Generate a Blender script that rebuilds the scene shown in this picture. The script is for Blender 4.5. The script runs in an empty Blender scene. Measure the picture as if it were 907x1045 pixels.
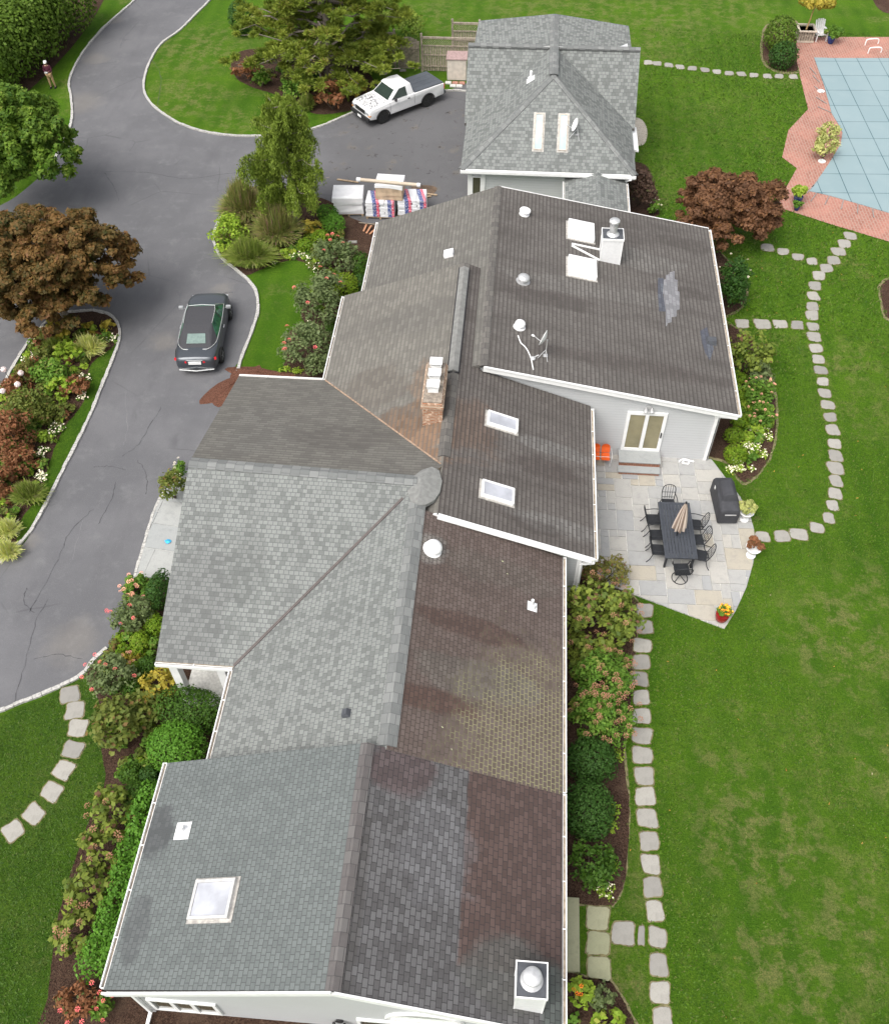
import bpy, bmesh, math, random
import numpy as np
from mathutils import Vector, Matrix
S = bpy.context.scene
COL = S.collection
random.seed(7)
# ------------------------------------------------------------------ camera
F = 966.0; CX, CY = 453.5, 522.5          # focal length and centre in photo pixels (907 x 1045)
def _n(v): return v/np.linalg.norm(v)
def _ray(px, py): return np.array([px-CX, -(py-CY), -F])
_up = -_n(_ray(465, 1310)); _fw = _ray(576, -670); _fw = _n(_fw-_fw.dot(_up)*_up); _rt = np.cross(_fw, _up)
RM = np.array([_rt, _fw, _up]); H = 27.0; CAM = np.array([0, 0, H])
def P(px, py, z=0.0):
    v = RM@_ray(px, py); return Vector(CAM+v*((z-H)/v[2]))
def PXc(px, py, X):
    v = RM@_ray(px, py); return Vector(CAM+v*(X/v[0]))
def PYc(px, py, Y):
    v = RM@_ray(px, py); return Vector(CAM+v*(Y/v[1]))
def scale_at(p):                            # photo pixels per metre at a world point
    c = RM.T@(np.array(p)-CAM); return F/-c[2]
cam = bpy.data.cameras.new('camera'); co = bpy.data.objects.new('camera', cam); COL.objects.link(co)
m4 = Matrix(RM.tolist()).to_4x4(); m4.translation = Vector((0, 0, H)); co.matrix_world = m4
cam.sensor_fit = 'VERTICAL'; cam.sensor_height = 24; cam.lens = 24*F/1045; cam.clip_end = 2000; cam.clip_start = .5
S.camera = co
# ------------------------------------------------------------------ light
SUN_EL, SUN_AZ = 58, 215                    # azimuth clockwise from +Y
W = bpy.data.worlds.new('World'); S.world = W; W.use_nodes = True
nt = W.node_tree; bg = nt.nodes['Background']; sky = nt.nodes.new('ShaderNodeTexSky'); sky.sky_type = 'NISHITA'
sky.sun_disc = False; sky.sun_elevation = math.radians(SUN_EL); sky.sun_rotation = math.radians(SUN_AZ)
sky.air_density = 1.0; sky.dust_density = 6.0; sky.ozone_density = 0.6
hs = nt.nodes.new('ShaderNodeHueSaturation'); hs.inputs['Saturation'].default_value = .28
nt.links.new(sky.outputs[0], hs.inputs['Color']); nt.links.new(hs.outputs[0], bg.inputs[0]); bg.inputs[1].default_value = 0.15
sl = bpy.data.lights.new('sun', 'SUN'); sl.energy = 0.9; sl.angle = math.radians(40); sl.color = (1, .965, .91)
so = bpy.data.objects.new('sun', sl); COL.objects.link(so)
_e, _a = math.radians(SUN_EL), math.radians(SUN_AZ)
so.rotation_euler = Vector((math.sin(_a)*math.cos(_e), math.cos(_a)*math.cos(_e), math.sin(_e))).to_track_quat('Z', 'Y').to_euler()
so.location = (0, 0, 60)
S.view_settings.view_transform = 'Standard'; S.view_settings.look = 'None'; S.view_settings.exposure = 0.66; S.view_settings.gamma = 1
S.view_settings.use_curve_mapping = False

# ------------------------------------------------------------------ material helpers
class NT:
    def __init__(s, name):
        s.m = bpy.data.materials.new(name); s.m.use_nodes = True; s.t = s.m.node_tree
        s.b = s.t.nodes['Principled BSDF']; s.tc = None
    def n(s, typ, **kw):
        x = s.t.nodes.new('ShaderNode'+typ)
        for k, v in kw.items():
            if k in x.inputs.keys(): s.put(x.inputs[k], v)
            else: setattr(x, k, v)
        return x
    def put(s, inp, v):
        if hasattr(v, 'is_output'): s.t.links.new(v, inp)
        elif isinstance(v, (tuple, list)) and len(v) == 3 and inp.type == 'RGBA': inp.default_value = (*v, 1)
        else: inp.default_value = v
    def coord(s, k='Object'):
        if not s.tc: s.tc = s.t.nodes.new('ShaderNodeTexCoord')
        return s.tc.outputs[k]
    def noise(s, vec, scale, detail=3, rough=.55, lo=None, hi=None):
        x = s.n('TexNoise', Vector=vec, Scale=scale, Detail=detail, Roughness=rough)
        o = x.outputs['Fac']
        return o if lo is None else s.rng(o, lo, hi)
    def rng(s, v, lo, hi, a=0.0, b=1.0, smooth=True):
        x = s.n('MapRange'); x.interpolation_type = 'SMOOTHSTEP' if smooth else 'LINEAR'
        for i, q in enumerate((v, lo, hi, a, b)): s.put(x.inputs[i], q)
        return x.outputs[0]
    def math(s, op, a, b=0.0):
        x = s.n('Math', operation=op); s.put(x.inputs[0], a); s.put(x.inputs[1], b); return x.outputs[0]
    def mix(s, f, a, b, mode='MIX'):
        x = s.n('Mix', data_type='RGBA', blend_type=mode); s.put(x.inputs[0], f); s.put(x.inputs[6], a); s.put(x.inputs[7], b); return x.outputs[2]
    def vmul(s, vec, k):
        x = s.n('Mapping', Vector=vec); x.inputs['Scale'].default_value = k; return x.outputs[0]
    def xyz(s, vec):
        x = s.n('SeparateXYZ'); s.t.links.new(vec, x.inputs[0]); return x.outputs
    def bump(s, h, strength=.3, dist=.02):
        x = s.n('Bump', Height=h, Strength=strength, Distance=dist); s.t.links.new(x.outputs[0], s.b.inputs['Normal'])
    def out(s, col, rough=.8, metal=0.0, spec=.5, trans=0.0):
        s.put(s.b.inputs['Base Color'], col); s.put(s.b.inputs['Roughness'], rough); s.b.inputs['Metallic'].default_value = metal
        s.b.inputs['Specular IOR Level'].default_value = spec
        return s.m
_mc = {}
def flat(name, col, rough=.7, metal=0, spec=.4, var=.12, scale=9, bump=.1):
    if name in _mc: return _mc[name]
    t = NT(name); v = t.coord()
    n = t.noise(v, scale, 4)
    c = t.mix(t.rng(n, .3, .7), tuple(x*(1-var) for x in col), tuple(min(1, x*(1+var)) for x in col))
    if bump: t.bump(t.noise(v, scale*6, 2), bump, .01)
    _mc[name] = t.out(c, rough, metal, spec); return _mc[name]

# ------------------------------------------------------------------ mesh helpers
class MB:
    def __init__(s, off=(0, 0, 0)): s.v = []; s.f = []; s.uv = []; s.mi = []; s.off = Vector(off); s.cur = 0
    def face(s, pts, uv=None):
        i = len(s.v); s.v += [Vector(p) for p in pts]; s.f.append(tuple(range(i, i+len(pts)))); s.mi.append(s.cur); s.uv.append(uv)
    def add(s, vs, fs):
        i = len(s.v); s.v += [Vector(p) for p in vs]
        for f in fs: s.f.append(tuple(i+k for k in f)); s.mi.append(s.cur); s.uv.append(None)
    def box(s, a, b):
        x0, y0, z0 = a; x1, y1, z1 = b
        s.add([(x0,y0,z0),(x1,y0,z0),(x1,y1,z0),(x0,y1,z0),(x0,y0,z1),(x1,y0,z1),(x1,y1,z1),(x0,y1,z1)],
              [(0,3,2,1),(4,5,6,7),(0,1,5,4),(1,2,6,5),(2,3,7,6),(3,0,4,7)]); return s
    def obox(s, c, sz, rz=0, rx=0, ry=0):
        m = Matrix.Rotation(rz, 3, 'Z')@Matrix.Rotation(rx, 3, 'X')@Matrix.Rotation(ry, 3, 'Y'); c = Vector(c); h = [q/2 for q in sz]
        vs = [c+m@Vector((sx*h[0], sy*h[1], sz_*h[2])) for sz_ in (-1, 1) for sx, sy in ((-1,-1),(1,-1),(1,1),(-1,1))]
        s.add(vs, [(0,3,2,1),(4,5,6,7),(0,1,5,4),(1,2,6,5),(2,3,7,6),(3,0,4,7)]); return s
    def bar(s, p, q, w, h=None):                     # square bar from p to q
        h = h or w; p, q = Vector(p), Vector(q); d = (q-p).normalized()
        u = Vector((0, 0, 1)) if abs(d.z) < .95 else Vector((0, 1, 0)); r = d.cross(u).normalized(); u = r.cross(d)
        vs = [e+r*a*w/2+u*b*h/2 for e in (p, q) for a, b in ((-1,-1),(1,-1),(1,1),(-1,1))]
        s.add(vs, [(0,1,2,3),(7,6,5,4),(0,4,5,1),(1,5,6,2),(2,6,7,3),(3,7,4,0)]); return s
    def tube(s, path, r, n=8, caps=True):
        path = [Vector(p) for p in path]; rs = r if isinstance(r, (list, tuple)) else [r]*len(path)
        base = len(s.v); prev = None
        for k, p in enumerate(path):
            d = (path[min(k+1, len(path)-1)]-path[max(k-1, 0)]).normalized()
            u = Vector((0, 0, 1)) if abs(d.z) < .9 else Vector((1, 0, 0))
            if prev is not None: u = prev
            a = d.cross(u)
            if a.length < 1e-4: a = d.cross(Vector((0, 1, 0)))
            a.normalize(); b = a.cross(d).normalized(); prev = b
            for i in range(n):
                t = 2*math.pi*i/n; s.v.append(p+(a*math.cos(t)+b*math.sin(t))*rs[k])
        for k in range(len(path)-1):
            for i in range(n):
                j = (i+1) % n; s.f.append((base+k*n+i, base+k*n+j, base+(k+1)*n+j, base+(k+1)*n+i)); s.mi.append(s.cur); s.uv.append(None)
        if caps:
            for q in (0, len(path)-1):
                s.f.append(tuple(base+q*n+i for i in range(n))); s.mi.append(s.cur); s.uv.append(None)
        return s
    def lathe(s, prof, c=(0, 0, 0), n=20, m=None):
        c = Vector(c); base = len(s.v); m = m or Matrix.Identity(3)
        for r, z in prof:
            for i in range(n):
                t = 2*math.pi*i/n; s.v.append(c+m@Vector((r*math.cos(t), r*math.sin(t), z)))
        for k in range(len(prof)-1):
            for i in range(n):
                j = (i+1) % n; s.f.append((base+k*n+i, base+k*n+j, base+(k+1)*n+j, base+(k+1)*n+i)); s.mi.append(s.cur); s.uv.append(None)
        for q in (0, len(prof)-1):
            if prof[q][0] > 1e-4: s.f.append(tuple(base+q*n+i for i in range(n))); s.mi.append(s.cur); s.uv.append(None)
        return s
    def prism(s, pts, z0, z1):
        n = len(pts); vs = [(p[0], p[1], z0) for p in pts]+[(p[0], p[1], z1) for p in pts]
        s.add(vs, [tuple(range(n, 2*n)), tuple(reversed(range(n)))]+[(i, (i+1) % n, n+(i+1) % n, n+i) for i in range(n)]); return s
    def slab(s, pts, th):                            # a sloping panel: polygon swept down by th
        n = len(pts); a = [Vector(p) for p in pts]; b = [p-Vector((0, 0, th)) for p in a]
        s.add(a+b, [tuple(range(n)), tuple(reversed(range(n, 2*n)))]+[(i, n+i, n+(i+1) % n, (i+1) % n) for i in range(n)]); return s
    def build(s, name, mat, parent=None, smooth=False, bevel=0, sub=0, col=None):
        me = bpy.data.meshes.new(name); me.from_pydata([tuple(v-s.off) for v in s.v], [], s.f)
        mats = mat if isinstance(mat, (list, tuple)) else [mat]
        for q in mats: me.materials.append(q)
        me.polygons.foreach_set('material_index', s.mi)
        if any(u for u in s.uv):
            ul = me.uv_layers.new(name='UVMap')
            for p, u in zip(me.polygons, s.uv):
                if u:
                    for li, q in zip(p.loop_indices, u): ul.data[li].uv = q
        bm = bmesh.new(); bm.from_mesh(me); bmesh.ops.recalc_face_normals(bm, faces=bm.faces)
        if sub or bevel: bmesh.ops.remove_doubles(bm, verts=bm.verts, dist=1e-5)
        if bevel:
            eg = [e for e in bm.edges if len(e.link_faces) == 2 and e.calc_face_angle(0) > .5]
            bmesh.ops.bevel(bm, geom=eg, offset=bevel, segments=2, profile=.5, affect='EDGES', clamp_overlap=True)
        bm.to_mesh(me); bm.free()
        o = bpy.data.objects.new(name, me); COL.objects.link(o)
        if parent: o.parent = parent
        if smooth:
            me.polygons.foreach_set('use_smooth', [True]*len(me.polygons))
            try: me.set_sharp_from_angle(angle=math.radians(40))
            except Exception: pass
        if sub:
            md = o.modifiers.new('sub', 'SUBSURF'); md.levels = md.render_levels = sub
        return o
def tag(o, label, cat, group=None):
    o['label'] = label; o['category'] = cat
    if group: o['group'] = group
    return o
def struct(o, kind='structure'): o['kind'] = kind; return o
def thing(name, label, cat, loc=(0, 0, 0), rz=0, group=None):
    o = bpy.data.objects.new(name, None); o.empty_display_size = .3; COL.objects.link(o); o.location = loc; o.rotation_euler = (0, 0, rz)
    return tag(o, label, cat, group)
def dup(root, loc, rz, label, group=None, sc=None):
    r = root.copy(); COL.objects.link(r); r.location = loc; r.rotation_euler = (0, 0, rz); r['label'] = label
    if group: r['group'] = group
    if sc: r.scale = sc
    for ch in list(root.children):
        c = ch.copy(); COL.objects.link(c); c.parent = r
        for g in ch.children: d = g.copy(); COL.objects.link(d); d.parent = c
    return r
def smooth_path(pts, k=6, closed=False):
    pts = [Vector(p) for p in pts]; n = len(pts); out = []
    for i in range(n if closed else n-1):
        g = lambda j: pts[j % n] if closed else pts[max(0, min(n-1, j))]
        a, b, c, d = g(i-1), g(i), g(i+1), g(i+2)
        for q in range(k):
            t = q/k; out.append(.5*((2*b)+(c-a)*t+(2*a-5*b+4*c-d)*t*t+(3*b-a-3*c+d)*t**3))
    if not closed: out.append(pts[-1])
    return out
def sheet(name, px, z, mat, k=5, smooth=True, jit=0.0, raise_side=0):
    pts = [P(x, y, 0) for x, y in px]
    if smooth: pts = smooth_path(pts, k, True)
    if jit: pts = [p+Vector((random.uniform(-jit, jit), random.uniform(-jit, jit), 0)) for p in pts]
    bm = bmesh.new(); vs = [bm.verts.new((p.x, p.y, z)) for p in pts]; f = bm.faces.new(vs)
    bm.normal_update()
    if f.normal.z < 0: f.normal_flip()
    bmesh.ops.triangulate(bm, faces=[f])
    me = bpy.data.meshes.new(name); bm.to_mesh(me); bm.free(); me.materials.append(mat)
    o = bpy.data.objects.new(name, me); COL.objects.link(o); return struct(o)

# ------------------------------------------------------------------ ground materials
def lawn_mat(name, tone=1.0, dry=.5, wear=()):
    t = NT(name); v = t.coord()
    big = t.noise(v, .16, 4, .6, .35, .65); mid = t.noise(v, .9, 5, .65, .35, .65); fine = t.noise(v, 11, 5, .75, .35, .68)
    k = tone
    c = t.mix(big, (.070*k, .175*k, .007), (.130*k, .262*k, .012)); c = t.mix(t.math('MULTIPLY', mid, .55), c, (.062*k, .145*k, .011))
    w = t.n('TexWave', Vector=t.vmul(v, (1, .10, 1)), Scale=.30, Distortion=2.2, Detail=2); w.bands_direction = 'X'
    c = t.mix(t.math('MULTIPLY', w.outputs['Fac'], .30), c, (.165*k, .285*k, .022))
    cl = t.noise(v, 2.3, 4, .7, .56, .66); c = t.mix(t.math('MULTIPLY', cl, .45), c, (.19*k, .30*k, .025))      # clover and weeds
    d = t.math('MULTIPLY', t.noise(v, .33, 5, .68, .52, .68), t.noise(v, 5, 4, .75, .40, .62))
    for px, py, rr, am in wear:
        p = P(px, py); vd = t.n('VectorMath', operation='DISTANCE'); t.t.links.new(v, vd.inputs[0]); vd.inputs[1].default_value = (p.x, p.y, 0)
        m_ = t.math('MULTIPLY', t.rng(vd.outputs['Value'], rr, rr*.25, 0, am), t.noise(v, 1.5, 6, .75, .46, .60)); d = t.math('MAXIMUM', d, m_)
    c = t.mix(t.math('MULTIPLY', d, dry), c, (.36, .30, .135))
    c = t.mix(t.math('MULTIPLY', t.noise(t.vmul(v, (1.3, .8, 1)), 1.3, 5, .72, .56, .72), dry*.6), c, (.22, .21, .07))
    c = t.mix(t.math('MULTIPLY', fine, .55), c, (.035*k, .088*k, .008))
    c = t.mix(t.math('MULTIPLY', t.noise(v, 26, 3, .8, .42, .62), .45), c, (.030*k, .082*k, .008)); c = t.mix(t.math('MULTIPLY', t.noise(t.vmul(v, (1, 1, 1)), 4.5, 5, .8, .5, .68), .3), c, (.048*k, .125*k, .009))
    sp = t.noise(v, 30, 3, .7, .54, .72); c = t.mix(t.math('MULTIPLY', sp, .4), c, (.18, .29, .03))
    t.bump(t.noise(v, 22, 5, .85), 1, .09)
    return t.out(c, .95, spec=.1)
WEAR = [(775,855,3.2,1),(740,790,2.0,.8),(800,975,2.6,1),(860,650,3.5,1),(890,610,2.5,.8),(885,960,2.5,1),(850,900,2,.8),(830,1030,2,1),(905,780,2,.9),(860,370,2.5,.8),(880,420,2.5,.6),(850,110,3,.5),(680,20,6,.8),(750,10,5,.7),(670,50,3,.8),(205,50,5,.9),(190,100,3.5,.9),(240,125,2.5,.8),(600,8,5,.8),(700,170,4,.4),(440,18,4,.7),(630,1000,1.3,1),(650,900,1.2,.9),(720,120,5,.35),(535,3,5,.7),(690,520,2,.3),(62,985,1.6,.8)]
M_lawn = lawn_mat('lawn', .95, .6, WEAR)
M_lawn_front = lawn_mat('lawn_front', .66, .18, [(60,960,1.5,1)])
M_lawn_isl = lawn_mat('lawn_island', .8, .25)
def asphalt():
    t = NT('asphalt'); v = t.coord(); x = t.xyz(v)
    c = t.mix(t.noise(v, .25, 4, .6, .35, .7), (.116, .116, .123), (.152, .151, .158))
    c = t.mix(t.noise(v, 1.2, 5, .7, .5, .75), c, (.162, .162, .167))
    c = t.mix(t.math('MULTIPLY', t.noise(t.vmul(v, (1, .25, 1)), .9, 4, .6, .5, .8), .5), c, (.092, .091, .098))
    c = t.mix(t.math('MULTIPLY', t.noise(v, 50, 3, .7, .45, .7), .45), c, (.065, .065, .07)); c = t.mix(t.math('MULTIPLY', t.noise(v, 34, 2, .6, .62, .72), .5), c, (.24, .24, .24))
    # worn brownish court next to the garage
    court = t.math('MULTIPLY', t.rng(x[0], -12, -8, 0, 1), t.rng(x[1], 37, 41, 0, 1))
    c = t.mix(t.math('MULTIPLY', court, .6), c, (.10, .098, .10))
    c = t.mix(t.math('MULTIPLY', court, t.math('MULTIPLY', t.noise(v, .8, 5, .65, .56, .74), .6)), c, (.20, .17, .135))
    c = t.mix(t.math('MULTIPLY', court, t.noise(v, 1.6, 5, .7, .58, .7)), c, (.035, .033, .033))
    # sand washed against the kerbs
    for (px, py, r) in ((75, 655, 1.1), (25, 555, .8), (82, 105, 1.4), (98, 60, 1.0), (168, 348, .9), (228, 295, .8), (115, 20, .9)):
        p = P(px, py); vd = t.n('VectorMath', operation='DISTANCE'); t.t.links.new(v, vd.inputs[0]); vd.inputs[1].default_value = (p.x, p.y, 0)
        dd = t.math('ADD', vd.outputs['Value'], t.math('MULTIPLY', t.noise(v, 1.5, 4, .7), 1.2))
        c = t.mix(t.math('MULTIPLY', t.rng(dd, r*1.7, r*.5+.3, 0, 1), .22), c, (.28, .25, .205))
    vo = t.n('TexVoronoi', Vector=t.mix(.12, v, t.n('TexNoise', Vector=v, Scale=1.2, Detail=4).outputs['Color']), Scale=.28, feature='DISTANCE_TO_EDGE')
    cr = t.math('MULTIPLY', t.rng(vo.outputs['Distance'], .010, .002, 0, 1), t.noise(v, .35, 3, .5, .5, .62))
    c = t.mix(t.math('MULTIPLY', cr, .35), c, (.055, .055, .06))
    t.bump(t.noise(v, 90, 2, .7), .35, .01)
    return t.out(c, .82, spec=.35)
M_asph = asphalt()
def mulch_mat():
    t = NT('mulch'); v = t.coord()
    c = t.mix(t.noise(v, 22, 4, .8, .35, .65), (.028, .014, .010), (.115, .068, .046))
    c = t.mix(t.noise(v, 45, 2, .6, .62, .74), c, (.27, .20, .15)); c = t.mix(t.math('MULTIPLY', t.noise(v, .9, 3, .6, .5, .7), .4), c, (.15, .10, .07))
    t.bump(t.noise(v, 30, 4, .8), 1, .07); return t.out(c, .95, spec=.15)
M_mulch = mulch_mat()
def stone_mat(name, c1, c2, c3=None):
    t = NT(name); v = t.coord('Object'); at = t.n('Attribute', attribute_name='tint'); a = at.outputs['Fac']
    c = t.mix(a, c1, c2)
    if c3: c = t.mix(t.rng(a, .86, .9), c, c3)
    c = t.mix(t.math('MULTIPLY', t.noise(v, 4, 5, .7, .45, .75), .35), c, tuple(q*.62 for q in c1))
    c = t.mix(t.math('MULTIPLY', t.noise(v, 30, 3, .7, .45, .7), .25), c, tuple(q*.6 for q in c2))
    t.bump(t.noise(v, 18, 4, .7), .35, .02); return t.out(c, .85, spec=.3)
M_flag = stone_mat('flagstone', (.33, .335, .335), (.44, .42, .38), (.40, .365, .30))
M_blue = stone_mat('bluestone', (.31, .325, .325), (.38, .385, .37))
M_step = stone_mat('stepping_stone_rock', (.25, .24, .22), (.36, .345, .31))
M_mossy = stone_mat('mossy_slab', (.27, .28, .17), (.36, .35, .24))
M_joint = flat('mortar_joint', (.58, .57, .54), .9, var=.15, scale=12)
M_kerb = flat('kerb_stone', (.43, .42, .395), .9, var=.25, scale=14, bump=.3)
def setattr_tint(o, vals):
    a = o.data.attributes.new('tint', 'FLOAT', 'FACE'); a.data.foreach_set('value', vals)

# ------------------------------------------------------------------ ground sheets
g = MB(); g.face([(-400, -200, 0), (400, -200, 0), (400, 700, 0), (-400, 700, 0)]); struct(g.build('lawn', M_lawn))
DL = [(175,-40),(138,0),(125,12),(105,30),(88,50),(76,70),(71,85),(73,100),(74,120),(69,138),(55,165),(30,190),(0,210),(-60,230)]
DB = [(-40,735),(0,726),(20,718),(50,706),(83,690),(95,675),(110,662),(122,643),(130,612),(138,590)]
DR = [(243,380),(247,365),(255,345),(263,320),(262,300),(255,288),(240,275),(225,262),(218,245),(220,235),(228,218)]
DT = [(480,94),(455,93),(400,99),(365,113),(345,122),(325,130),(300,137),(275,139),(240,139),(210,135),(185,127),(165,115),(152,103),(147,90),(149,75),(155,60),(165,45),(185,30),(205,10),(215,0),(250,-40)]
sheet('driveway', DL+[(-150,235),(-150,745)]+DB+[(155,530),(162,512),(180,505),(250,490),(300,400)]+DR+[(240,200),(262,190),(300,195),(335,205),(350,218),(372,228),(395,235),(480,240)]+DT, .004, M_asph, 4)
sheet('front_lawn', [(-150,752),(-40,740),(0,730),(20,722),(50,710),(83,694),(120,720),(130,800),(110,860),(80,1080),(-150,1100)], .007, M_lawn_front, 4)
M_edge = flat('bare_soil_edge', (.17, .15, .075), .95, var=.3, scale=10)
BEDS = {
 'court_bed': [(220,235),(218,245),(225,262),(240,275),(252,281),(269,274),(286,268),(300,266),(315,270),(324,282),(313,303),(307,321),(310,331),(296,338),(291,349),(293,364),(289,378),(300,400),(345,400),(365,310),(385,235),(372,228),(350,218),(335,205),(300,195),(262,190),(240,200),(228,218)],
 'front_bed': [(140,590),(132,612),(124,643),(112,662),(99,676),(88,690),(96,706),(102,720),(104,764),(108,790),(104,812),(93,833),(72,894),(59,939),(54,978),(50,1018),(45,1090),(250,1130),(600,1130),(600,1000),(400,900),(300,760),(260,690),(200,600)],
 'side_bed': [(560,596),(600,590),(647,610),(650,640),(645,700),(637,760),(638,790),(641,812),(641,859),(637,898),(630,917),(618,925),(577,921),(540,921)],
 'corner_bed': [(540,1000),(577,996),(605,999),(621,1001),(632,1015),(640,1030),(650,1070),(560,1090)],
 'east_bed': [(700,455),(725,466),(742,472),(757,492),(771,485),(784,468),(790,446),(792,424),(790,405),(786,385),(779,365),(765,345),(750,335),(735,335),(700,400)],
 'north_bed': [(725,255),(742,266),(752,275),(760,290),(761,300),(757,312),(745,320),(728,322)],
 'shade_bed': [(630,170),(658,168),(668,190),(673,216),(660,228),(630,220)],
 'hedge_bed': [(-100,150),(-10,116),(30,92),(65,58),(95,20),(118,-20),(150,-60),(60,-60),(-60,20)],
 'pine_bed': [(237,60),(240,78),(257,89),(277,95),(306,106),(320,116),(340,116),(363,111),(372,100),(380,80),(345,55),(260,50)],
 'pool_bed': [(782,28),(778,58),(790,71),(812,73),(815,60),(812,24)],
 'lawn_bed': [(898,292),(900,310),(906,325),(940,330),(940,288),(912,284)],
 'corner_north_bed': [(893,-4),(895,8),(907,14),(930,14),(930,-10)],
}
for k, px in BEDS.items():
    c = sum((Vector((x, y)) for x, y in px), Vector((0, 0)))/len(px)
    if k in ('side_bed', 'east_bed', 'north_bed', 'pool_bed', 'lawn_bed', 'corner_bed'):
        sheet('soil_edge', [tuple(c+(Vector(q)-c)*(1+2.4/max(14, (Vector(q)-c).length))) for q in px], .008, M_edge, 5, jit=.03)
    sheet(k, px, .017 if k == 'corner_bed' else .012, M_mulch, 5, jit=.02)
ISL_R = [(95,317),(113,322),(122,335),(121,352),(105,393),(90,430),(70,470),(50,510),(30,545),(0,575),(-40,598)]
ISL_L = [(-60,470),(0,398),(12,378),(33,345),(50,328),(70,319)]
sheet('island_bed', ISL_R+ISL_L, .012, M_mulch, 5)
sheet('grass_strip', [(120,350),(114,356),(98,367),(91,377),(88,394),(87,408),(78,422),(68,434),(58,454),(50,476),(44,498),(38,511),(24,527),(18,545),(18,560),(31,546),(51,510),(71,470),(91,430),(106,393)], .02, M_lawn_isl, 4, jit=.02)
sheet('grass_strip', [(34,348),(30,356),(28,364),(18,377),(10,386),(12,378)], .02, M_lawn_isl, 3)

def kerb(px, name='kerb', w=.125, h=.08, closed=False):
    pts = smooth_path([P(x, y) for x, y in px], 10, closed); mb = MB(); tints = []
    L = 0; acc = [0]
    for a, b in zip(pts, pts[1:]): L += (b-a).length; acc.append(L)
    def at(s):
        for i in range(len(acc)-1):
            if acc[i+1] >= s: t = (s-acc[i])/max(1e-6, acc[i+1]-acc[i]); return pts[i].lerp(pts[i+1], t)
        return pts[-1]
    s = 0
    while s < L-.05:
        l = random.uniform(.24, .34); p, q = at(s+.006), at(min(L, s+l-.006)); s += l
        if (q-p).length < .02: continue
        hh = h+random.uniform(-.012, .012); d = (q-p).normalized(); r = Vector((d.y, -d.x, 0))*(w/2+random.uniform(-.01, .01))
        j = Vector((random.uniform(-.008, .008), random.uniform(-.008, .008), 0))
        a = [p-r+j, q-r+j, q+r+j, p+r+j]; mb.prism([(v.x, v.y) for v in a], 0, hh)
    return struct(mb.build(name, M_kerb))
kerb(DL[:11]); kerb(DT[:]); kerb(DR); kerb(DB[:7]); kerb(ISL_R); kerb(ISL_L); kerb([(137,592),(146,560),(155,530),(161,514),(170,500)], w=.1, h=.05)
kerb([(95,317),(70,319)])
# cracks and seams traced on the drive
def cracks(lines, w, mat, z=.008):
    mb = MB()
    for ln in lines:
        pts = smooth_path([P(x, y, z) for x, y in ln], 7)
        pts = [p+Vector((random.uniform(-.04, .04), random.uniform(-.04, .04), 0)) for p in pts]
        for a, b in zip(pts, pts[1:]):
            d = (b-a).normalized(); r = Vector((d.y, -d.x, 0))*w*random.uniform(.25, 1)
            mb.face([a-r, b-r*.8, b+r*.8, a+r])
    return struct(mb.build('pavement_cracks', mat))
M_crack = flat('crack_filler', (.06, .06, .065), .8, var=.3)
cracks([[(103,175),(150,176),(190,182),(240,176)],[(107,176),(116,190),(122,205)],[(50,610),(35,640),(25,680),(14,722)],[(35,672),(60,668),(85,672)],
  [(165,415),(150,440),(140,455),(125,465)],[(97,476),(112,476),(128,479)],[(140,470),(150,485),(148,505)],[(118,492),(112,515),(100,535)],
  [(208,305),(225,300),(238,298)],[(35,625),(25,615),(28,600)],[(155,60),(165,80),(160,110)],[(95,520),(70,545),(60,570),(30,625)]], .018, M_crack)
cracks([[(128,400),(130,440),(126,455)],[(85,530),(72,575)]], .008, flat('pale_seam', (.20, .20, .205), .9))

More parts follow.
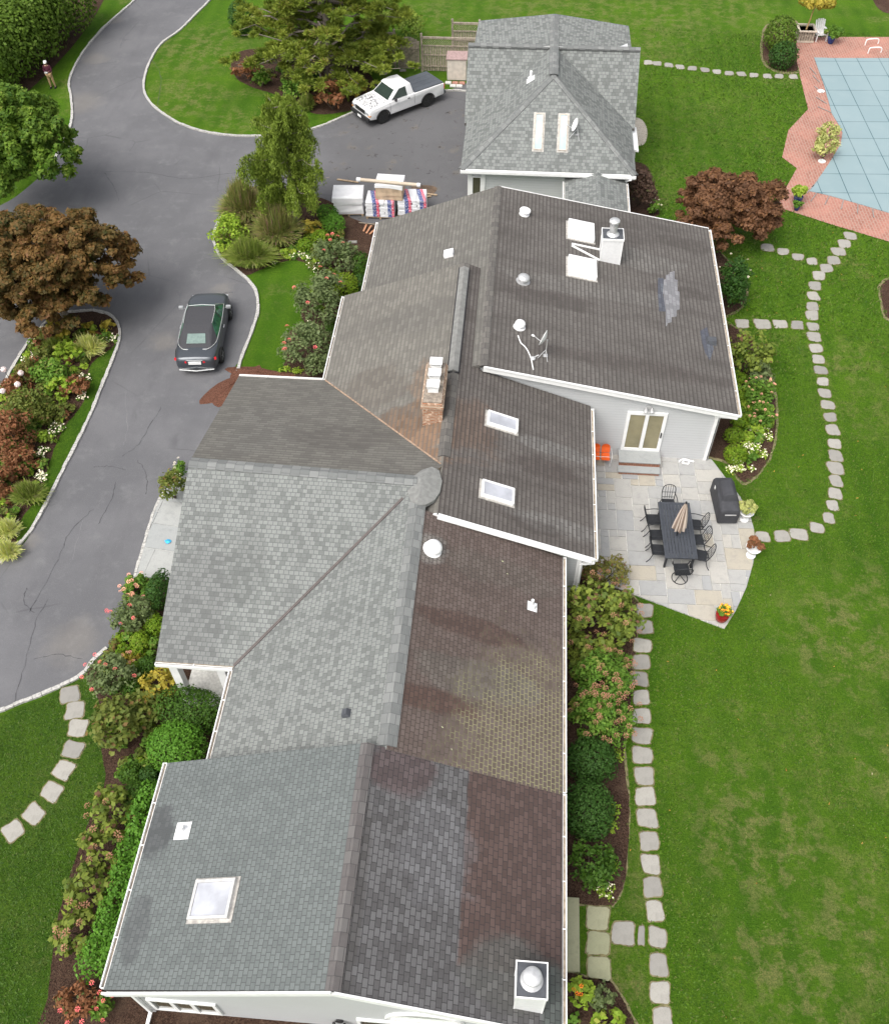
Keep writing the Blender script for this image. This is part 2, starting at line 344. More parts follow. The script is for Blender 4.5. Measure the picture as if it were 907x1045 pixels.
# ------------------------------------------------------------------ paving built stone by stone as one surface
def clip(poly, edge_poly):
    out = poly; n = len(edge_poly); area = sum(edge_poly[i][0]*edge_poly[(i+1) % n][1]-edge_poly[(i+1) % n][0]*edge_poly[i][1] for i in range(n))
    e = edge_poly if area > 0 else edge_poly[::-1]
    for i in range(n):
        a, b = e[i], e[(i+1) % n]; inp = out; out = []
        if not inp: return []
        side = lambda p: (b[0]-a[0])*(p[1]-a[1])-(b[1]-a[1])*(p[0]-a[0])
        for k in range(len(inp)):
            p, q = inp[k], inp[(k+1) % len(inp)]; sp, sq = side(p), side(q)
            if sp >= 0: out.append(p)
            if (sp >= 0) != (sq >= 0):
                t = sp/(sp-sq); out.append((p[0]+t*(q[0]-p[0]), p[1]+t*(q[1]-p[1])))
    return out
def ashlar(name, px, z0, z1, unit, mat, rot=0, gap=.022, seed=1, jm=None):
    R = random.Random(seed); poly = [tuple(P(x, y)[:2]) for x, y in px]
    jb = MB(); jb.prism(poly, 0, z0)
    base = struct(jb.build(name+'_bedding', jm or M_joint))
    xs = [p[0] for p in poly]; ys = [p[1] for p in poly]; x0, y0 = min(xs)-1, min(ys)-1
    nx, ny = int((max(xs)-x0+2)/unit), int((max(ys)-y0+2)/unit); occ = set(); mb = MB(); tv = []
    ca, sa = math.cos(rot), math.sin(rot); cxm, cym = (min(xs)+max(xs))/2, (min(ys)+max(ys))/2
    for j in range(ny):
        for i in range(nx):
            if (i, j) in occ: continue
            ch = R.choice([(1,1),(2,1),(1,2),(2,2),(3,2),(2,3),(3,2),(2,2),(3,3)])
            w, h = ch
            while any((i+a, j+b) in occ for a in range(w) for b in range(h)):
                if w > 1: w -= 1
                elif h > 1: h -= 1
                else: break
            for a in range(w):
                for b in range(h): occ.add((i+a, j+b))
            jit = lambda: R.uniform(-.012, .012)
            q = [(x0+i*unit+gap/2+jit(), y0+j*unit+gap/2+jit()), (x0+(i+w)*unit-gap/2+jit(), y0+j*unit+gap/2+jit()), (x0+(i+w)*unit-gap/2+jit(), y0+(j+h)*unit-gap/2+jit()), (x0+i*unit+gap/2+jit(), y0+(j+h)*unit-gap/2+jit())]
            q = [(cxm+(x-cxm)*ca-(y-cym)*sa, cym+(x-cxm)*sa+(y-cym)*ca) for x, y in q]
            q = clip(q, poly)
            if len(q) < 3: continue
            n0 = len(mb.f); mb.prism(q, z0-.005, z1+R.uniform(0, .004)); tt = R.random(); tv += [tt]*(len(mb.f)-n0)
    o = mb.build(name, mat); setattr_tint(o, tv); return struct(o)
PAT = [(570,470),(590,440),(690,462),(725,469),(735,482),(755,508),(764,524),(768.5,540),(770,556),(768,575),(761,600),(750,624),(738.6,642),(590,586)]
ashlar('patio', PAT, .02, .045, .31, M_flag, rot=.02, seed=3)
ashlar('front_walk', [(139,589),(172,592),(215,592),(200,480),(190,480),(172,497),(161,514)], .02, .04, .55, M_blue, rot=-.1, seed=5)

# ------------------------------------------------------------------ pool
def brick_mat(name, c1, c2, mortar, bw, bh, ang=0):
    t = NT(name); mp = t.n('Mapping', Vector=t.coord()); mp.inputs['Rotation'].default_value = (0, 0, ang)
    b = t.n('TexBrick', Vector=mp.outputs[0], Color1=c1, Color2=c2, Mortar=mortar, Scale=1); b.inputs['Brick Width'].default_value = bw; b.inputs['Row Height'].default_value = bh; b.inputs['Mortar Size'].default_value = .012
    c = t.mix(t.math('MULTIPLY', t.noise(t.coord(), .5, 4, .6, .4, .7), .55), b.outputs['Color'], tuple(q*1.3 for q in c1))
    c = t.mix(t.math('MULTIPLY', t.noise(t.coord(), 6, 4, .7, .5, .75), .5), c, (.42, .33, .27))
    t.bump(b.outputs['Fac'], -.3, .01); return t.out(c, .88, spec=.25)
pd = P(905, 160)-P(856, 60); pang = math.atan2(pd.y, pd.x)
M_deck = brick_mat('deck_brick', (.36, .17, .13), (.28, .125, .095), (.38, .29, .24), .30, .15, -pang)
DECK = [(812,38),(960,38),(960,272),(907,247),(850,230),(791,211),(812.5,172),(797.5,160.7),(804,133),(824,111.7),(816.6,81.7),(812.5,62.6)]
sheet('pool_deck', DECK, .02, M_deck, smooth=False)
def cover_mat():
    t = NT('pool_cover_fabric'); mp = t.n('Mapping', Vector=t.coord()); mp.inputs['Rotation'].default_value = (0, 0, -pang)
    b = t.n('TexBrick', Vector=mp.outputs[0], Color1=(.235, .315, .335), Color2=(.22, .30, .32), Mortar=(.06, .12, .14), Scale=1, offset=0.0)
    b.inputs['Brick Width'].default_value = 1.75; b.inputs['Row Height'].default_value = 1.3; b.inputs['Mortar Size'].default_value = .022; b.inputs['Mortar Smooth'].default_value = 0
    c = t.mix(t.math('MULTIPLY', t.noise(t.coord(), .6, 4, .6, .4, .7), .4), b.outputs['Color'], (.27, .345, .36))
    t.bump(t.math('ADD', b.outputs['Fac'], t.noise(t.coord(), 1.2, 3)), .25, .04); return t.out(c, .7, spec=.3)
POOL = [(830,59.4),(850,60),(960,60),(960,240),(907,218),(870,207),(845,200),(825,195.5),(838,178),(848,163),(857,148),(859,136),(854,126),(848,116),(840,87)]
pts = [P(x, y) for x, y in POOL]; pc = sum(pts, Vector())/len(pts); mb = MB(pc); mb.prism([(p.x, p.y) for p in pts], .022, .05)
cv = mb.build('pool_cover', cover_mat()); cv.location = pc; tag(cv, 'pale blue safety cover with dark strap grid stretched over the pool', 'pool cover')
M_metal = flat('bright_metal', (.6, .6, .6), .35, 1, var=.05)
M_white = flat('white_paint', (.80, .80, .79), .5, var=.03)
M_whitep = flat('white_plastic', (.84, .84, .84), .45, var=.02)
mb = MB(pc)
for a, b in zip(pts[:1]+pts[8:], [None]): pass
edge = [(831.5,75),(835,83),(838,94),(842,105),(846,114),(834,184),(829,190),(832,198),(845,201),(860,205),(875,209),(890,213)]
cen = P(880, 130)
for x, y in edge:
    mb = MB(pc); p = P(x, y, .055); d = (p-cen); d.z = 0; d.normalize(); mb.bar(p-d*.1, p+d*.75, .04, .02); mb.build('strap', flat('strap_grey', (.25, .24, .23), .8), cv)

# ------------------------------------------------------------------ stepping stones
def stone(px, py, w, h, label, group, cat='stepping stone', mat=None, rot=None, square=.5, name='stepping_stone', th=.032, seed=None):
    c = P(px, py); s = scale_at(c); W_, D_ = w/s, 1.0
    D_ = abs((P(px, py-h/2)-P(px, py+h/2)).length)
    R = random.Random(int(px*13+py*7)); rot = R.uniform(-.12, .12) if rot is None else rot
    pts = []; n = 28
    for i in range(n):
        a = 2*math.pi*i/n; e = 2+square*9; ca, sa = math.cos(a), math.sin(a)
        r = (abs(ca)**e+abs(sa)**e)**(-1/e)*(1+R.uniform(-.03, .03)+.05*math.sin(2*a+px*1.7)+.045*math.sin(3*a+py*2.3))
        x, y = ca*r*W_/2, sa*r*D_/2; pts.append((x*math.cos(rot)-y*math.sin(rot), x*math.sin(rot)+y*math.cos(rot)))
    mb = MB(); mb.prism(pts, 0, th+.0); o = mb.build(name, mat or M_step, bevel=.008); setattr_tint(o, [R.random()]*len(o.data.polygons)); o.location = c
    # worn soil rim
    tag(o, label, cat, group); RIMS.append((c, [(x*1.15+.0, y*1.15) for x, y in pts])); return o
RIMS = []
ORD = ['first','second','third','fourth','fifth','sixth','seventh','eighth','ninth','tenth','eleventh','twelfth','thirteenth','fourteenth','fifteenth','sixteenth','seventeenth','eighteenth','nineteenth','twentieth','twenty first','twenty second','twenty third','twenty fourth','twenty fifth','twenty sixth','twenty seventh','twenty eighth','twenty ninth','thirtieth']
colA = [(657.5,623,16,13),(657,640,17,13),(655,659,17,14),(654,676,17,14),(652,693,17,14),(654,712,16,14),(654.5,731,17,15),(654.5,751,19,16),(655,771,19,17),(657,792,19,17),(658,813,19.5,18),(660,835,20,18),(662,858.6,18,19),(663.5,882,18,19),(665.4,905.5,18,20),(668,930,17,20),(670.5,956.6,17,20),(671.7,985,18,22),(673,1013,19,22),(675.7,1040,19,23)]
for i, (x, y, w, h) in enumerate(colA):
    stone(x, y, w, h, f'{ORD[i]} grey stone of the straight row, counting from the patio', 'stepping stones in the straight row south of the patio')
colB = [(782.6-5,548,14,10),(797.5,547.5,16,10.5),(814.5,545.5,17,11),(833,539,13,10),(845,529,11,10),(849,516,11.5,9.5),(851.5,504,12.5,11),(852.5,491,12,11),(852,478,15,12),(852,465.5,13,11),(851,453,12,9.5),(849,439,13,10),(846.5,426,12,8.5),(844,413.5,13,8.5),(841,401.6,12,8.5),(839,389.7,11,8),(836.7,378,12.5,8),(834.5,367,12,8),(832,355.7,12.5,8.5),(830,344,13,9),(829,333.6,11,8),(828,322,12,9.5),(828.5,313,11,8.5),(829.4,302.4,11,8.5),(831,292,12,8),(835,281.5,12,8.5),(842.7,274,12,8),(850,266,12,8),(855,257,13,8),(861,249,12,8)]
for i, (x, y, w, h) in enumerate(colB):
    stone(x, y, w, h, f'{ORD[i]} pale stone of the long curved lawn path, counting from the patio', 'stepping stones in the long curved path from patio to pool', square=.25)
stone(866.8, 241, 12, 7, 'last pale stepping stone of the curved path, right at the brick pool deck', 'stepping stones in the long curved path from patio to pool', square=.25)
for i, (x, y, w, h) in enumerate([(782.6,253,13,7),(798.5,257,11,6.5),(813.5,262.5,11,6.5),(828,267,10,7)]):
    stone(x, y, w, h, f'{ORD[i]} stone of the short row by the red maple, counting from it', 'stepping stones between red maple and curved path', square=.2)
for i, (x, y, w, h) in enumerate([(757,330.5,13,8),(777.5,331,15,9.5),(795.6,331,13,8),(813,332,11.5,8)]):
    stone(x, y, w, h, f'{ORD[i]} squarish stone of the short row off the east wall, from the house', 'stepping stones between east wall and curved path', square=.8)
for i, (x, y) in enumerate([(661,64),(670,65),(682,66.7),(693.5,68.6),(706,70),(719,71.6),(731,73.5),(743.6,75),(756,75.7),(768.7,77),(782.5,78),(794.5,78),(809,78.5)]):
    stone(x, y, 8.5, 4.2, f'{ORD[i]} small stone of the garage to pool row, counting from the garage', 'stepping stones between garage and pool', square=.3)
for i, (x, y, r) in enumerate([(71.7,709,.35),(77,725,.2),(80,743,.04),(75,765,-.1),(65.5,786,-.3),(53.5,808,-.35),(35,831,-.5),(14,848,-.75)]):
    stone(x, y, 18+i*.3, 16, f'{ORD[i]} square stone on the front lawn, counting from the driveway kerb', 'square stepping stones on the front lawn', rot=r, square=1.2)
for i, (x, y) in enumerate([(609.5,937),(610,962.5),(611,988)]):
    stone(x, y, 22, 23, ['greenish square slab beside the steps, the one nearest the shrubs', 'greyer square slab, middle one of three beside the steps', 'greenish square slab beside the steps, nearest the orange flowered shrub'][i], 'square slabs at the side steps', 'paving slab', M_mossy, rot=-.03, square=2.5, name='paving_slab')
stone(635.6, 952.5, 22, 23, 'large square grey slab between side slabs and stepping stone row', None, 'paving slab', M_step, rot=-.04, square=2, name='paving_slab')
stone(654, 955, 6.5, 19, 'narrow sliver of stone beside the stepping stone row', None, 'paving slab', M_step, rot=-.05, square=1.5, name='paving_slab')
stone(392, 74, 8, 5, 'flat stone in the grass in front of the wooden gate', 'stones by the gate'); stone(411, 72, 6, 2.5, 'small flat stone at the foot of the wooden gate', 'stones by the gate')
mb = MB()
for c, pts in RIMS:
    R = random.Random(int(c.x*100))
    mb.face([(c.x+x*R.uniform(.93, 1.02), c.y+y*R.uniform(.93, 1.02), .014+.0015*(RIMS.index((c, pts)) % 5)) for x, y in pts])
struct(mb.build('worn_soil', M_edge))
# gravel pad beside the garage
sheet('gravel_pad', [(644,122),(654,122),(660,132),(658,146),(648,150),(640,148)], .012, flat('gravel', (.42, .38, .32), .95, var=.35, scale=25, bump=.6))

# ================================================================== HOUSE
HO = Vector((-3, 17, 0)); GO = Vector((1.4, 46, 0))
def shingle(name, c1, c2, bw, bh, share=.5, mortar=(.03, .03, .03), msz=.012, regions=(), streak=.35, streakc=(.03, .03, .03), moss=None, off=HO, soft=1.0, course=0):
    """two-tone shingle courses laid parallel to the eave; regions are stains, patches and moss with their own outline"""
    t = NT(name); uv = t.coord('UV'); ob = t.coord('Object'); X = t.xyz(ob); 
    b = t.n('TexBrick', Vector=uv, Color1=(0, 0, 0), Color2=(1, 1, 1), Mortar=(0, 0, 0), Scale=1); b.offset = .37; b.offset_frequency = 2
    b.inputs['Brick Width'].default_value = bw; b.inputs['Row Height'].default_value = bh; b.inputs['Mortar Size'].default_value = msz; b.inputs['Mortar Smooth'].default_value = .2; b.inputs['Bias'].default_value = 0
    rnd = b.outputs['Color']
    c = t.mix(t.rng(rnd, share-.25, share+.25), c2, c1)
    # weather variation running down the slope
    s = t.noise(t.vmul(uv, (1.1, .16, 1)), 1.0, 5, .6, .42, .72)
    c = t.mix(t.math('MULTIPLY', s, streak), c, streakc)
    c = t.mix(t.math('MULTIPLY', t.noise(ob, .45, 4, .6, .45, .75), streak*.6), c, tuple(q*.55 for q in c2))
    c = t.mix(t.math('MULTIPLY', t.noise(ob, 3.5, 4, .7, .45, .75), .22), c, tuple(q*1.35 for q in c1))
    for rg in regions:
        x, y, rx, ry, colr, amt = rg[:6]; ns = rg[6] if len(rg) > 6 else .5; tiles = len(rg) > 7
        nz = t.n('TexNoise', Vector=t.vmul(ob, (.5, 1.2, 1)), Scale=1.3, Detail=5, Roughness=.65).outputs['Fac']
        dx = t.math('DIVIDE', t.math('ABSOLUTE', t.math('SUBTRACT', X[0], x-off.x)), rx); dy = t.math('DIVIDE', t.math('ABSOLUTE', t.math('SUBTRACT', X[1], y-off.y)), ry)
        d = t.math('MAXIMUM', dx, dy) if tiles else t.math('POWER', t.math('ADD', t.math('POWER', dx, 2), t.math('POWER', dy, 2)), .5)
        d = t.math('ADD', d, t.math('MULTIPLY', t.math('SUBTRACT', nz, .5), ns*2.2))
        mk = t.rng(d, 1.12 if not tiles else 1.02, .72 if not tiles else .96, 0, 1)
        cc = t.mix(t.rng(rnd, .2, .8), tuple(q*.84 for q in colr), tuple(q*1.12 for q in colr))
        c = t.mix(t.math('MULTIPLY', mk, amt), c, cc)
    mor = b.outputs['Fac']
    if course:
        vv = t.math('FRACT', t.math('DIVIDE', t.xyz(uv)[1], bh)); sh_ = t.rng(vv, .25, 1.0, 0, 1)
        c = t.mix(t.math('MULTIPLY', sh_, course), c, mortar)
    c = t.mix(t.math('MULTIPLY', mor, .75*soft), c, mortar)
    if moss:
        x, y, rx, ry, colr = moss
        dx = t.math('DIVIDE', t.math('SUBTRACT', X[0], x-off.x), rx); dy = t.math('DIVIDE', t.math('SUBTRACT', X[1], y-off.y), ry)
        d = t.math('POWER', t.math('ADD', t.math('POWER', dx, 2), t.math('POWER', dy, 2)), .5)
        d = t.math('ADD', d, t.math('MULTIPLY', t.math('SUBTRACT', t.noise(ob, 1.6, 5, .65), .5), 1.4))
        mk = t.rng(d, 1.15, .5, 0, 1)
        c = t.mix(t.math('MULTIPLY', mk, t.math('MULTIPLY', mor, .8)), c, colr)
        c = t.mix(t.math('MULTIPLY', mk, t.math('MULTIPLY', t.noise(ob, 9, 4, .7, .5, .7), .4)), c, tuple(q*.5 for q in colr))
        c = t.mix(t.noise(ob, 5.5, 2, .5, .755, .78), c, (.45, .46, .28))
    g_ = t.noise(uv, 60, 2, .7, .3, .7); c = t.mix(t.math('MULTIPLY', g_, .22), c, tuple(q*.6 for q in c2))
    hgt = t.math('SUBTRACT', t.math('MULTIPLY', rnd, .25), t.math('MULTIPLY', mor, 1.0)); t.bump(t.math('ADD', hgt, t.math('MULTIPLY', g_, .15)), .55, .012)
    return t.out(c, .9, spec=.2)
GREY = (.238, .250, .238); GREYD = (.158, .166, .159)
M_ar = dict(bw=.155, bh=.14, share=.36, mortar=(.12, .125, .122), msz=.010, streak=.16, streakc=(.13, .13, .13))
S_C = shingle('shingle_light', GREY, GREYD, regions=[(-9.0, 15, 1.1, 2.2, (.13, .13, .13), .45, .7), (-7.6, 16.5, .6, 1.2, (.13, .135, .13), .4, .7)], **M_ar)
S_G = shingle('shingle_garage', (.235, .248, .237), (.150, .158, .152), off=GO, **{**M_ar, 'bw': .18, 'bh': .16})
S_A = shingle('shingle_slate', (.158, .174, .170), (.134, .148, .145), .155, .125, .5, (.075, .08, .08), .010, regions=[(-8.3, 8.4, .5, .9, (.06, .06, .065), .7, .8), (-8.2, 6, .35, .8, (.07, .07, .075), .5, .8)], streak=.10)
S_AR = shingle('shingle_patchwork', (.138, .136, .138), (.088, .085, .086), .20, .135, .5, (.035, .033, .034), .009, streak=.12, streakc=(.05, .045, .045),
    regions=[(.95, 8.2, 1.35, 2.6, (.098, .064, .056), .95, .08, 1), (-2.1, 9.9, .9, .7, (.095, .068, .068), .8, .5), (-2.75, 6.6, .22, 2.4, (.075, .07, .066), .5, .4), (-1.0, 8.0, .9, 1.3, (.19, .19, .20), .35, .8), (.8, 5.6, 1.2, .9, (.105, .105, .098), .8, .5), (1.9, 5.2, .35, 1.0, (.095, .11, .10), .8, .3)])
S_BR = shingle('shingle_brown_mossy', (.140, .110, .098), (.112, .086, .076), .17, .125, .5, (.048, .040, .036), .011, streak=.4, streakc=(.062, .048, .042),
    regions=[(-1.6, 12.0, 1.3, .35, (.085, .045, .035), .6, .7), (-.6, 14.6, 1.5, .4, (.075, .042, .034), .55, .8), (-.3, 13.0, 2.0, .6, (.135, .13, .115), .45, .9), (0, 16.8, 2.2, .6, (.125, .115, .10), .4, .9), (-1.95, 16.85, .55, .6, (.21, .20, .185), .75, .5)],
    moss=(1.7, 11.0, 2.9, 3.8, (.33, .315, .17)))
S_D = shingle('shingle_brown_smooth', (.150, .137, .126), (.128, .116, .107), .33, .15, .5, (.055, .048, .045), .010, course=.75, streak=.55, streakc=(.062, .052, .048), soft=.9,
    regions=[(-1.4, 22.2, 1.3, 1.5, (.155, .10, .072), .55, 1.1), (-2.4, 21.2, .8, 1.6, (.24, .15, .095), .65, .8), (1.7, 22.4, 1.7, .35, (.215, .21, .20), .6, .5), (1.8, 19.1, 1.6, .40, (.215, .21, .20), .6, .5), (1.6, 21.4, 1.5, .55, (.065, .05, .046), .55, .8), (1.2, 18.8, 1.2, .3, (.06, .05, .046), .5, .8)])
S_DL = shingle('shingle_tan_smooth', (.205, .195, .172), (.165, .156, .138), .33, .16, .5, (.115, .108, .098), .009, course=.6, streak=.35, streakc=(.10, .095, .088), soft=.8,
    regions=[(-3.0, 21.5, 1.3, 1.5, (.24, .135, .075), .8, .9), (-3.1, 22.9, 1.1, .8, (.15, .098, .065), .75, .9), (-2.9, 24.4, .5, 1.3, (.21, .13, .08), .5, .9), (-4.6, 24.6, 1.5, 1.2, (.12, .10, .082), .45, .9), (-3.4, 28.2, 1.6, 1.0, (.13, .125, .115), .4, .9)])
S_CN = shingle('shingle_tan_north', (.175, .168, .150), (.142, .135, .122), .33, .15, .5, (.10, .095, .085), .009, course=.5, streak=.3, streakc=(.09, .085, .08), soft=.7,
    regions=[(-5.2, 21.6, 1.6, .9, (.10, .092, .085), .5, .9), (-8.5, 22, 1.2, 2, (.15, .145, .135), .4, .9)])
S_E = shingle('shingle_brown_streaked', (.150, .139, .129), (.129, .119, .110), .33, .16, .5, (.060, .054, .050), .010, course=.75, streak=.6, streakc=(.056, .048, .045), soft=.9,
    regions=[(4.5, 26.6, 4.2, .5, (.078, .065, .060), .45, .8), (3.0, 30.6, 3.6, .55, (.20, .192, .18), .45, .7), (5.4, 33.2, 1.7, .7, (.215, .208, .195), .5, .8), (1.6, 29.5, 1.8, .5, (.06, .05, .047), .5, .8), (6.5, 31.6, 1.6, .4, (.07, .06, .056), .5, .8), (7.2, 35, 1.5, .6, (.075, .066, .06), .5, .8)])
S_EL = shingle('shingle_grey_tan', (.185, .178, .160), (.148, .142, .128), .33, .16, .5, (.098, .092, .085), .009, course=.6, streak=.4, streakc=(.10, .095, .088), soft=.8)
S_CAP = shingle('ridge_cap_shingle', (.225, .232, .225), (.165, .172, .168), .22, .30, .5, (.11, .11, .11), .008, streak=.1)
S_CAPD = shingle('ridge_cap_dark', (.155, .145, .132), (.115, .108, .10), .22, .30, .5, (.06, .06, .058), .008, streak=.2)
S_CAPA = shingle('ridge_cap_slate', (.150, .142, .138), (.118, .108, .106), .20, .30, .5, (.06, .06, .06), .008, streak=.1)
def siding():
    t = NT('siding'); v = t.coord(); z = t.xyz(v)[2]
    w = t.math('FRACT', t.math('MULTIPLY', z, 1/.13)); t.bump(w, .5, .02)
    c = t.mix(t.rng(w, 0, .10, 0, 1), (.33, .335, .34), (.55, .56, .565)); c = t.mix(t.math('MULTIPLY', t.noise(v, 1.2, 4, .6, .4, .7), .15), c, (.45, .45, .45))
    return t.out(c, .7, spec=.3)
M_side = siding()
M_trim = flat('white_trim', (.80, .80, .79), .5, var=.04, scale=3)
M_gutin = flat('gutter_inner', (.36, .30, .23), .8, var=.3, scale=8)
def glass(name, col, rough=.08): return flat(name, col, rough, 0, .6, var=.15, scale=1.5, bump=0)
M_glass = glass('window_glass', (.09, .085, .06)); M_skyglass = glass('skylight_glass', (.42, .43, .47), .2); M_skyblue = glass('skylight_glass_blue', (.40, .52, .56), .15)
M_skywhite = flat('skylight_dome', (.86, .86, .86), .35, var=.02); M_galv = flat('galvanised', (.62, .62, .62), .45, .6, var=.1)
M_black = flat('black_metal', (.02, .02, .022), .45, var=.2); M_dark = flat('dark_membrane', (.07, .075, .085), .7)

def uvplane(pts):
    pts = [Vector(p) for p in pts]; n = Vector((0, 0, 0))
    for i in range(len(pts)): n += (pts[i]).cross(pts[(i+1) % len(pts)])
    n.normalize(); n = -n if n.z < 0 else n
    u = n.cross(Vector((0, 0, 1))); u = u.normalized() if u.length > 1e-4 else Vector((1, 0, 0)); v = n.cross(u)
    if v.z < 0: v = -v
    return [(p.dot(u), p.dot(v)) for p in pts]
def plane(parent, off, pts, mat, name='roof_slope', th=.14, side=None, label=None):
    mb = MB(off); a = [Vector(p) for p in pts]; b = [p-Vector((0, 0, th)) for p in a]; n = len(a)
    mb.face(a, uvplane(a)); mb.cur = 1; mb.face(list(reversed(b)))
    for i in range(n): j = (i+1) % n; mb.face([a[i], b[i], b[j], a[j]])
    o = mb.build(name, [mat, side or M_trim], parent)
    if label: o['label'] = label
    return o
def cap(parent, off, p, q, mat, w=.30, lift=.03, n1=None, n2=None):
    """ridge or hip cap: two narrow strips folded over the line p-q"""
    p, q = Vector(p), Vector(q); d = (q-p).normalized(); r = d.cross(Vector((0, 0, 1))).normalized(); L = (q-p).length; mb = MB(off)
    for sgn, dr in ((1, n1 or .35), (-1, n2 or .35)):
        e = r*sgn*w/2-Vector((0, 0, dr*w/2)); l = Vector((0, 0, lift))
        a = [p+l, q+l, q+e+l, p+e+l]; mb.face(a, [(0, 0), (0, L), (w/2, L), (w/2, 0)]) if sgn > 0 else mb.face(a, [(.0, 0), (0, L), (-w/2, L), (-w/2, 0)])
        mb.face([p+e+l, q+e+l, q+e-l*1.5, p+e-l*1.5], [(0, 0), (0, L), (.01, L), (.01, 0)])
    mb.face([p+l, p+r*w/2-Vector((0, 0, (n1 or .35)*w/2))+l, p-l, p-r*w/2-Vector((0, 0, (n2 or .35)*w/2))+l], [(0, 0)]*4)
    return mb.build('ridge_cap', mat, parent)
def gutter(parent, off, p, q, out, w=.085, wide=.09):
    """eave trough along p-q; 'out' points away from the house"""
    p, q, o_ = Vector(p), Vector(q), Vector(out).normalized(); mb = MB(off); dz = Vector((0, 0, 1)); d = (q-p).normalized()
    mb.cur = 0; mb.bar(p+o_*(w+.01)-dz*.06, q+o_*(w+.01)-dz*.06, .03, .13); mb.bar(p+o_*.01-dz*.08, q+o_*.01-dz*.08, .015, .10)
    for e in (p, q): mb.obox(e+o_*(w/2+.005)-dz*.07, (w, .02, .11) if abs(d.y) > .5 else (.02, w, .11))
    n = int((q-p).length/1.3)
    for i in range(1, n+1): mb.obox(p.lerp(q, i/(n+1))+o_*(w/2)-dz*.015, (w+.02, .03, .012) if abs(d.y) > .5 else (.03, w+.02, .012))
    mb.cur = 1; mb.bar(p+o_*(w/2+.01)-dz*.105, q+o_*(w/2+.01)-dz*.105, w-.03, .02)
    return mb.build('gutter', [M_trim, M_gutin], parent)
def gable(parent, off, xl, xr, xm, zl, zm, zr, y0, y1, mat=M_side, name='wall'):
    mb = MB(off); a = [(xl, 0), (xr, 0), (xr, zr), (xm, zm), (xl, zl)]
    vs = [(x, y0, z) for x, z in a]+[(x, y1, z) for x, z in a]
    mb.add(vs, [(0,1,2,3,4),(9,8,7,6,5),(0,5,6,1),(1,6,7,2),(2,7,8,3),(3,8,9,4),(4,9,5,0)]); return mb.build(name, mat, parent)
def downspout(parent, off, pts, r=.045):
    mb = MB(off)
    for a, b in zip(pts, pts[1:]): mb.bar(a, b, .09, .07)
    return mb.build('downspout', M_trim, parent, bevel=.01)
def window(parent, off, x0, x1, z0, z1, y, lights=1, gm=None, fw=.08, name='window', dep=.06):
    mb = MB(off); mb.box((x0-fw, y-dep, z0-fw), (x1+fw, y, z0)); mb.box((x0-fw, y-dep, z1), (x1+fw, y, z1+fw)); mb.box((x0-fw, y-dep, z0), (x0, y, z1)); mb.box((x1, y-dep, z0), (x1+fw, y, z1))
    st = (x1-x0)/lights
    for i in range(1, lights): mb.box((x0+i*st-fw*.6, y-dep*.9, z0), (x0+i*st+fw*.6, y, z1))
    f = mb.build(name, M_trim, parent)
    for i in range(lights):
        p = MB(off); a = x0+i*st+(fw*.6 if i else 0)+.004; b = x0+(i+1)*st-(fw*.6 if i < lights-1 else 0)-.004; p.box((a, y-.02, z0+.004), (b, y-.004, z1-.004)); p.build('pane', gm or M_glass, f)
    return f
house = thing('house', 'sprawling single storey grey sided house with joined grey and brown shingle roofs', 'house', HO)
zE = 2.65
# A: nearest wing
A0, A1 = 4.62, 10.35
plane(house, HO, [(-2.97,A0,4.88),(-2.97,A1,4.88),(-8.62,A1,2.75),(-8.62,A0+.06,2.75)], S_A, side=S_CAPA, label='smooth slate grey west slope of the nearest wing')
plane(house, HO, [(-2.97,A0,4.88),(2.1,A0-.05,2.65),(2.1,A1,2.65),(-2.97,A1,4.88)], S_AR, side=S_CAPD, label='patchwork grey and maroon east slope of the nearest wing')
cap(house, HO, (-2.97,A0,4.88), (-2.97,A1,4.88), S_CAPA, .34, n1=.44, n2=.38)
gable(house, HO, -8.2, 1.75, -2.97, 2.75, 4.68, 2.66, 4.85, 10.2)
mb = MB(HO)                                                     # rake boards and corner boards
mb.bar((-8.62,A0-.02,2.66), (-2.97,A0-.03,4.79), .05, .22); mb.bar((-2.97,A0-.03,4.79), (2.12,A0-.07,2.56), .05, .22)
mb.build('rake_board', M_trim, house)
mb = MB(HO); mb.box((-8.24,4.80,0),(-8.08,4.85,2.7)); mb.box((1.62,4.80,0),(1.79,4.85,2.6)); mb.build('corner_board', M_trim, house)
mb = MB(HO); mb.slab([(-8.6,4.66,2.58),(-8.6,4.84,2.58),(-2.97,4.84,4.7),(-2.97,4.66,4.7)], .03); mb.slab([(-2.97,4.66,4.7),(-2.97,4.84,4.7),(2.08,4.84,2.46),(2.08,4.66,2.46)], .03); mb.build('soffit', M_trim, house)
gutter(house, HO, (-8.63,A0+.1,2.75), (-8.63,A1,2.75), (-1,0,0)); gutter(house, HO, (2.11,A0,2.64), (2.11,A1-.02,2.64), (1,0,0))
downspout(house, HO, [(-8.55,4.72,2.6), (-8.15,4.76,2.1), (-8.15,4.76,.25), (-8.2,4.4,.1)])
window(house, HO, -8.0+.08, -6.35, .42, 1.32, 4.85, 3, fw=.09)
window(house, HO, -2.70, -.1, .1, 1.1, 4.85, 3, fw=.09)
mb = MB(HO); n = 14                                            # half-round window
arc = [(-1.1+.95*math.cos(math.pi*i/n), 1.62+.75*math.sin(math.pi*i/n)) for i in range(n+1)]; arc2 = [(-1.1+.83*math.cos(math.pi*i/n), 1.69+.60*math.sin(math.pi*i/n)) for i in range(n+1)]
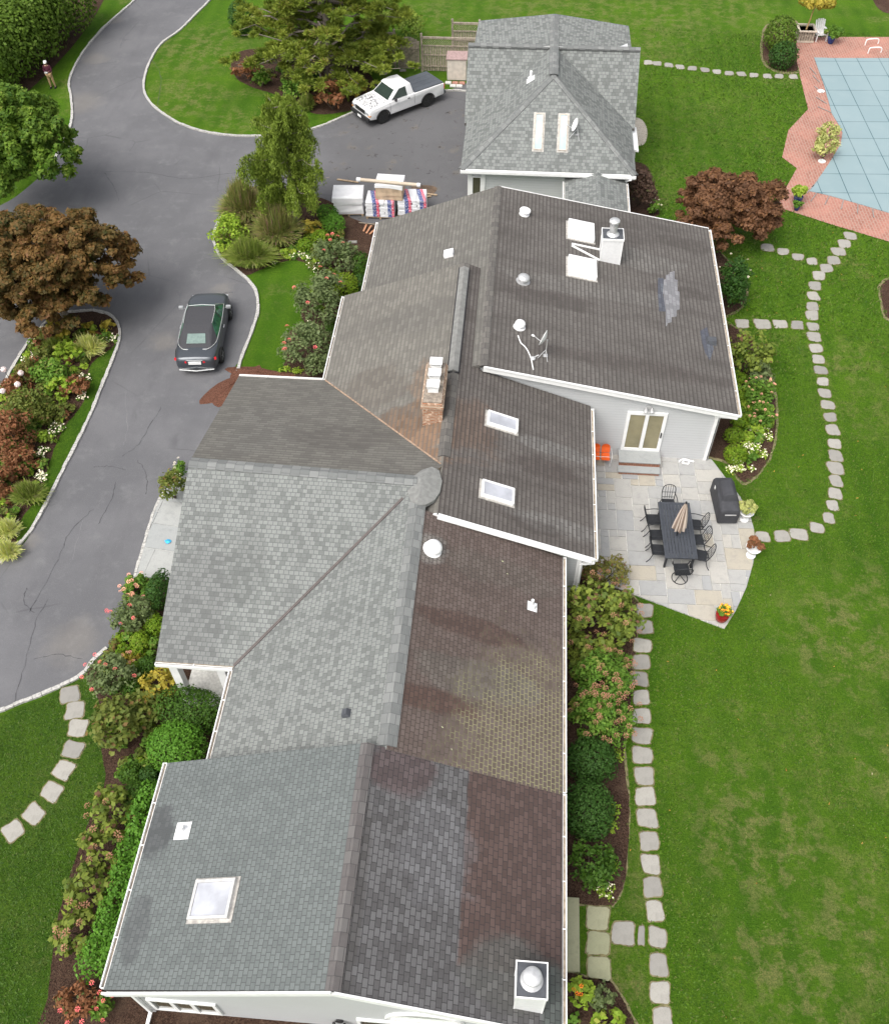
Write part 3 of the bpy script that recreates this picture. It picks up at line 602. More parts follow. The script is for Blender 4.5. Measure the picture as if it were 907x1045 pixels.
for i in range(n): mb.add([(arc[i][0],4.78,arc[i][1]),(arc[i+1][0],4.78,arc[i+1][1]),(arc2[i+1][0],4.78,arc2[i+1][1]),(arc2[i][0],4.78,arc2[i][1]),(arc[i][0],4.85,arc[i][1]),(arc[i+1][0],4.85,arc[i+1][1]),(arc2[i+1][0],4.85,arc2[i+1][1]),(arc2[i][0],4.85,arc2[i][1])],[(0,1,2,3),(0,4,5,1),(3,2,6,7)])
mb.box((-2.05,4.78,1.60),(-.15,4.85,1.69)); wf = mb.build('arched_window', M_trim, house)
mb = MB(HO); mb.add([(x,4.82,z) for x, z in arc2], [tuple(range(n+1))]); mb.build('pane', glass('arch_glass', (.50,.54,.50)), wf)
def floodlight(parent, off, p, two=True, mat=None, s=1):
    mb = MB(off); p = Vector(p); mb.lathe([(0,0),(.07*s,0),(.07*s,.03)], p, 12, Matrix.Rotation(math.pi/2, 3, 'X'))
    for sx in ((-1, 1) if two else (0,)):
        mb.lathe([(.02*s,0),(.03*s,.03*s),(.075*s,.14*s),(.08*s,.17*s),(0,.165*s)], p+Vector((sx*.09*s,-.04,-.02)), 12, Matrix.Rotation(math.radians(128), 3, 'X'))
    return mb.build('floodlight', mat or M_black, parent, smooth=True)
floodlight(house, HO, (-3.25,4.83,.75), s=1.5)
# B: middle wing
RY, RZ = 19.55, 4.75
plane(house, HO, [(-7.5,10.3,2.65),(-2.5,10.3,4.7),(-2.5,19.2,4.7),(-3.0,18.7,4.5),(-7.5,13.5,2.65)], S_C, side=M_gutin, label='light grey dimensional shingles, west slope of the middle wing')
plane(house, HO, [(-2.5,10.3,4.7),(2.1,10.3,2.65),(2.1,18.22,2.65),(-2.5,18.22,4.7)], S_BR, side=S_CAPD, label='dark brown mossy east slope of the middle wing')
cap(house, HO, (-2.5,10.4,4.7), (-2.5,18.5,4.7), S_CAP, .5, n1=.45, n2=.41)
gable(house, HO, -7.1, 1.75, -2.5, 2.55, 4.45, 2.5, 10.1, 18.6)
gutter(house, HO, (-7.52,10.45,2.64), (-7.52,13.38,2.64), (-1,0,0)); gutter(house, HO, (2.11,10.38,2.64), (2.11,18.2,2.64), (1,0,0))
# C: west wing with the porch
plane(house, HO, [(-9.9,RY,RZ),(-9.85,13.5,2.65),(-7.5,13.5,2.65),(-3.0,18.7,4.5),(-2.45,19.3,RZ)], S_C, side=M_gutin, label='light grey dimensional shingles, south slope of the west wing')
plane(house, HO, [(-9.9,RY,RZ),(-2.45,19.3,RZ),(-1.87,20.2,4.5),(-6.77,25.8,2.65),(-10.05,25.8,2.65)], S_CN, side=M_gutin, label='smooth tan grey north slope of the west wing')
cap(house, HO, (-9.9,RY,RZ), (-2.6,19.3,RZ), S_CAP, .42, n1=.36, n2=.33)
mb = MB(HO); ap = Vector((-2.45,19.3,RZ+.02)); rim = [(-2.95,18.85,4.58),(-2.78,18.35,4.66),(-2.5,18.12,4.72),(-2.2,18.2,4.66),(-1.92,18.5,4.58),(-1.75,18.95,4.53),(-1.72,19.5,4.53),(-1.88,20.0,4.56),(-2.15,20.1,4.62),(-2.5,19.85,4.70),(-2.85,19.4,4.73)]
rim = [(ap.x+(a-ap.x)*.84, ap.y+(b-ap.y)*.84, ap.z+(c_-ap.z)*.84) for a, b, c_ in rim]
for i in range(len(rim)-1): mb.face([ap, rim[i], rim[i+1]], [(ap.x, ap.y), rim[i][:2], rim[i+1][:2]])
mb.face([ap, rim[-1], rim[0]], [(ap.x, ap.y), rim[-1][:2], rim[0][:2]])
for a, b in zip(rim, rim[1:]+rim[:1]): mb.face([a, b, (b[0], b[1], b[2]-.12), (a[0], a[1], a[2]-.12)], [(0,0)]*4)
mb.build('roof_saddle', flat('saddle_shingle', (.205,.207,.197), .9, var=.14, scale=7, bump=.4), house)
mb = MB(HO); vp = [Vector((-7.5,13.5,2.67)), Vector((-3.0,18.7,4.52))]; d = (vp[1]-vp[0]).normalized(); r = Vector((d.y,-d.x,0)).normalized()
for k, (w0, w1) in enumerate(((-.038,-.012),(.012,.038))): mb.slab([vp[0]+r*w0+Vector((0,0,.03)), vp[1]+r*w0+Vector((0,0,.03)), vp[1]+r*w1+Vector((0,0,.03)), vp[0]+r*w1+Vector((0,0,.03))], .03)
mb.slab([vp[0]-r*.02+Vector((0,0,.015)), vp[1]-r*.02+Vector((0,0,.015)), vp[1]+r*.02+Vector((0,0,.015)), vp[0]+r*.02+Vector((0,0,.015))], .02)
mb.build('valley_flashing', flat('copper_flashing', (.125,.105,.10), .6, var=.1), house)
mb = MB(HO); vp = [Vector((-6.77,25.8,2.66)), Vector((-1.95,20.25,4.49))]; mb.bar(vp[0], vp[1], .05, .04); mb.build('valley_flashing', flat('rusty_flashing', (.34,.24,.17), .8, var=.3), house)
mb = MB(HO)                                                     # gabled west wing walls
mb.add([(-9.6,14.9,0),(-9.6,25.3,0),(-9.6,25.3,2.5),(-9.6,RY,4.55),(-9.6,14.9,2.95),(-3,14.9,0),(-3,25.3,0),(-3,25.3,2.5),(-3,RY,4.4),(-3,14.9,2.95)], [(0,1,2,3,4),(9,8,7,6,5),(0,5,6,1),(1,6,7,2),(2,7,8,3),(3,8,9,4),(4,9,5,0)]); mb.build('wall', M_side, house)
gutter(house, HO, (-9.85,13.49,2.64), (-7.55,13.49,2.64), (0,-1,0)); gutter(house, HO, (-10.05,25.81,2.64), (-6.9,25.81,2.64), (0,1,0))
mb = MB(HO); mb.slab([(-9.8,13.55,2.5),(-9.8,14.9,2.95),(-7.2,14.9,2.95),(-7.2,13.55,2.5)], .03); mb.box((-9.82,13.55,2.30),(-7.3,13.68,2.5)); mb.build('porch_ceiling', M_trim, house)
for x in (-9.45, -8.0):
    mb = MB(HO); mb.box((x-.13,13.55,0),(x+.13,13.81,2.3)); mb.box((x-.17,13.51,0),(x+.17,13.85,.2)); mb.build('porch_column', M_trim, house, bevel=.01)
window(house, HO, -9.2, -8.3, .5, 2.2, 14.9, 1, glass('bright_glass', (.33,.33,.33)), name='window'); window(house, HO, -7.95, -7.4, .4, 2.3, 14.9, 1)
mb = MB(HO); mb.box((-9.6,13.4,.0),(-7.2,14.9,.14)); mb.build('porch_floor', M_joint, house)
# D: central wing
plane(house, HO, [(-1.87,30.85,4.5),(-6.77,30.85,2.65),(-6.77,25.8,2.65),(-1.9,20.1,4.49),(-2.3,19.0,4.34),(-2.5,18.22,4.26),(-1.87,18.22,4.5)], S_DL, side=S_CAPD, label='tan grey west slope of the centre wing, rust stained below the chimney')
plane(house, HO, [(-1.87,18.22,4.5),(3.1,18.22,2.65),(3.1,25.12,2.65),(-.95,25.12,4.158),(-.95,30.85,4.158),(-1.87,30.85,4.5)], S_D, side=S_CAPD, label='brown streaked east slope of the centre wing with two skylights')
cap(house, HO, (-1.87,20.6,4.5), (-1.87,30.8,4.5), S_CAPD, .40, n1=.37, n2=.37)
mb = MB(HO); mb.slab([(-2.06,24.6,4.51),(-1.87,24.6,4.60),(-1.87,30.5,4.60),(-2.06,30.5,4.51)], .06); mb.slab([(-1.87,24.6,4.60),(-1.68,24.6,4.51),(-1.68,30.5,4.51),(-1.87,30.5,4.60)], .06)
for f_ in mb.uv: pass
rv = mb.build('ridge_vent', flat('ridge_vent_grey', (.20,.20,.19), .85, var=.15, scale=5), house)
mb = MB(HO)
for sx in (-1, 1): mb.bar((-1.87+sx*.20,24.55,4.50), (-1.87+sx*.20,30.5,4.50), .035, .05)
mb.bar((-2.08,24.55,4.5),(-1.66,24.55,4.5),.04,.05); mb.build('vent_rim', M_black, rv)
plane(house, HO, [(-6.4,30.55,2.5),(-1.87,30.55,4.3),(-1.87,30.8,4.3),(-6.4,30.8,2.5)], S_DL, name='rake_return', th=.3)
gable(house, HO, -6.35, 2.75, -1.87, 2.55, 4.2, 2.55, 18.42, 30.5)
mb = MB(HO); mb.bar((-2.45,18.17,4.24), (-1.87,18.17,4.42), .06, .20); mb.bar((-1.87,18.17,4.42), (3.1,18.17,2.58), .06, .20); mb.bar((-1.87,18.08,4.44),(3.0,18.08,2.62), .09, .04); mb.build('rake_board', M_trim, house)
mb = MB(HO); mb.box((2.6,18.36,0),(2.79,18.42,2.45)); mb.box((2.75,18.36,0),(2.80,18.55,2.45)); mb.build('corner_board', M_trim, house)
gutter(house, HO, (-6.78,25.9,2.64), (-6.78,30.8,2.64), (-1,0,0)); gutter(house, HO, (3.11,18.2,2.64), (3.11,25.0,2.64), (1,0,0), w=.09)
downspout(house, HO, [(3.12,18.15,2.5), (2.72,18.3,2.2), (2.72,18.3,.2)]); downspout(house, HO, [(2.15,18.05,2.5), (1.9,18.3,2.3), (1.9,18.34,.2)])
# E: north wing
EN, ES, EZ = 36.4, 25.05, 4.42
zW = 2.55
plane(house, HO, [(-.83,ES,EZ),(8.4,ES,zE),(8.4,EN+.15,zE),(-.83,EN,EZ)], S_E, label='broad brown streaked east slope of the north wing')
plane(house, HO, [(-.83,ES+.1,EZ),(-.83,EN,EZ),(-6.05,EN-.15,zW),(-6.05,30.4,zW),(-2,30.4,4.0),(-2,ES+.1,4.0)], S_EL, side=S_CAPD, label='grey tan west slope of the north wing')
cap(house, HO, (-.83,ES,EZ), (-.83,EN,EZ), S_CAPD, .30, n1=.19, n2=.35)
gable(house, HO, -5.6, 7.78, -.83, 2.45, 4.22, 2.55, 25.2, EN-.3)
mb = MB(HO); mb.bar((-.83,ES-.02,EZ-.12), (8.42,ES-.02,zE-.12), .05, .22); mb.bar((-.75,ES-.05,EZ-.02), (8.42,ES-.05,zE-.02), .06, .05); mb.build('rake_board', M_trim, house); mb = MB(HO); mb.bar((-.83,EN+.02,EZ-.08),(8.42,EN+.17,zE-.08),.04,.18); mb.build('rake_board', M_trim, house)
mb = MB(HO); mb.box((7.66,25.14,0),(7.82,25.2,2.5)); mb.box((7.78,25.14,0),(7.83,25.36,2.5)); mb.slab([(7.6,25.1,2.5),(8.4,25.1,2.46),(8.4,25.4,2.46),(7.6,25.4,2.5)], .1); mb.build('corner_board', M_trim, house)
gutter(house, HO, (8.41,ES+.02,2.62), (8.41,EN+.1,2.62), (1,0,0), w=.10); gutter(house, HO, (-6.06,30.95,zW), (-6.06,EN-.2,zW), (-1,0,0))
# patio sliding door with its stoop
mb = MB(HO); x0, x1, z0, z1 = 4.50, 5.92, .42, 2.42
mb.box((x0-.02,25.13,z0),(x0+.10,25.2,z1)); mb.box((x1-.10,25.13,z0),(x1+.02,25.2,z1)); mb.box((x0+.1,25.13,z1-.12),(x1-.1,25.2,z1)); mb.box((x0+.1,25.13,z0),(x1-.1,25.2,z0+.12)); mb.box((5.15,25.11,z0+.12),(5.28,25.2,z1-.12))
dr = mb.build('sliding_door', M_trim, house)
for a, b in ((x0+.104,5.146),(5.284,x1-.104)):
    mb = MB(HO); mb.box((a,25.16,z0+.124),(b,25.18,z1-.124)); mb.build('pane', glass('door_glass', (.24,.215,.13)), dr)
mb = MB(HO); mb.box((5.84,25.08,1.2),(5.88,25.13,1.45)); mb.build('handle', M_black, dr)
mb = MB(HO); mb.box((4.45,24.55,0.0),(5.95,25.19,.38)); mb.box((4.42,24.22,0),(5.93,24.55,.19)); st = mb.build('door_step', flat('step_brick', (.30,.15,.10), .9, var=.3, scale=18), house)
mb = MB(HO); mb.box((4.40,24.50,.38),(5.97,25.19,.42)); mb.box((4.38,24.17,.19),(5.95,24.50,.23)); o = mb.build('tread', M_blue, st); setattr_tint(o, [.3]*len(o.data.polygons))
floodlight(house, HO, (5.21,25.17,2.72), mat=M_galv, s=1.2)
# roof fixtures --------------------------------------------------
def zA(x, y): return 4.88+.377*(x+2.97) if x < -2.97 else 4.88-.44*(x+2.97)
def zB(x, y): return 4.7+.41*(x+2.5) if x < -2.5 else 4.7-.4457*(x+2.5)
def zD(x, y): return 4.5+.3776*(x+1.87) if x < -1.87 else 4.5-.3722*(x+1.87)
def zEE(x, y): return EZ-.1918*(x+.83) if x > -.83 else EZ+.358*(x+.83)
def frame_at(zf, x, y):
    e = .01; n = Vector((-(zf(x+e,y)-zf(x-e,y))/(2*e), -(zf(x,y+e)-zf(x,y-e))/(2*e), 1)).normalized(); ux = Vector((1,0,-n.x/n.z)).normalized(); uy = n.cross(ux).normalized()
    return Vector((x, y, zf(x, y))), Matrix((ux, uy, n)).transposed()
def skylight(parent, off, zf, x, y, w, l, glassm, h=.14, dome=False, rim=.06, frame=None, sh=0):
    c, m = frame_at(zf, x, y); mb = MB(off)
    def bx(a, b):
        vs = [c+m@Vector((q if True else 0)) for q in []]
        x0_, y0_, z0_ = a; x1_, y1_, z1_ = b
        vs = [c+m@Vector(v)+Vector((0, 0, 0)) for v in [(x0_,y0_,z0_),(x1_,y0_,z0_),(x1_,y1_,z0_),(x0_,y1_,z0_),(x0_,y0_,z1_),(x1_,y0_,z1_),(x1_,y1_,z1_),(x0_,y1_,z1_)]]
        mb.add(vs, [(0,3,2,1),(4,5,6,7),(0,1,5,4),(1,2,6,5),(2,3,7,6),(3,0,4,7)])
    w2, l2 = w/2, l/2
    bx((-w2,-l2,-.05),(-w2+rim,l2,h)); bx((w2-rim,-l2,-.05),(w2,l2,h)); bx((-w2+rim,-l2,-.05),(w2-rim,-l2+rim,h)); bx((-w2+rim,l2-rim,-.05),(w2-rim,l2,h))
    s = mb.build('skylight', frame or M_trim, parent)
    mb = MB(off); bx((-w2-.07,-l2-.07,0),(w2+.07,l2+.07,.025)); mb.build('flashing', flat('lead_flashing', (.42,.40,.37), .6, .2, var=.25), s)
    mb = MB(off)
    if dome:
        n = 6; gr = [[c+m@Vector(((i/n-.5)*(w-.02), (j/n-.5)*(l-.02), h+.012+.10*max(0, min(1, 3*min(i, n-i)/n))*max(0, min(1, 3*min(j, n-j)/n)))) for j in range(n+1)] for i in range(n+1)]
        for i in range(n):
            for j in range(n): mb.face([gr[i][j], gr[i+1][j], gr[i+1][j+1], gr[i][j+1]])
        mb.build('dome', glassm, s, smooth=True)
    else:
        bx((-w2+rim+.003,-l2+rim+.003,h-.05),(w2-rim-.003,l2-rim-.003,h-.025)); mb.build('pane', glassm, s)
    return s
skylight(house, HO, zA, -6.27, 6.63, 1.12, .92, M_skyglass, rim=.07, frame=flat('aluminium_frame', (.60,.59,.57), .4, .3))
skylight(house, HO, zD, -.08, 22.85, 1.10, .62, M_skyglass); skylight(house, HO, zD, -.10, 19.68, 1.10, .66, M_skyglass)
skylight(house, HO, zEE, 2.72, 34.25, 1.10, 1.15, M_skywhite, dome=True, h=.2); skylight(house, HO, zEE, 2.74, 31.75, 1.15, 1.15, M_skywhite, dome=True, h=.2)
def hitE(px, py): 
    v = RM@_ray(px, py); n = np.array([.1918, 0, 1.0]); d = EZ-.1918*.83; t = (d-n.dot(CAM))/n.dot(v); p = CAM+v*t; return (p[0], p[1])
def domevent(zf, x, y, r, parent=house, off=HO, tone=None):
    c, m = frame_at(zf, x, y); mb = MB(off); mb.lathe([(r*1.15,0),(r*1.15,.02),(r*.55,.03),(r*.55,.12),(r,.13),(r,.17),(r*.85,.24),(r*.5,.28),(.001,.30)], c, 24, m); mb.lathe([(r*.1,.0),(r*.1,.01)], c, 6, m)
    p = mb.build('roof_vent', tone or M_whitep, parent, smooth=True); return p
domevent(zB, -1.92, 16.85, .26); domevent(zEE, .42, 30.25, .24, tone=M_galv); domevent(zEE, .36, 27.5, .20)
def pipevent(zf, x, y, parent=house, off=HO, r=.05, h=.35):
    c, m = frame_at(zf, x, y); mb = MB(off); mb.lathe([(r,-.05),(r,h),(r*.7,h),(r*.7,h-.05)], c, 12); mb.lathe([(r*2.6,.0),(r*2.4,.02),(r*1.3,.10),(r*1.15,.14)], c, 14, m)
    bxs = [c+m@Vector(v) for v in ((-r*3.2,-r*3.2,.006),(r*3.2,-r*3.2,.006),(r*3.2,r*3.2,.012),(-r*3.2,r*3.2,.012))]; mb.face(bxs)
    return mb.build('vent_pipe', M_whitep, parent, smooth=True)
pipevent(zB, 1.15, 15.95); pipevent(zA, -7.60, 8.4, r=.07, h=.28)
c, m = frame_at(zEE, -2.62, 32.3); mb = MB(HO); mb.obox(c+Vector((0,0,.08)), (.40,.40,.16), 0, 0, -.33); mb.build('box_vent', M_whitep, house, bevel=.02)
c, m = frame_at(zEE, .35, 34.75); mb = MB(HO); mb.lathe([(.22,0),(.22,.02),(.13,.03),(.13,.16),(.24,.17),(.22,.22),(.001,.26)], c, 20, m); mb.build('roof_vent', M_whitep, house, smooth=True)
c, m = frame_at(zB, -3.72, 11.45); mb = MB(HO); mb.add([c+m@Vector(v) for v in ((-.12,-.12,0),(.12,-.12,0),(.12,.12,0),(-.12,.12,0),(-.10,-.10,.10),(.06,-.08,.15),(.06,.08,.15),(-.10,.10,.10))], [(4,5,6,7),(0,1,5,4),(1,2,6,5),(2,3,7,6),(3,0,4,7)]); mb.build('slant_vent', M_dark, house)
c, m = frame_at(zEE, *hitE(725, 349)); mb = MB(HO); mb.add([c+m@Vector(v) for v in ((-.2,-.18,0),(.2,-.18,0),(.2,.18,0),(-.2,.18,0),(-.16,-.14,.12),(.14,-.12,.20),(.14,.12,.20),(-.16,.14,.12))], [(4,5,6,7),(0,1,5,4),(1,2,6,5),(2,3,7,6),(3,0,4,7)]); mb.build('slant_vent', M_dark, house)
# repair patches of newer shingles
def patch(zf, pts, mat, lift=.012):
    mb = MB(HO); q = [(x, y, zf(x, y)+lift) for x, y in pts]; mb.face(q, uvplane(q)); return mb.build('shingle_patch', mat, house)
PM = shingle('patch_silver', (.25,.25,.26), (.19,.19,.20), .3, .15, .5, (.14,.14,.15), .010, streak=.05); PB = shingle('patch_blue', (.115,.125,.145), (.085,.09,.11), .3, .15, .5, (.05,.05,.055), .010, streak=.05)
patch(zEE, [hitE(*q) for q in ((676,286),(679,285),(679,281),(683,280),(683,278),(688,277),(688,285),(691,286),(691,297),(693,298),(693,316),(690,317),(690,323),(685,324),(685,329),(681,330),(680,333),(679,333),(679,318),(677,317),(677,300),(676,300))], PM); patch(zEE, [hitE(*q) for q in ((671,284),(677,284),(676,300),(679,318),(672,318),(671,300))], PB, .014)
patch(zEE, [hitE(*q) for q in ((714,338),(721,334),(724,345),(728,356),(724,368),(719,360),(716,350))], PB)
# brick chimney
def brickm():
    t = NT('chimney_brick'); v = t.coord(); b = t.n('TexBrick', Vector=t.vmul(v, (1,1,1)), Color1=(.32,.14,.075), Color2=(.40,.23,.15), Mortar=(.36,.29,.22), Scale=1)
    x = t.xyz(v); cb = t.n('CombineXYZ'); t.put(cb.inputs[0], t.math('ADD', x[0], x[1])); t.put(cb.inputs[1], x[2]); t.t.links.new(cb.outputs[0], b.inputs['Vector'])
    b.inputs['Brick Width'].default_value = .22; b.inputs['Row Height'].default_value = .075; b.inputs['Mortar Size'].default_value = .012
    c = t.mix(t.noise(v, 9, 3, .6, .5, .7), b.outputs['Color'], (.70, .55, .42)); t.bump(b.outputs['Fac'], -.5, .01); return t.out(c, .9, spec=.2)
M_brick = brickm()
mb = MB(HO); mb.box((-2.72,22.2,3.9),(-2.05,24.2,5.20)); mb.box((-2.76,22.16,5.0),(-2.01,24.24,5.10)); ch = mb.build('chimney', M_brick, house)
mb = MB(HO); mb.box((-2.70,22.25,5.20),(-2.07,24.18,5.26)); mb.build('chimney_crown', flat('mortar_crown', (.25,.21,.17), .9, var=.3), ch)
for y in (22.85, 23.4, 23.95):
    mb = MB(HO); mb.box((-2.56,y-.16,5.26),(-2.22,y+.12,5.42)); mb.slab([(-2.60,y-.20,5.56),(-2.18,y-.20,5.56),(-2.18,y+.16,5.56),(-2.60,y+.16,5.56)], .03)
    for sx in (-2.57,-2.21):
        for sy in (-.17,.13): mb.box((sx-.012,y+sy-.012,5.42),(sx+.012,y+sy+.012,5.54))
    mb.build('chimney_cap', M_white, ch)
# sided chimney chases with flues
def chase(x0, x1, y0, y1, zb, zt, flue, parent=house, off=HO):
    mb = MB(off); mb.box((x0,y0,zb),(x1,y1,zt)); b = mb.build('chimney_chase', flat('chase_siding', (.70,.70,.70), .6, var=.04), parent)
    mb = MB(off)
    for sx in (x0-.01, x1-.03):
        for sy in (y0-.01, y1-.03): mb.box((sx,sy,zb),(sx+.04,sy+.04,zt-.001))
    mb.box((x0-.03,y0-.03,zt-.06),(x1+.03,y0,zt+.03)); mb.box((x0-.03,y1,zt-.06),(x1+.03,y1+.03,zt+.03)); mb.box((x0-.03,y0,zt-.06),(x0,y1,zt+.03)); mb.box((x1,y0,zt-.06),(x1+.03,y1,zt+.03)); mb.build('corner_trim', M_trim, b)
    mb = MB(off); mb.box((x0+.002,y0+.002,zt),(x1-.002,y1-.002,zt+.015)); mb.build('chase_cover', M_dark, b)
    c = Vector(((x0+x1)/2, (y0+y1)/2, zt+.01)); mb = MB(off)
    mb.lathe([(.26,0),(.24,.02),(.17,.08),(.15,.10),(.15,flue),(.16,flue),(.16,flue+.02),(.10,flue+.03),(.10,flue+.12),(.21,flue+.13),(.21,flue+.20),(.17,flue+.24),(.001,flue+.26)], c, 24); mb.build('flue', M_galv, b, smooth=True)
    return b
chase(3.50, 4.32, 32.58, 33.30, 3.3, 4.62, .42); chase(.96, 1.62, 4.95, 5.66, 2.9, 4.30, .12)
mb = MB(HO)
for a, b in (((2.35,33.32,zEE(2.35,33.3)+.03),(3.5,33.3,zEE(3.5,33.3)+.04)), ((2.35,33.2,zEE(2.35,33.2)+.03),(3.48,32.55,zEE(3.48,32.5)+.05))): mb.bar(a, b, .07, .05)
mb.build('cricket_flashing', M_trim, house)
# satellite dishes
def dish(name, label, base, aim, r=.30, mast=.55, side=1):
    base = Vector(base); t = thing(name, label, 'satellite dish', base); top = Vector((0,0,mast)); a = Vector(aim).normalized()
    mb = MB(); mb.tube([(0,0,0),(0,0,.1),(side*.02,0,mast)], .022, 8); mb.tube([(-.35,-.25,-.02),(0,0,.3)], .012, 6); mb.tube([(.1,-.38,-.1),(0,0,.3)], .012, 6); mb.obox((0,0,.015), (.16,.16,.02)); mb.build('mast', M_galv, t)
    q = a.to_track_quat('Z', 'Y').to_matrix(); mb = MB(); mb.lathe([(.001,0),(r*.35,.012),(r*.7,.05),(r,.10),(r,.115),(r*.7,.065),(r*.35,.03),(.001,.02)], top+a*.05, 28, q); mb.build('reflector', M_white, t, smooth=True)
    f = top+a*.45+q@Vector((0,-r*.9,0))*.5; mb = MB(); mb.tube([top+q@Vector((0,-r*.75,.08)), f], .014, 6); mb.build('feed_arm', M_galv, t)
    mb = MB(); mb.lathe([(.03,0),(.045,.08),(.02,.12)], f, 10, q); mb.build('receiver', M_white, t); return t
d1 = dish('satellite_dish', 'white satellite dish on a tripod mast on the brown roof above the patio wall', (1.35,26.2,zEE(1.35,26.2)), (-.95,.35,.30), .30, .75)
mb = MB(); cpts = [(528.5,343),(531,350),(536,355),(540,362),(542,368),(544,378)]; pp = [Vector((*hitE(x, y), 0)) for x, y in cpts]
for p in pp: p.z = zEE(p.x, p.y)+.03
mb.tube(smooth_path(pp, 5), .022, 6); tag(mb.build('roof_cable', M_white), 'white cable winding over the brown roof from round vent to rake board', 'cable')
mb = MB(HO); mb.lathe([(.10,0),(.10,.05),(.04,.1)], (.9,25.9,zEE(.9,25.9)), 12); mb.tube([(.9,25.9,zEE(.9,25.9)+.06),(1.1,25.95,zEE(1.1,25.9)+.2)], .02, 6); mb.build('cable_bracket', M_galv, house)

# ================================================================== GARAGE
gar = thing('garage', 'detached grey garage with a hipped and cross gabled light shingle roof', 'garage', GO)
xl, xr, xm, ye, yr, ze, zr = -2.68, 5.42, 1.40, 40.2, 47.0, 2.9, 5.6
plane(gar, GO, [(xl,ye,ze),(xr,ye,ze),(xm,44.1,zr)], S_G)
plane(gar, GO, [(xl,ye,ze),(xm,44.1,zr),(xm,yr,zr),(xm-.15,46.9,5.5),(xl,44.5,ze)], S_G)
plane(gar, GO, [(xr,ye,ze),(xr,44.5,ze),(xm+.15,46.9,5.5),(xm,yr,zr),(xm,44.1,zr)], S_G)
plane(gar, GO, [(xl-.1,44.45,ze-.05),(xm,44.45,ze-.05),(xm,yr,zr-.05),(xl-.1,yr,zr-.05)], S_G, side=S_CAPD); plane(gar, GO, [(xm,44.45,ze-.05),(xr+.15,44.45,ze-.05),(xr+.15,yr,zr-.05),(xm,yr,zr-.05)], S_G, side=S_CAPD)
plane(gar, GO, [(xl-.1,yr,zr-.05),(xr+.15,yr,zr-.05),(xr+.15,50.2,2.9),(xl-.1,50.2,2.9)], S_G)
plane(gar, GO, [(xm,yr-.1,5.62),(xm+.03,50.3,5.66),(-2.45,50.3,5.22),(-2.55,yr-.1,5.18)], S_G); plane(gar, GO, [(xm,yr-.1,5.62),(5.25,yr-.1,5.12),(5.2,50.3,5.16),(xm+.03,50.3,5.66)], S_G)
cap(gar, GO, (xl,ye,ze), (xm,44.1,zr), S_CAP, .34, n1=.45, n2=.45); cap(gar, GO, (xr,ye,ze), (xm,44.1,zr), S_CAP, .34, n1=.45, n2=.45); cap(gar, GO, (xm,44.0,zr+.03), (xm,50.2,zr+.07), S_CAP, .42, n1=.2, n2=.2)
cap(gar, GO, (xl-.1,yr,zr-.03), (xr+.15,yr,zr-.03), S_CAP, .34, n1=.4, n2=.4)
mb = MB(GO); mb.box((-2.3,40.55,0),(5.05,50,2.8)); mb.add([(-2.3,44.6,2.8),(-2.3,47,5.3),(-2.3,49.9,5.0),(-2.3,49.9,2.8),(5.05,44.6,2.8),(5.05,47,5.3),(5.05,49.9,5.0),(5.05,49.9,2.8)], [(0,1,2,3),(7,6,5,4),(3,2,6,7),(2,1,5,6)]); mb.build('wall', M_side, gar)
mb = MB(GO); mb.box((-2.36,40.49,0),(-2.16,40.55,2.75)); mb.box((-1.72,40.49,0),(-1.54,40.55,2.75)); mb.box((4.95,40.49,0),(5.1,40.55,2.75)); mb.box((-2.36,40.55,0),(-2.30,40.75,2.75)); mb.build('corner_board', M_trim, gar)
window(gar, GO, -2.12, -1.76, .9, 2.3, 40.55, 1, fw=.04)
mb = MB(GO); mb.box((xl+.02,ye-.03,ze-.24),(xr-.02,ye+.02,ze-.04)); mb.build('fascia', M_trim, gar)
gutter(gar, GO, (xl,ye-.03,ze-.02), (xr,ye-.03,ze-.02), (0,-1,0)); downspout(gar, GO, [(5.2,40.0,2.75),(4.98,40.45,2.4),(4.98,40.45,.2)])
def zG(x, y): return ze+(zr-ze)/(44.1-ye)*(y-ye)
for x, y0_ in ((.85,41.75),(1.98,41.75)): skylight(gar, GO, zG, x, y0_, .40, 1.75, M_skyblue, rim=.05, frame=flat('tan_frame', (.45,.40,.34), .6), h=.08)
def zGW(x, y): return ze+(zr-ze)/(xm-xl)*(x-xl)
pipevent(zGW, .35, 44.9, gar, GO, r=.07, h=.4)
dish('satellite_dish', 'white satellite dish on the garage roof beside the right skylight', (2.62,41.7,zG(0,41.7)), (-.9,-.1,.35), .30, .45, -1)
# side door hood and light on the garage's east wall
mb = MB(GO); mb.box((5.05,43.0,0),(5.6,43.1,2.5)); mb.box((5.05,44.9,0),(5.6,45.0,2.5)); mb.slab([(5.05,42.9,2.75),(5.72,42.9,2.55),(5.72,45.1,2.55),(5.05,45.1,2.75)], .08); mb.build('door_hood', M_trim, gar)
mb = MB(GO); mb.box((5.05,43.4,0),(5.10,44.4,2.1)); mb.build('door', M_white, gar)
# covered link between garage and house
lx = 3.65
plane(gar, GO, [(2.2,36.3,2.45),(lx,36.3,2.95),(lx,40.5,2.95),(2.2,40.5,2.45)], S_G, name='link_roof'); plane(gar, GO, [(lx,36.3,2.95),(5.02,36.3,2.45),(5.02,40.5,2.45),(lx,40.5,2.95)], S_G, name='link_roof')
mb = MB(GO); mb.box((2.5,36.4,0),(4.75,40.5,2.4)); mb.build('link_wall', M_side, gar)
gutter(gar, GO, (2.19,37.2,2.44), (2.19,40.2,2.44), (-1,0,0), w=.07); gutter(gar, GO, (5.03,36.9,2.44), (5.03,40.2,2.44), (1,0,0), w=.07)

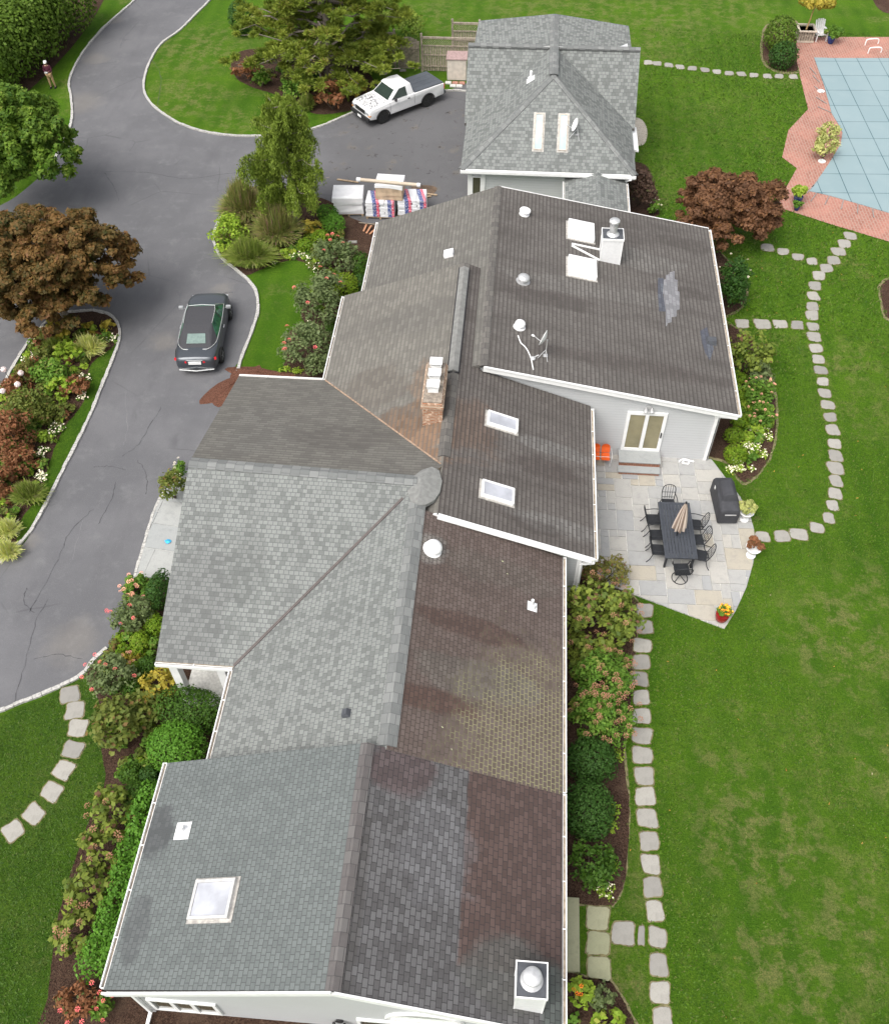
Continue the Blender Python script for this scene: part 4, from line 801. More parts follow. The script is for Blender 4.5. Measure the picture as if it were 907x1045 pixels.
# ================================================================== VEGETATION
def leafmat(name, c1, c2, c3=None, rough=.6, trans=.35, spec=.25):
    """c1..c2 vary leaf by leaf; c3 is the odd turning or dead leaf"""
    t = NT(name); a = t.n('Attribute', attribute_name='tint').outputs['Fac']
    c1 = (c1[0]*1.7, c1[1]*1.5, c1[2]*1.2); c2 = (c2[0]*1.5, c2[1]*1.38, c2[2]*1.15)
    c = t.mix(t.rng(a, 0, .88, 0, 1, False), c1, c2)
    if c3: c = t.mix(t.rng(a, .86, .92), c, c3)
    t.out(c, rough, spec=spec)
    tr = t.n('BsdfTranslucent', Color=c); mx = t.n('MixShader'); mx.inputs[0].default_value = trans
    t.t.links.new(t.b.outputs[0], mx.inputs[1]); t.t.links.new(tr.outputs[0], mx.inputs[2]); t.t.links.new(mx.outputs[0], t.t.nodes['Material Output'].inputs[0])
    return t.m
def quadmesh(name, V, mat, tint, nv=4):
    """V: (n, nv, 3) array of leaf polygons"""
    n = len(V); me = bpy.data.meshes.new(name); me.vertices.add(n*nv); me.vertices.foreach_set('co', V.reshape(-1).astype(np.float32))
    me.loops.add(n*nv); me.loops.foreach_set('vertex_index', np.arange(n*nv, dtype=np.int32)); me.polygons.add(n)
    me.polygons.foreach_set('loop_start', np.arange(0, n*nv, nv, dtype=np.int32)); me.update(calc_edges=True)
    a = me.attributes.new('tint', 'FLOAT', 'FACE'); a.data.foreach_set('value', tint.astype(np.float32)); me.materials.append(mat); return me
def leaves(rng, cl, n, size, aspect=1.7, shell=.22, up=.25, droop=0.0, tw=.7, spread=None):
    """cl: clump ellipsoids (m,6). leaf quads near clump surfaces, facing roughly outward"""
    cl = np.asarray(cl, float); w = (cl[:, 3]*cl[:, 4]+cl[:, 3]*cl[:, 5]+cl[:, 4]*cl[:, 5]); k = rng.choice(len(cl), n, p=w/w.sum())
    d = rng.normal(size=(n, 3)); d[:, 2] += up; d /= np.linalg.norm(d, axis=1)[:, None]
    r = 1-np.abs(rng.normal(size=n))*shell; r = np.clip(r, .05, 1.15)+rng.normal(size=n)*.03
    c = cl[k, :3]+d*cl[k, 3:6]*r[:, None]
    nr = d/cl[k, 3:6]; nr /= np.linalg.norm(nr, axis=1)[:, None]; nr += rng.normal(size=(n, 3))*tw*.6; nr[:, 2] += .35; nr /= np.linalg.norm(nr, axis=1)[:, None]
    a = rng.normal(size=(n, 3)); a[:, 2] -= droop; a -= (a*nr).sum(1)[:, None]*nr; a /= np.linalg.norm(a, axis=1)[:, None]; b = np.cross(nr, a)
    s = size*rng.uniform(.65, 1.25, n)[:, None]; L = a*s*aspect/2; Wd = b*s/2
    V = np.stack([c-L, c+Wd-L*.1, c+L, c-Wd-L*.1], 1)
    ct = rng.uniform(0, 1, len(cl)); tint = np.clip(.45*ct[k]+.55*rng.uniform(0, 1, n), 0, 1); tint[rng.uniform(size=n) < .03] = .97
    return V, tint, c
def core_mesh(cl, mat, name='foliage_core', f=.8):
    pass
def ellipsoid(rng, c, r, n, clump, flat_bottom=True, inner=.0):
    """cover an ellipsoid crown with clumps"""
    out = []
    while len(out) < n:
        d = rng.normal(size=3); d /= np.linalg.norm(d)
        if flat_bottom and d[2] < -.45: continue
        q = rng.uniform(inner if inner else .7, 1.0)**.6 if inner else rng.uniform(.72, 1)
        s = clump*rng.uniform(.6, 1.35); out.append((c[0]+d[0]*r[0]*q, c[1]+d[1]*r[1]*q, c[2]+d[2]*r[2]*q, s, s, s*.8))
    return out
M_bark = flat('bark', (.20, .17, .14), .9, var=.3, scale=15, bump=.5); M_barkd = flat('dark_bark', (.10, .075, .055), .9, var=.3, scale=15, bump=.5)
LM = {
 'boxwood': leafmat('leaf_boxwood', (.018, .055, .008), (.060, .135, .016), (.10, .19, .03)),
 'box_dark': leafmat('leaf_box_dark', (.014, .045, .010), (.036, .095, .016), (.07, .14, .03)),
 'box_bright': leafmat('leaf_box_bright', (.035, .11, .012), (.09, .22, .025), (.16, .36, .05)),
 'box_lime': leafmat('leaf_box_lime', (.06, .14, .010), (.15, .24, .018), (.22, .27, .03)),
 'hydrangea': leafmat('leaf_hydrangea', (.045, .085, .018), (.185, .24, .045), (.20, .11, .06)),
 'hydr_brown': leafmat('leaf_hydrangea_brown', (.06, .09, .02), (.17, .16, .05), (.20, .08, .05)),
 'rhodo': leafmat('leaf_rhodo', (.05, .09, .02), (.14, .17, .04), (.22, .14, .05)),
 'rose': leafmat('leaf_rose', (.05, .085, .035), (.14, .19, .09), (.17, .22, .10)),
 'yellow': leafmat('leaf_yellow', (.14, .15, .02), (.38, .32, .06), (.24, .28, .04)),
 'lime': leafmat('leaf_lime', (.10, .20, .02), (.26, .38, .05), (.40, .42, .08)),
 'green': leafmat('leaf_green', (.04, .11, .015), (.12, .23, .035), (.24, .28, .06)),
 'rust': leafmat('leaf_rust', (.10, .055, .03), (.24, .11, .06), (.13, .17, .05)),
 'maple': leafmat('leaf_red_maple', (.050, .028, .018), (.165, .088, .052), (.26, .13, .05)),
 'dogwood': leafmat('leaf_copper_dogwood', (.022, .036, .010), (.165, .095, .036), (.22, .11, .045)),
 'maple_green': leafmat('leaf_green_maple', (.026, .075, .010), (.115, .20, .025), (.28, .36, .06)),
 'pine': leafmat('needle_pine', (.055, .10, .014), (.175, .225, .035), (.26, .21, .06), trans=.2),
 'cedar': leafmat('needle_cedar', (.06, .11, .016), (.17, .24, .04), (.19, .25, .05), trans=.25),
 'hedge': leafmat('needle_hedge', (.035, .080, .010), (.11, .19, .025), (.15, .22, .04)),
 'grass': leafmat('blade_fountain', (.11, .18, .05), (.27, .26, .11), (.36, .22, .17)),
 'grass_green': leafmat('blade_green', (.09, .16, .03), (.24, .30, .08), (.38, .36, .16)),
 'grass_var': leafmat('blade_variegated', (.26, .36, .10), (.58, .60, .30), (.55, .55, .35)),
 'purple': leafmat('leaf_purple', (.035, .022, .020), (.09, .06, .05), (.12, .12, .05)),
 'variegated': leafmat('leaf_variegated', (.14, .20, .06), (.42, .45, .20), (.55, .52, .30)),
}
def petal(name, c): return leafmat(name, tuple(q*.85 for q in c), c, trans=.15)
PW = petal('petal_white', (.80, .80, .78)); PP = petal('petal_pink', (.72, .16, .20)); PL = petal('petal_pale_pink', (.78, .42, .36)); PY_ = petal('petal_yellow', (.80, .50, .06)); PO = petal('petal_orange', (.80, .22, .03)); PR = petal('petal_mauve', (.25, .14, .10)); PH = petal('petal_lilac', (.62, .60, .72))
def stems(rng, r, h, n=5, mat=None):
    mb = MB()
    for i in range(n):
        a = rng.uniform(0, 6.28); e = (math.cos(a)*r[0]*.55, math.sin(a)*r[1]*.55, h*.75); mb.tube([(0, 0, 0), (e[0]*.4, e[1]*.4, h*.35), e], [.03, .022, .01], 5)
    return mb
def plantthing(name, label, cat, loc, group, fol, mesh_name='foliage'):
    o = thing(name, label, cat, loc, 0, group); f = bpy.data.objects.new(mesh_name, fol); COL.objects.link(f); f.parent = o; return o
KS = {  # kind -> material, mesh maker
 'ball': ('boxwood',), 'balld': ('box_dark',), 'ballb': ('box_bright',), 'balll': ('box_lime',)}
def blooms(parent, rng, r, zc, n, mat, size, name='bloom'):
    """a handful of separate flower heads on a shrub"""
    mb = MB(); q = size*.62
    for ring, rr, zz, k in ((0, .5, .0, 7), (1, .32, .25, 5), (2, .12, .4, 3)):
        for i in range(k):
            a = 2*math.pi*i/k+ring; c = Vector((math.cos(a)*rr*q, math.sin(a)*rr*q, zz*q)); mb.face([c, c+Vector((math.cos(a-.5)*.35*q, math.sin(a-.5)*.35*q, .1*q)), c+Vector((math.cos(a)*.5*q, math.sin(a)*.5*q, .12*q)), c+Vector((math.cos(a+.5)*.35*q, math.sin(a+.5)*.35*q, .1*q))])
    proto = mb.build(name, mat, parent); setattr_tint(proto, list(rng.uniform(0, .85, len(proto.data.polygons))))
    for i in range(n):
        d = rng.normal(size=3); d[2] = abs(d[2])+.35; d[1] -= .4; d /= np.linalg.norm(d)
        o = proto if i == 0 else proto.copy()
        if i: COL.objects.link(o); o.parent = parent
        o.location = (d[0]*r[0]*1.02, d[1]*r[1]*1.02, zc+d[2]*r[2]*1.03); o.rotation_euler = (rng.uniform(-.4, .4), rng.uniform(-.4, .4), rng.uniform(0, 6))
seedc = [100]
def bush(kind, px, py, w, h, name, label, cat='shrub', group=None, lift=.93, mat=None, bl=None, dens=1.0, rz=None):
    """kind: ball (clipped), loose (leafy clumps), big (large leaves), grass, mat (low flowering cover), spiky"""
    seedc[0] += 1; rng = np.random.default_rng(seedc[0])
    c0 = P(px, py, .3); s = scale_at(c0); rx = w/2/s; ry = rz_ = h/2/s
    if kind in ('loose', 'big'): rx *= 1.12; ry *= 1.12; rz_ *= 1.08
    if kind in ('grass',): rx *= 1.15; ry *= 1.15
    if kind == 'mat': rx *= 1.25; ry *= 1.25
    if kind in ('mat',): rz_ = min(.16, ry*.5); ry = h/2/s*1.15
    if rz: rz_ = rz
    zc = rz_*lift; c = P(px, py, zc); loc = Vector((c.x, c.y, .0)); r = (rx, ry, rz_); A = rx*ry+rx*rz_+ry*rz_
    if kind == 'ball':
        cl = [(0, 0, zc, rx*.97, ry*.97, rz_*.97)]+[(rng.normal()*rx*.12, rng.normal()*ry*.12, zc+rng.normal()*rz_*.1, rx*.86, ry*.86, rz_*.88) for _ in range(3)]
        lf = max(.055, 1.5/s); V, t, _ = leaves(rng, cl, int(A*4.2/(lf*lf)*dens*1.4), lf, 1.5, .06, .3)
    elif kind == 'loose':
        cl = ellipsoid(rng, (0, 0, zc), tuple(q*.84 for q in r), max(14, int(24+A*10)), max(.10, (rx*ry*rz_)**(1/3)*.30), inner=.35); lf = max(.07, 2.0/s)
        V, t, _ = leaves(rng, cl, int(A*4.0/(lf*lf)*dens), lf, 1.8, .35, .3)
    elif kind == 'big':
        cl = ellipsoid(rng, (0, 0, zc), tuple(q*.86 for q in r), max(14, int(22+A*8)), max(.12, (rx*ry*rz_)**(1/3)*.28), inner=.4); lf = max(.12, 3.4/s)
        V, t, _ = leaves(rng, cl, int(A*4.2/(lf*lf)*dens), lf, 1.5, .35, .4, tw=.5)
    elif kind == 'mat':
        cl = [(rng.uniform(-.8, .8)*rx, rng.uniform(-.8, .8)*ry, rz_*.6, .14, .14, rz_*.8) for _ in range(int(12+rx*ry*40))]; lf = max(.06, 1.7/s)
        cl = [q for q in cl if (q[0]/rx)**2+(q[1]/ry)**2 < .85]
        V, t, _ = leaves(rng, cl, int(rx*ry*3.4/(lf*lf)*1.8*dens), lf, 1.5, .4, .5)
    elif kind in ('grass', 'spiky'):
        n = int((420+A*700)*dens); az = rng.uniform(0, 2*math.pi, n); ln = rng.uniform(.6, 1.08, n); tilt = rng.uniform(.05, 1.0, n)**.8
        bx = rng.normal(size=n)*rx*.14; by = rng.normal(size=n)*ry*.14; wd = max(.016, .55/s)*rng.uniform(.7, 1.3, n); Vs = []; ts = []
        dx, dy = np.cos(az), np.sin(az); tt = rng.uniform(0, 1, n)
        hh = rz_*2*rng.uniform(.75, 1.05, n)
        def pt(u): return np.stack([bx+dx*rx*tilt*ln*u**1.25, by+dy*ry*tilt*ln*u**1.25, hh*(1-.3*tilt)*(u*1.7-.95*tilt*u*u*1.05)*.62+0*u], 1)
        for a, b in ((0, .35), (.35, .7), (.7, 1.0)):
            p, q = pt(a), pt(b); nx = np.stack([-dy, dx, 0*dx], 1)*wd[:, None]; e0, e1 = (1-a*.6), (1-b*.85); Vs.append(np.stack([p-nx*e0, p+nx*e0, q+nx*e1, q-nx*e1], 1)); ts.append(tt)
        V = np.concatenate(Vs); t = np.concatenate(ts)
    z = V[:, :, 2]; V[:, :, 2] = np.maximum(z, .015)
    me = quadmesh('foliage', V, mat if mat else LM['boxwood'], t)
    o = plantthing(name, label, cat, loc, group, me)
    if kind not in ('mat',):
        st = stems(rng, r, zc+rz_*.3, 5 if kind != 'ball' else 3).build('stem', M_barkd, o)
    if bl:
        bm_, n, sz = bl
        if n <= 40: blooms(o, rng, r, zc, n, bm_, sz)
        else:
            k = rng.integers(0, len(V), n); cc = V[k].mean(1); cc[:, 2] += .03; nr = rng.normal(size=(n, 3))*.3; nr[:, 2] += 1; nr /= np.linalg.norm(nr, axis=1)[:, None]
            a = rng.normal(size=(n, 3)); a -= (a*nr).sum(1)[:, None]*nr; a /= np.linalg.norm(a, axis=1)[:, None]; b = np.cross(nr, a); q = sz*rng.uniform(.6, 1.2, n)[:, None]/2
            W4 = np.stack([cc-a*q, cc-b*q, cc+a*q, cc+b*q], 1); f = bpy.data.objects.new('blossoms', quadmesh('blossoms', W4, bm_, rng.uniform(0, .8, n))); COL.objects.link(f); f.parent = o
    return o
L = LM
# --- front bed beside the driveway, from the walk southwards
G1 = 'clipped round shrubs in the front bed'; G2 = 'rose bushes'
bush('loose', 140, 599, 30, 26, 'rose_bush', 'small rose bush with peach blooms where the bluestone walk ends', 'rose bush', G2, mat=L['green'], bl=(PL, 14, .13))
bush('ball', 163, 604, 24, 42, 'clipped_shrub', 'tall dark clipped shrub half under the porch roof edge', group=G1, mat=L['box_dark'])
bush('loose', 134, 627, 42, 40, 'rose_bush', 'grey green rose bush with few pink blooms overhanging the driveway kerb', 'rose bush', G2, mat=L['rose'], bl=(PP, 6, .12))
bush('ball', 158, 638, 22, 24, 'clipped_shrub', 'yellowish clipped shrub tucked against the porch roof edge', group=G1, mat=L['box_lime'])
bush('ball', 143, 656, 22, 22, 'clipped_shrub', 'small lime green clipped ball standing alone between two rose bushes', group=G1, mat=L['box_lime'])
bush('ball', 150, 680, 22, 22, 'clipped_shrub', 'green clipped ball left of the white porch column', group=G1, mat=L['boxwood'])
bush('loose', 134, 672, 22, 12, 'azalea', 'low yellow leaved azalea above the large grey green rose bush', 'shrub', None, mat=L['yellow'], bl=(PL, 5, .1))
bush('loose', 114, 688, 50, 44, 'rose_bush', 'large grey green rose bush nearest the first square stone', 'rose bush', G2, mat=L['rose'], bl=(PP, 8, .12))
bush('ball', 133, 702, 22, 20, 'clipped_shrub', 'green clipped ball below the large grey green rose bush', group=G1, mat=L['boxwood'])
bush('big', 121, 737, 44, 60, 'azalea', 'dull brownish green azalea beside the third and fourth square stones', 'shrub', None, mat=L['rhodo'])
bush('big', 163, 699, 42, 38, 'azalea', 'azalea with yellowing leaves in front of the porch', 'shrub', None, mat=L['yellow'])
bush('big', 149, 723, 38, 44, 'azalea', 'olive green azalea between the brownish one and the big dark ball', 'shrub', None, mat=L['rhodo'])
bush('ball', 196, 727, 64, 52, 'clipped_shrub', 'big dark green clipped shrub under the gutter beside the porch', group=G1, mat=L['boxwood'])
bush('ball', 180, 763, 62, 56, 'clipped_shrub', 'big bright green clipped shrub touching the corner of the nearest roof', group=G1, mat=L['box_bright'])
bush('ball', 132, 789, 26, 22, 'clipped_shrub', 'small dark clipped ball left of the nearest roof corner', group=G1, mat=L['boxwood'])
bush('ball', 153, 791, 20, 20, 'clipped_shrub', 'smallest dark clipped ball squeezed between its neighbour and the nearest roof', group=G1, mat=L['box_dark'])
bush('ball', 138, 812, 26, 34, 'clipped_shrub', 'dark clipped shrub at the far end of the long clipped hedge', group=G1, mat=L['boxwood'])
for x, y, w, h, lb in ((118, 826, 48, 48, 'yellow green hydrangea at the far end of the row along the clipped hedge'), (106, 866, 50, 50, 'yellow green hydrangea with brown heads, second from the far end of its row'), (93, 905, 50, 50, 'yellow green hydrangea with bare brown stems, second from the near end of its row'), (80, 948, 46, 52, 'leggy brownish hydrangea at the near end of the row along the hedge')):
    bush('big', x, y, w, h, 'hydrangea', lb, 'hydrangea', 'hydrangeas along the clipped hedge', mat=L['hydrangea'], bl=(PR, 5, .18))
bush('loose', 80, 1022, 44, 38, 'rose_bush', 'reddish rose bush at the near end of the long clipped hedge', 'rose bush', G2, mat=L['rust'], bl=(PP, 6, .12))
bush('loose', 105, 1027, 22, 26, 'rose_bush', 'small reddish rose bush under the nearest corner of the house', 'rose bush', G2, mat=L['green'], bl=(PP, 4, .1))
# long clipped hedge
def hedge(name, label, px_path, hw, h, mat, lf, group=None, dens=1.0, wob=.1, cat='hedge'):
    seedc[0] += 1; rng = np.random.default_rng(seedc[0]); pts = [P(x, y, h*.8) for x, y in px_path]; cl = []
    base = Vector((pts[0].x, pts[0].y, 0))
    for a, b in zip(pts, pts[1:]):
        n = max(2, int((b-a).length/(hw*.55)))
        for i in range(n):
            p = a.lerp(b, i/n)
            for q in (-.45, .45): cl.append((p.x-base.x+rng.normal()*wob+q*hw, p.y-base.y+rng.normal()*wob, h*.55, hw*.72, hw*.9, h*.5*rng.uniform(.92, 1.05)))
    A = sum(c[3]*c[5] for c in cl); V, t, _ = leaves(rng, cl, int(A*5/(lf*lf)*dens), lf, 1.5, .1, .6); V[:, :, 2] = np.maximum(V[:, :, 2], .02)
    o = plantthing(name, label, cat, base, group, quadmesh('foliage', V, mat, t))
    mb = MB(); 
    for c in cl[::4]: mb.tube([(c[0], c[1], 0), (c[0], c[1], h*.6)], [.04, .02], 5)
    mb.build('stem', M_barkd, o); return o
hedge('clipped_hedge', 'long bright green clipped hedge along the west wall of the nearest wing', [(160,808),(146,846),(134,884),(121,925),(106,966),(92,998)], .52, 1.15, L['box_bright'], .065, dens=1.1, wob=.05)
# --- bed on the patio side of the near wing
bush('loose', 618, 584, 48, 34, 'hydrangea', 'greyish brown hydrangea at the corner of the patio and house', 'hydrangea', 'hydrangeas by the patio corner', mat=L['hydr_brown'], bl=(PR, 10, .15))
bush('big', 606, 622, 58, 66, 'hydrangea', 'large lime leaved hydrangea against the wall below the patio', 'hydrangea', 'hydrangeas by the patio corner', mat=L['hydrangea'], bl=(PR, 6, .17))
bush('big', 634, 632, 34, 60, 'hydrangea', 'lime leaved hydrangea with brown heads touching the first stepping stones', 'hydrangea', 'hydrangeas by the patio corner', mat=L['hydrangea'], bl=(PR, 9, .17))
bush('big', 604, 668, 58, 40, 'hydrangea', 'lime leaved hydrangea behind the mauve flowered shrubs', 'hydrangea', 'hydrangeas by the patio corner', mat=L['hydrangea'], bl=(PR, 4, .17))
bush('loose', 616, 694, 64, 56, 'spirea', 'spirea with dull mauve flower heads, the one nearer the patio', 'shrub', 'mauve spireas beside the stepping stones', mat=L['green'], bl=(PR, 34, .16))
bush('loose', 618, 732, 66, 54, 'spirea', 'spirea with dull mauve flower heads, leaning over the seventh stepping stone', 'shrub', 'mauve spireas beside the stepping stones', mat=L['green'], bl=(PR, 34, .16))
G3 = 'dark clipped shrubs beside the stepping stone row'
bush('ball', 604, 778, 56, 50, 'clipped_shrub', 'dark clipped shrub nearest the mauve spireas', group=G3, mat=L['box_dark'])
bush('ball', 600, 826, 56, 62, 'clipped_shrub', 'largest dark clipped shrub, middle of three by the mulch strip', group=G3, mat=L['box_dark'])
bush('loose', 604, 883, 48, 48, 'clipped_shrub', 'looser dark round shrub just above the slab steps', group=G3, mat=L['boxwood'])
for x, y, lb in ((628, 826, 'lime leaved small plant beside the largest dark clipped shrub'), (625, 842, 'lime leaved small plant just below its twin at the mulch strip'), (626, 880, 'lime leaved small plant beside the looser dark round shrub'), (631, 770, 'yellowish small plant below the mauve spireas')):
    bush('mat', x, y, 7, 18, 'bedding_plant', lb, 'plant', 'lime bedding plants in the mulch strip', mat=L['lime'], rz=.12)
bush('mat', 619, 909, 20, 16, 'bedding_plant', 'small bright green plant with white flowers above the square slabs', 'plant', None, mat=L['lime'], bl=(PW, 42, .05))
bush('big', 592, 1012, 28, 32, 'azalea', 'azalea with orange leaves at the foot of the slab steps', 'shrub', None, mat=L['lime'], bl=(PO, 4, .1))
bush('loose', 615.6, 1017, 27, 27, 'clipped_shrub', 'small grey green round shrub below the last square slab', 'shrub', None, mat=L['rose'])
bush('big', 622, 1043, 44, 24, 'azalea', 'bright green azalea at the near end of the corner bed', 'shrub', None, mat=L['lime'])
bush('big', 584, 1046, 18, 18, 'azalea', 'small bright green azalea against the gutter in the corner bed', 'shrub', None, mat=L['green'])
# --- bed east of the north wing
bush('loose', 748, 288, 28, 52, 'shrub', 'dark green shrub in the bed by the east roof edge', 'shrub', None, mat=L['box_dark'], bl=(PW, 6, .08))
bush('big', 764, 360, 44, 46, 'shrub', 'broad light green shrub below the short row of square stones', 'shrub', None, mat=L['hydrangea'])
bush('ball', 756, 386, 14, 13, 'clipped_shrub', 'tiny lime ball shrub against the east eave, upper of two', 'shrub', 'lime ball shrubs in the east bed', mat=L['box_lime'])
bush('ball', 757, 405, 14, 13, 'clipped_shrub', 'tiny lime ball shrub against the east eave, lower of two', 'shrub', 'lime ball shrubs in the east bed', mat=L['box_lime'])
bush('loose', 776, 383, 22, 30, 'shrub', 'silvery green shrub at the outer edge of the east bed', 'shrub', None, mat=L['rose'])
bush('loose', 774, 402, 30, 34, 'rose_bush', 'pale pink rose bush beside the east eave', 'rose bush', G2, mat=L['green'], bl=(PL, 16, .10))
bush('loose', 776, 424, 28, 26, 'rose_bush', 'pale pink rose bush above the white bedding flowers', 'rose bush', G2, mat=L['green'], bl=(PL, 12, .10))
for x, y, d, lb in ((754, 430, 19, 'yellow green ball shrub near the house corner, farthest of three in a line'), (748, 443.5, 19, 'yellow green ball shrub near the house corner, middle of three in a line'), (750.5, 463, 25, 'largest yellow green ball shrub, beside the covered grill')):
    bush('ball', x, y, d, d*.92, 'clipped_shrub', lb, 'shrub', 'lime ball shrubs in the east bed', mat=L['box_lime'])
for x, y, w, h, lb in ((777, 443, 20, 24, 'white bedding flowers below the pale pink rose bushes'), (770, 460, 22, 22, 'white bedding flowers right of the largest yellow green ball'), (759, 476, 24, 14, 'white bedding flowers below the largest yellow green ball'), (749, 479, 14, 9, 'white bedding flowers right behind the covered grill')):
    bush('mat', x, y, w, h, 'bedding_plant', lb, 'flowers', 'white bedding flowers in the east bed', mat=L['lime'], bl=(PW, 95, .075))
bush('loose', 653, 193, 30, 38, 'shrub', 'dark purple leaved shrub beside the link roof', 'shrub', None, mat=L['purple'])
bush('loose', 668, 211, 12, 16, 'shrub', 'small green shrub with pale flowers below the purple shrub', 'shrub', None, mat=L['green'], bl=(PW, 8, .08))
# --- pool side
bush('ball', 797, 35, 34, 36, 'clipped_shrub', 'tall pale green clipped shrub left of the wooden planter', 'shrub', 'clipped shrubs at the pool corner', mat=L['hedge'])
bush('ball', 799, 56, 29, 27, 'clipped_shrub', 'darker clipped shrub in front of the tall pale one', 'shrub', 'clipped shrubs at the pool corner', mat=L['box_dark'])
bush('loose', 846, 134, 24, 18, 'shrub', 'cream variegated shrub spilling over the pool cover, farther of two', 'shrub', 'variegated shrubs beside the pool cover', mat=L['variegated'])
bush('loose', 842, 150, 26, 24, 'shrub', 'cream variegated shrub spilling over the pool cover, nearer of two', 'shrub', 'variegated shrubs beside the pool cover', mat=L['variegated'])
# --- bed in the court
GG = 'fountain grasses in the court bed'
bush('grass', 247, 203, 48, 48, 'fountain_grass', 'pinkish fountain grass arching over the driveway near the cedar', 'ornamental grass', GG, mat=L['grass'])
bush('grass', 281, 228, 52, 46, 'fountain_grass', 'pinkish fountain grass at the foot of the weeping cedar', 'ornamental grass', GG, mat=L['grass'])
bush('loose', 233, 239, 36, 38, 'shrub', 'yellow green shrub against the curve of the court kerb', 'shrub', None, mat=L['lime'])
bush('grass', 254, 256, 56, 34, 'daylily', 'green gold daylily clump along the kerb', 'plant', None, mat=L['grass_green'], dens=1.5)
bush('grass', 233, 214, 22, 22, 'daylily', 'green daylily tuft at the top of the court kerb', 'plant', None, mat=L['grass_green'])
G4 = 'round shrubs in the court bed'
for k, x, y, w, h, m_, lb in (('ball', 334, 217, 24, 18, 'box_bright', 'bright round shrub beside the wrapped white pallet'), ('ball', 340.5, 229, 25, 22, 'box_bright', 'bright round shrub nearest the pallets and mulch patch'), ('big', 319, 232, 26, 16, 'yellow', 'golden leaved shrub among the round shrubs'), ('ball', 327, 243, 20, 18, 'box_lime', 'olive clipped ball in front of the golden shrub'), ('ball', 312, 251, 18, 17, 'box_lime', 'olive clipped ball above the white flowers'), ('ball', 300, 243, 17, 17, 'boxwood', 'dark clipped ball at the foot of the cedar trunk'), ('ball', 325, 257, 17, 17, 'rhodo', 'brownish clipped ball left of the farthest pink rose bush'),
    ('loose', 346, 240, 17, 12, 'rhodo', 'small brownish shrub on the bare mulch patch'), ('ball', 368, 270, 20, 28, 'boxwood', 'dark clipped shrub half under the white gutter, farther one'), ('ball', 367, 289, 14, 20, 'box_dark', 'narrow dark clipped shrub behind the yew'), ('ball', 353, 291, 28, 27, 'box_lime', 'yellow green yew ball at the step in the roof line'), ('ball', 339, 332, 16, 18, 'boxwood', 'dark clipped shrub between the two nearer pink rose bushes')):
    bush(k, x, y, w, h, 'clipped_shrub' if k == 'ball' else 'shrub', lb, 'shrub', G4, mat=L[m_])
for x, y, w, h, lb in ((343, 262, 46, 40, 'pink rose bush in the court bed, farthest of the row'), (327, 306, 48, 56, 'pink rose bush in the court bed, middle of the row'), (314, 352, 54, 46, 'pink rose bush in the court bed, nearest the tan roof')):
    bush('loose', x, y, w, h, 'rose_bush', lb, 'rose bush', G2, mat=L['rose'], bl=(PP, 6, .15))
bush('loose', 324, 373, 32, 24, 'shrub', 'dark low shrub in the corner of the two tan roofs', 'shrub', None, mat=L['rose'])
bush('mat', 297, 377, 22, 10, 'bedding_plant', 'bright green low plant beside the reddish mulch pile', 'plant', None, mat=L['lime'])
for x, y, w, h, n, lb in ((272, 265, 24, 13, 60, 'white and pink bedding flowers below the fountain grass'), (305, 262, 26, 14, 90, 'white bedding flowers at the top of the curved lawn'), (322, 272, 14, 13, 50, 'white bedding flowers beside the farthest pink rose bush'), (331, 284, 11, 11, 45, 'small patch of white bedding flowers above the middle pink rose bush'), (314, 331, 10, 10, 45, 'small patch of white bedding flowers between pink rose bushes')):
    bush('mat', x, y, w, h, 'bedding_plant', lb, 'flowers', 'white bedding flowers in the court bed', mat=L['green'], bl=(PW, n, .085))
bush('loose', 175, 497, 24, 36, 'spirea', 'orange green spirea at the top of the bluestone walk', 'shrub', None, mat=L['rhodo'])
bush('loose', 184, 479, 10, 22, 'rose_bush', 'narrow green rose bush with white blooms at the roof corner', 'rose bush', G2, mat=L['green'], bl=(PW, 7, .09))
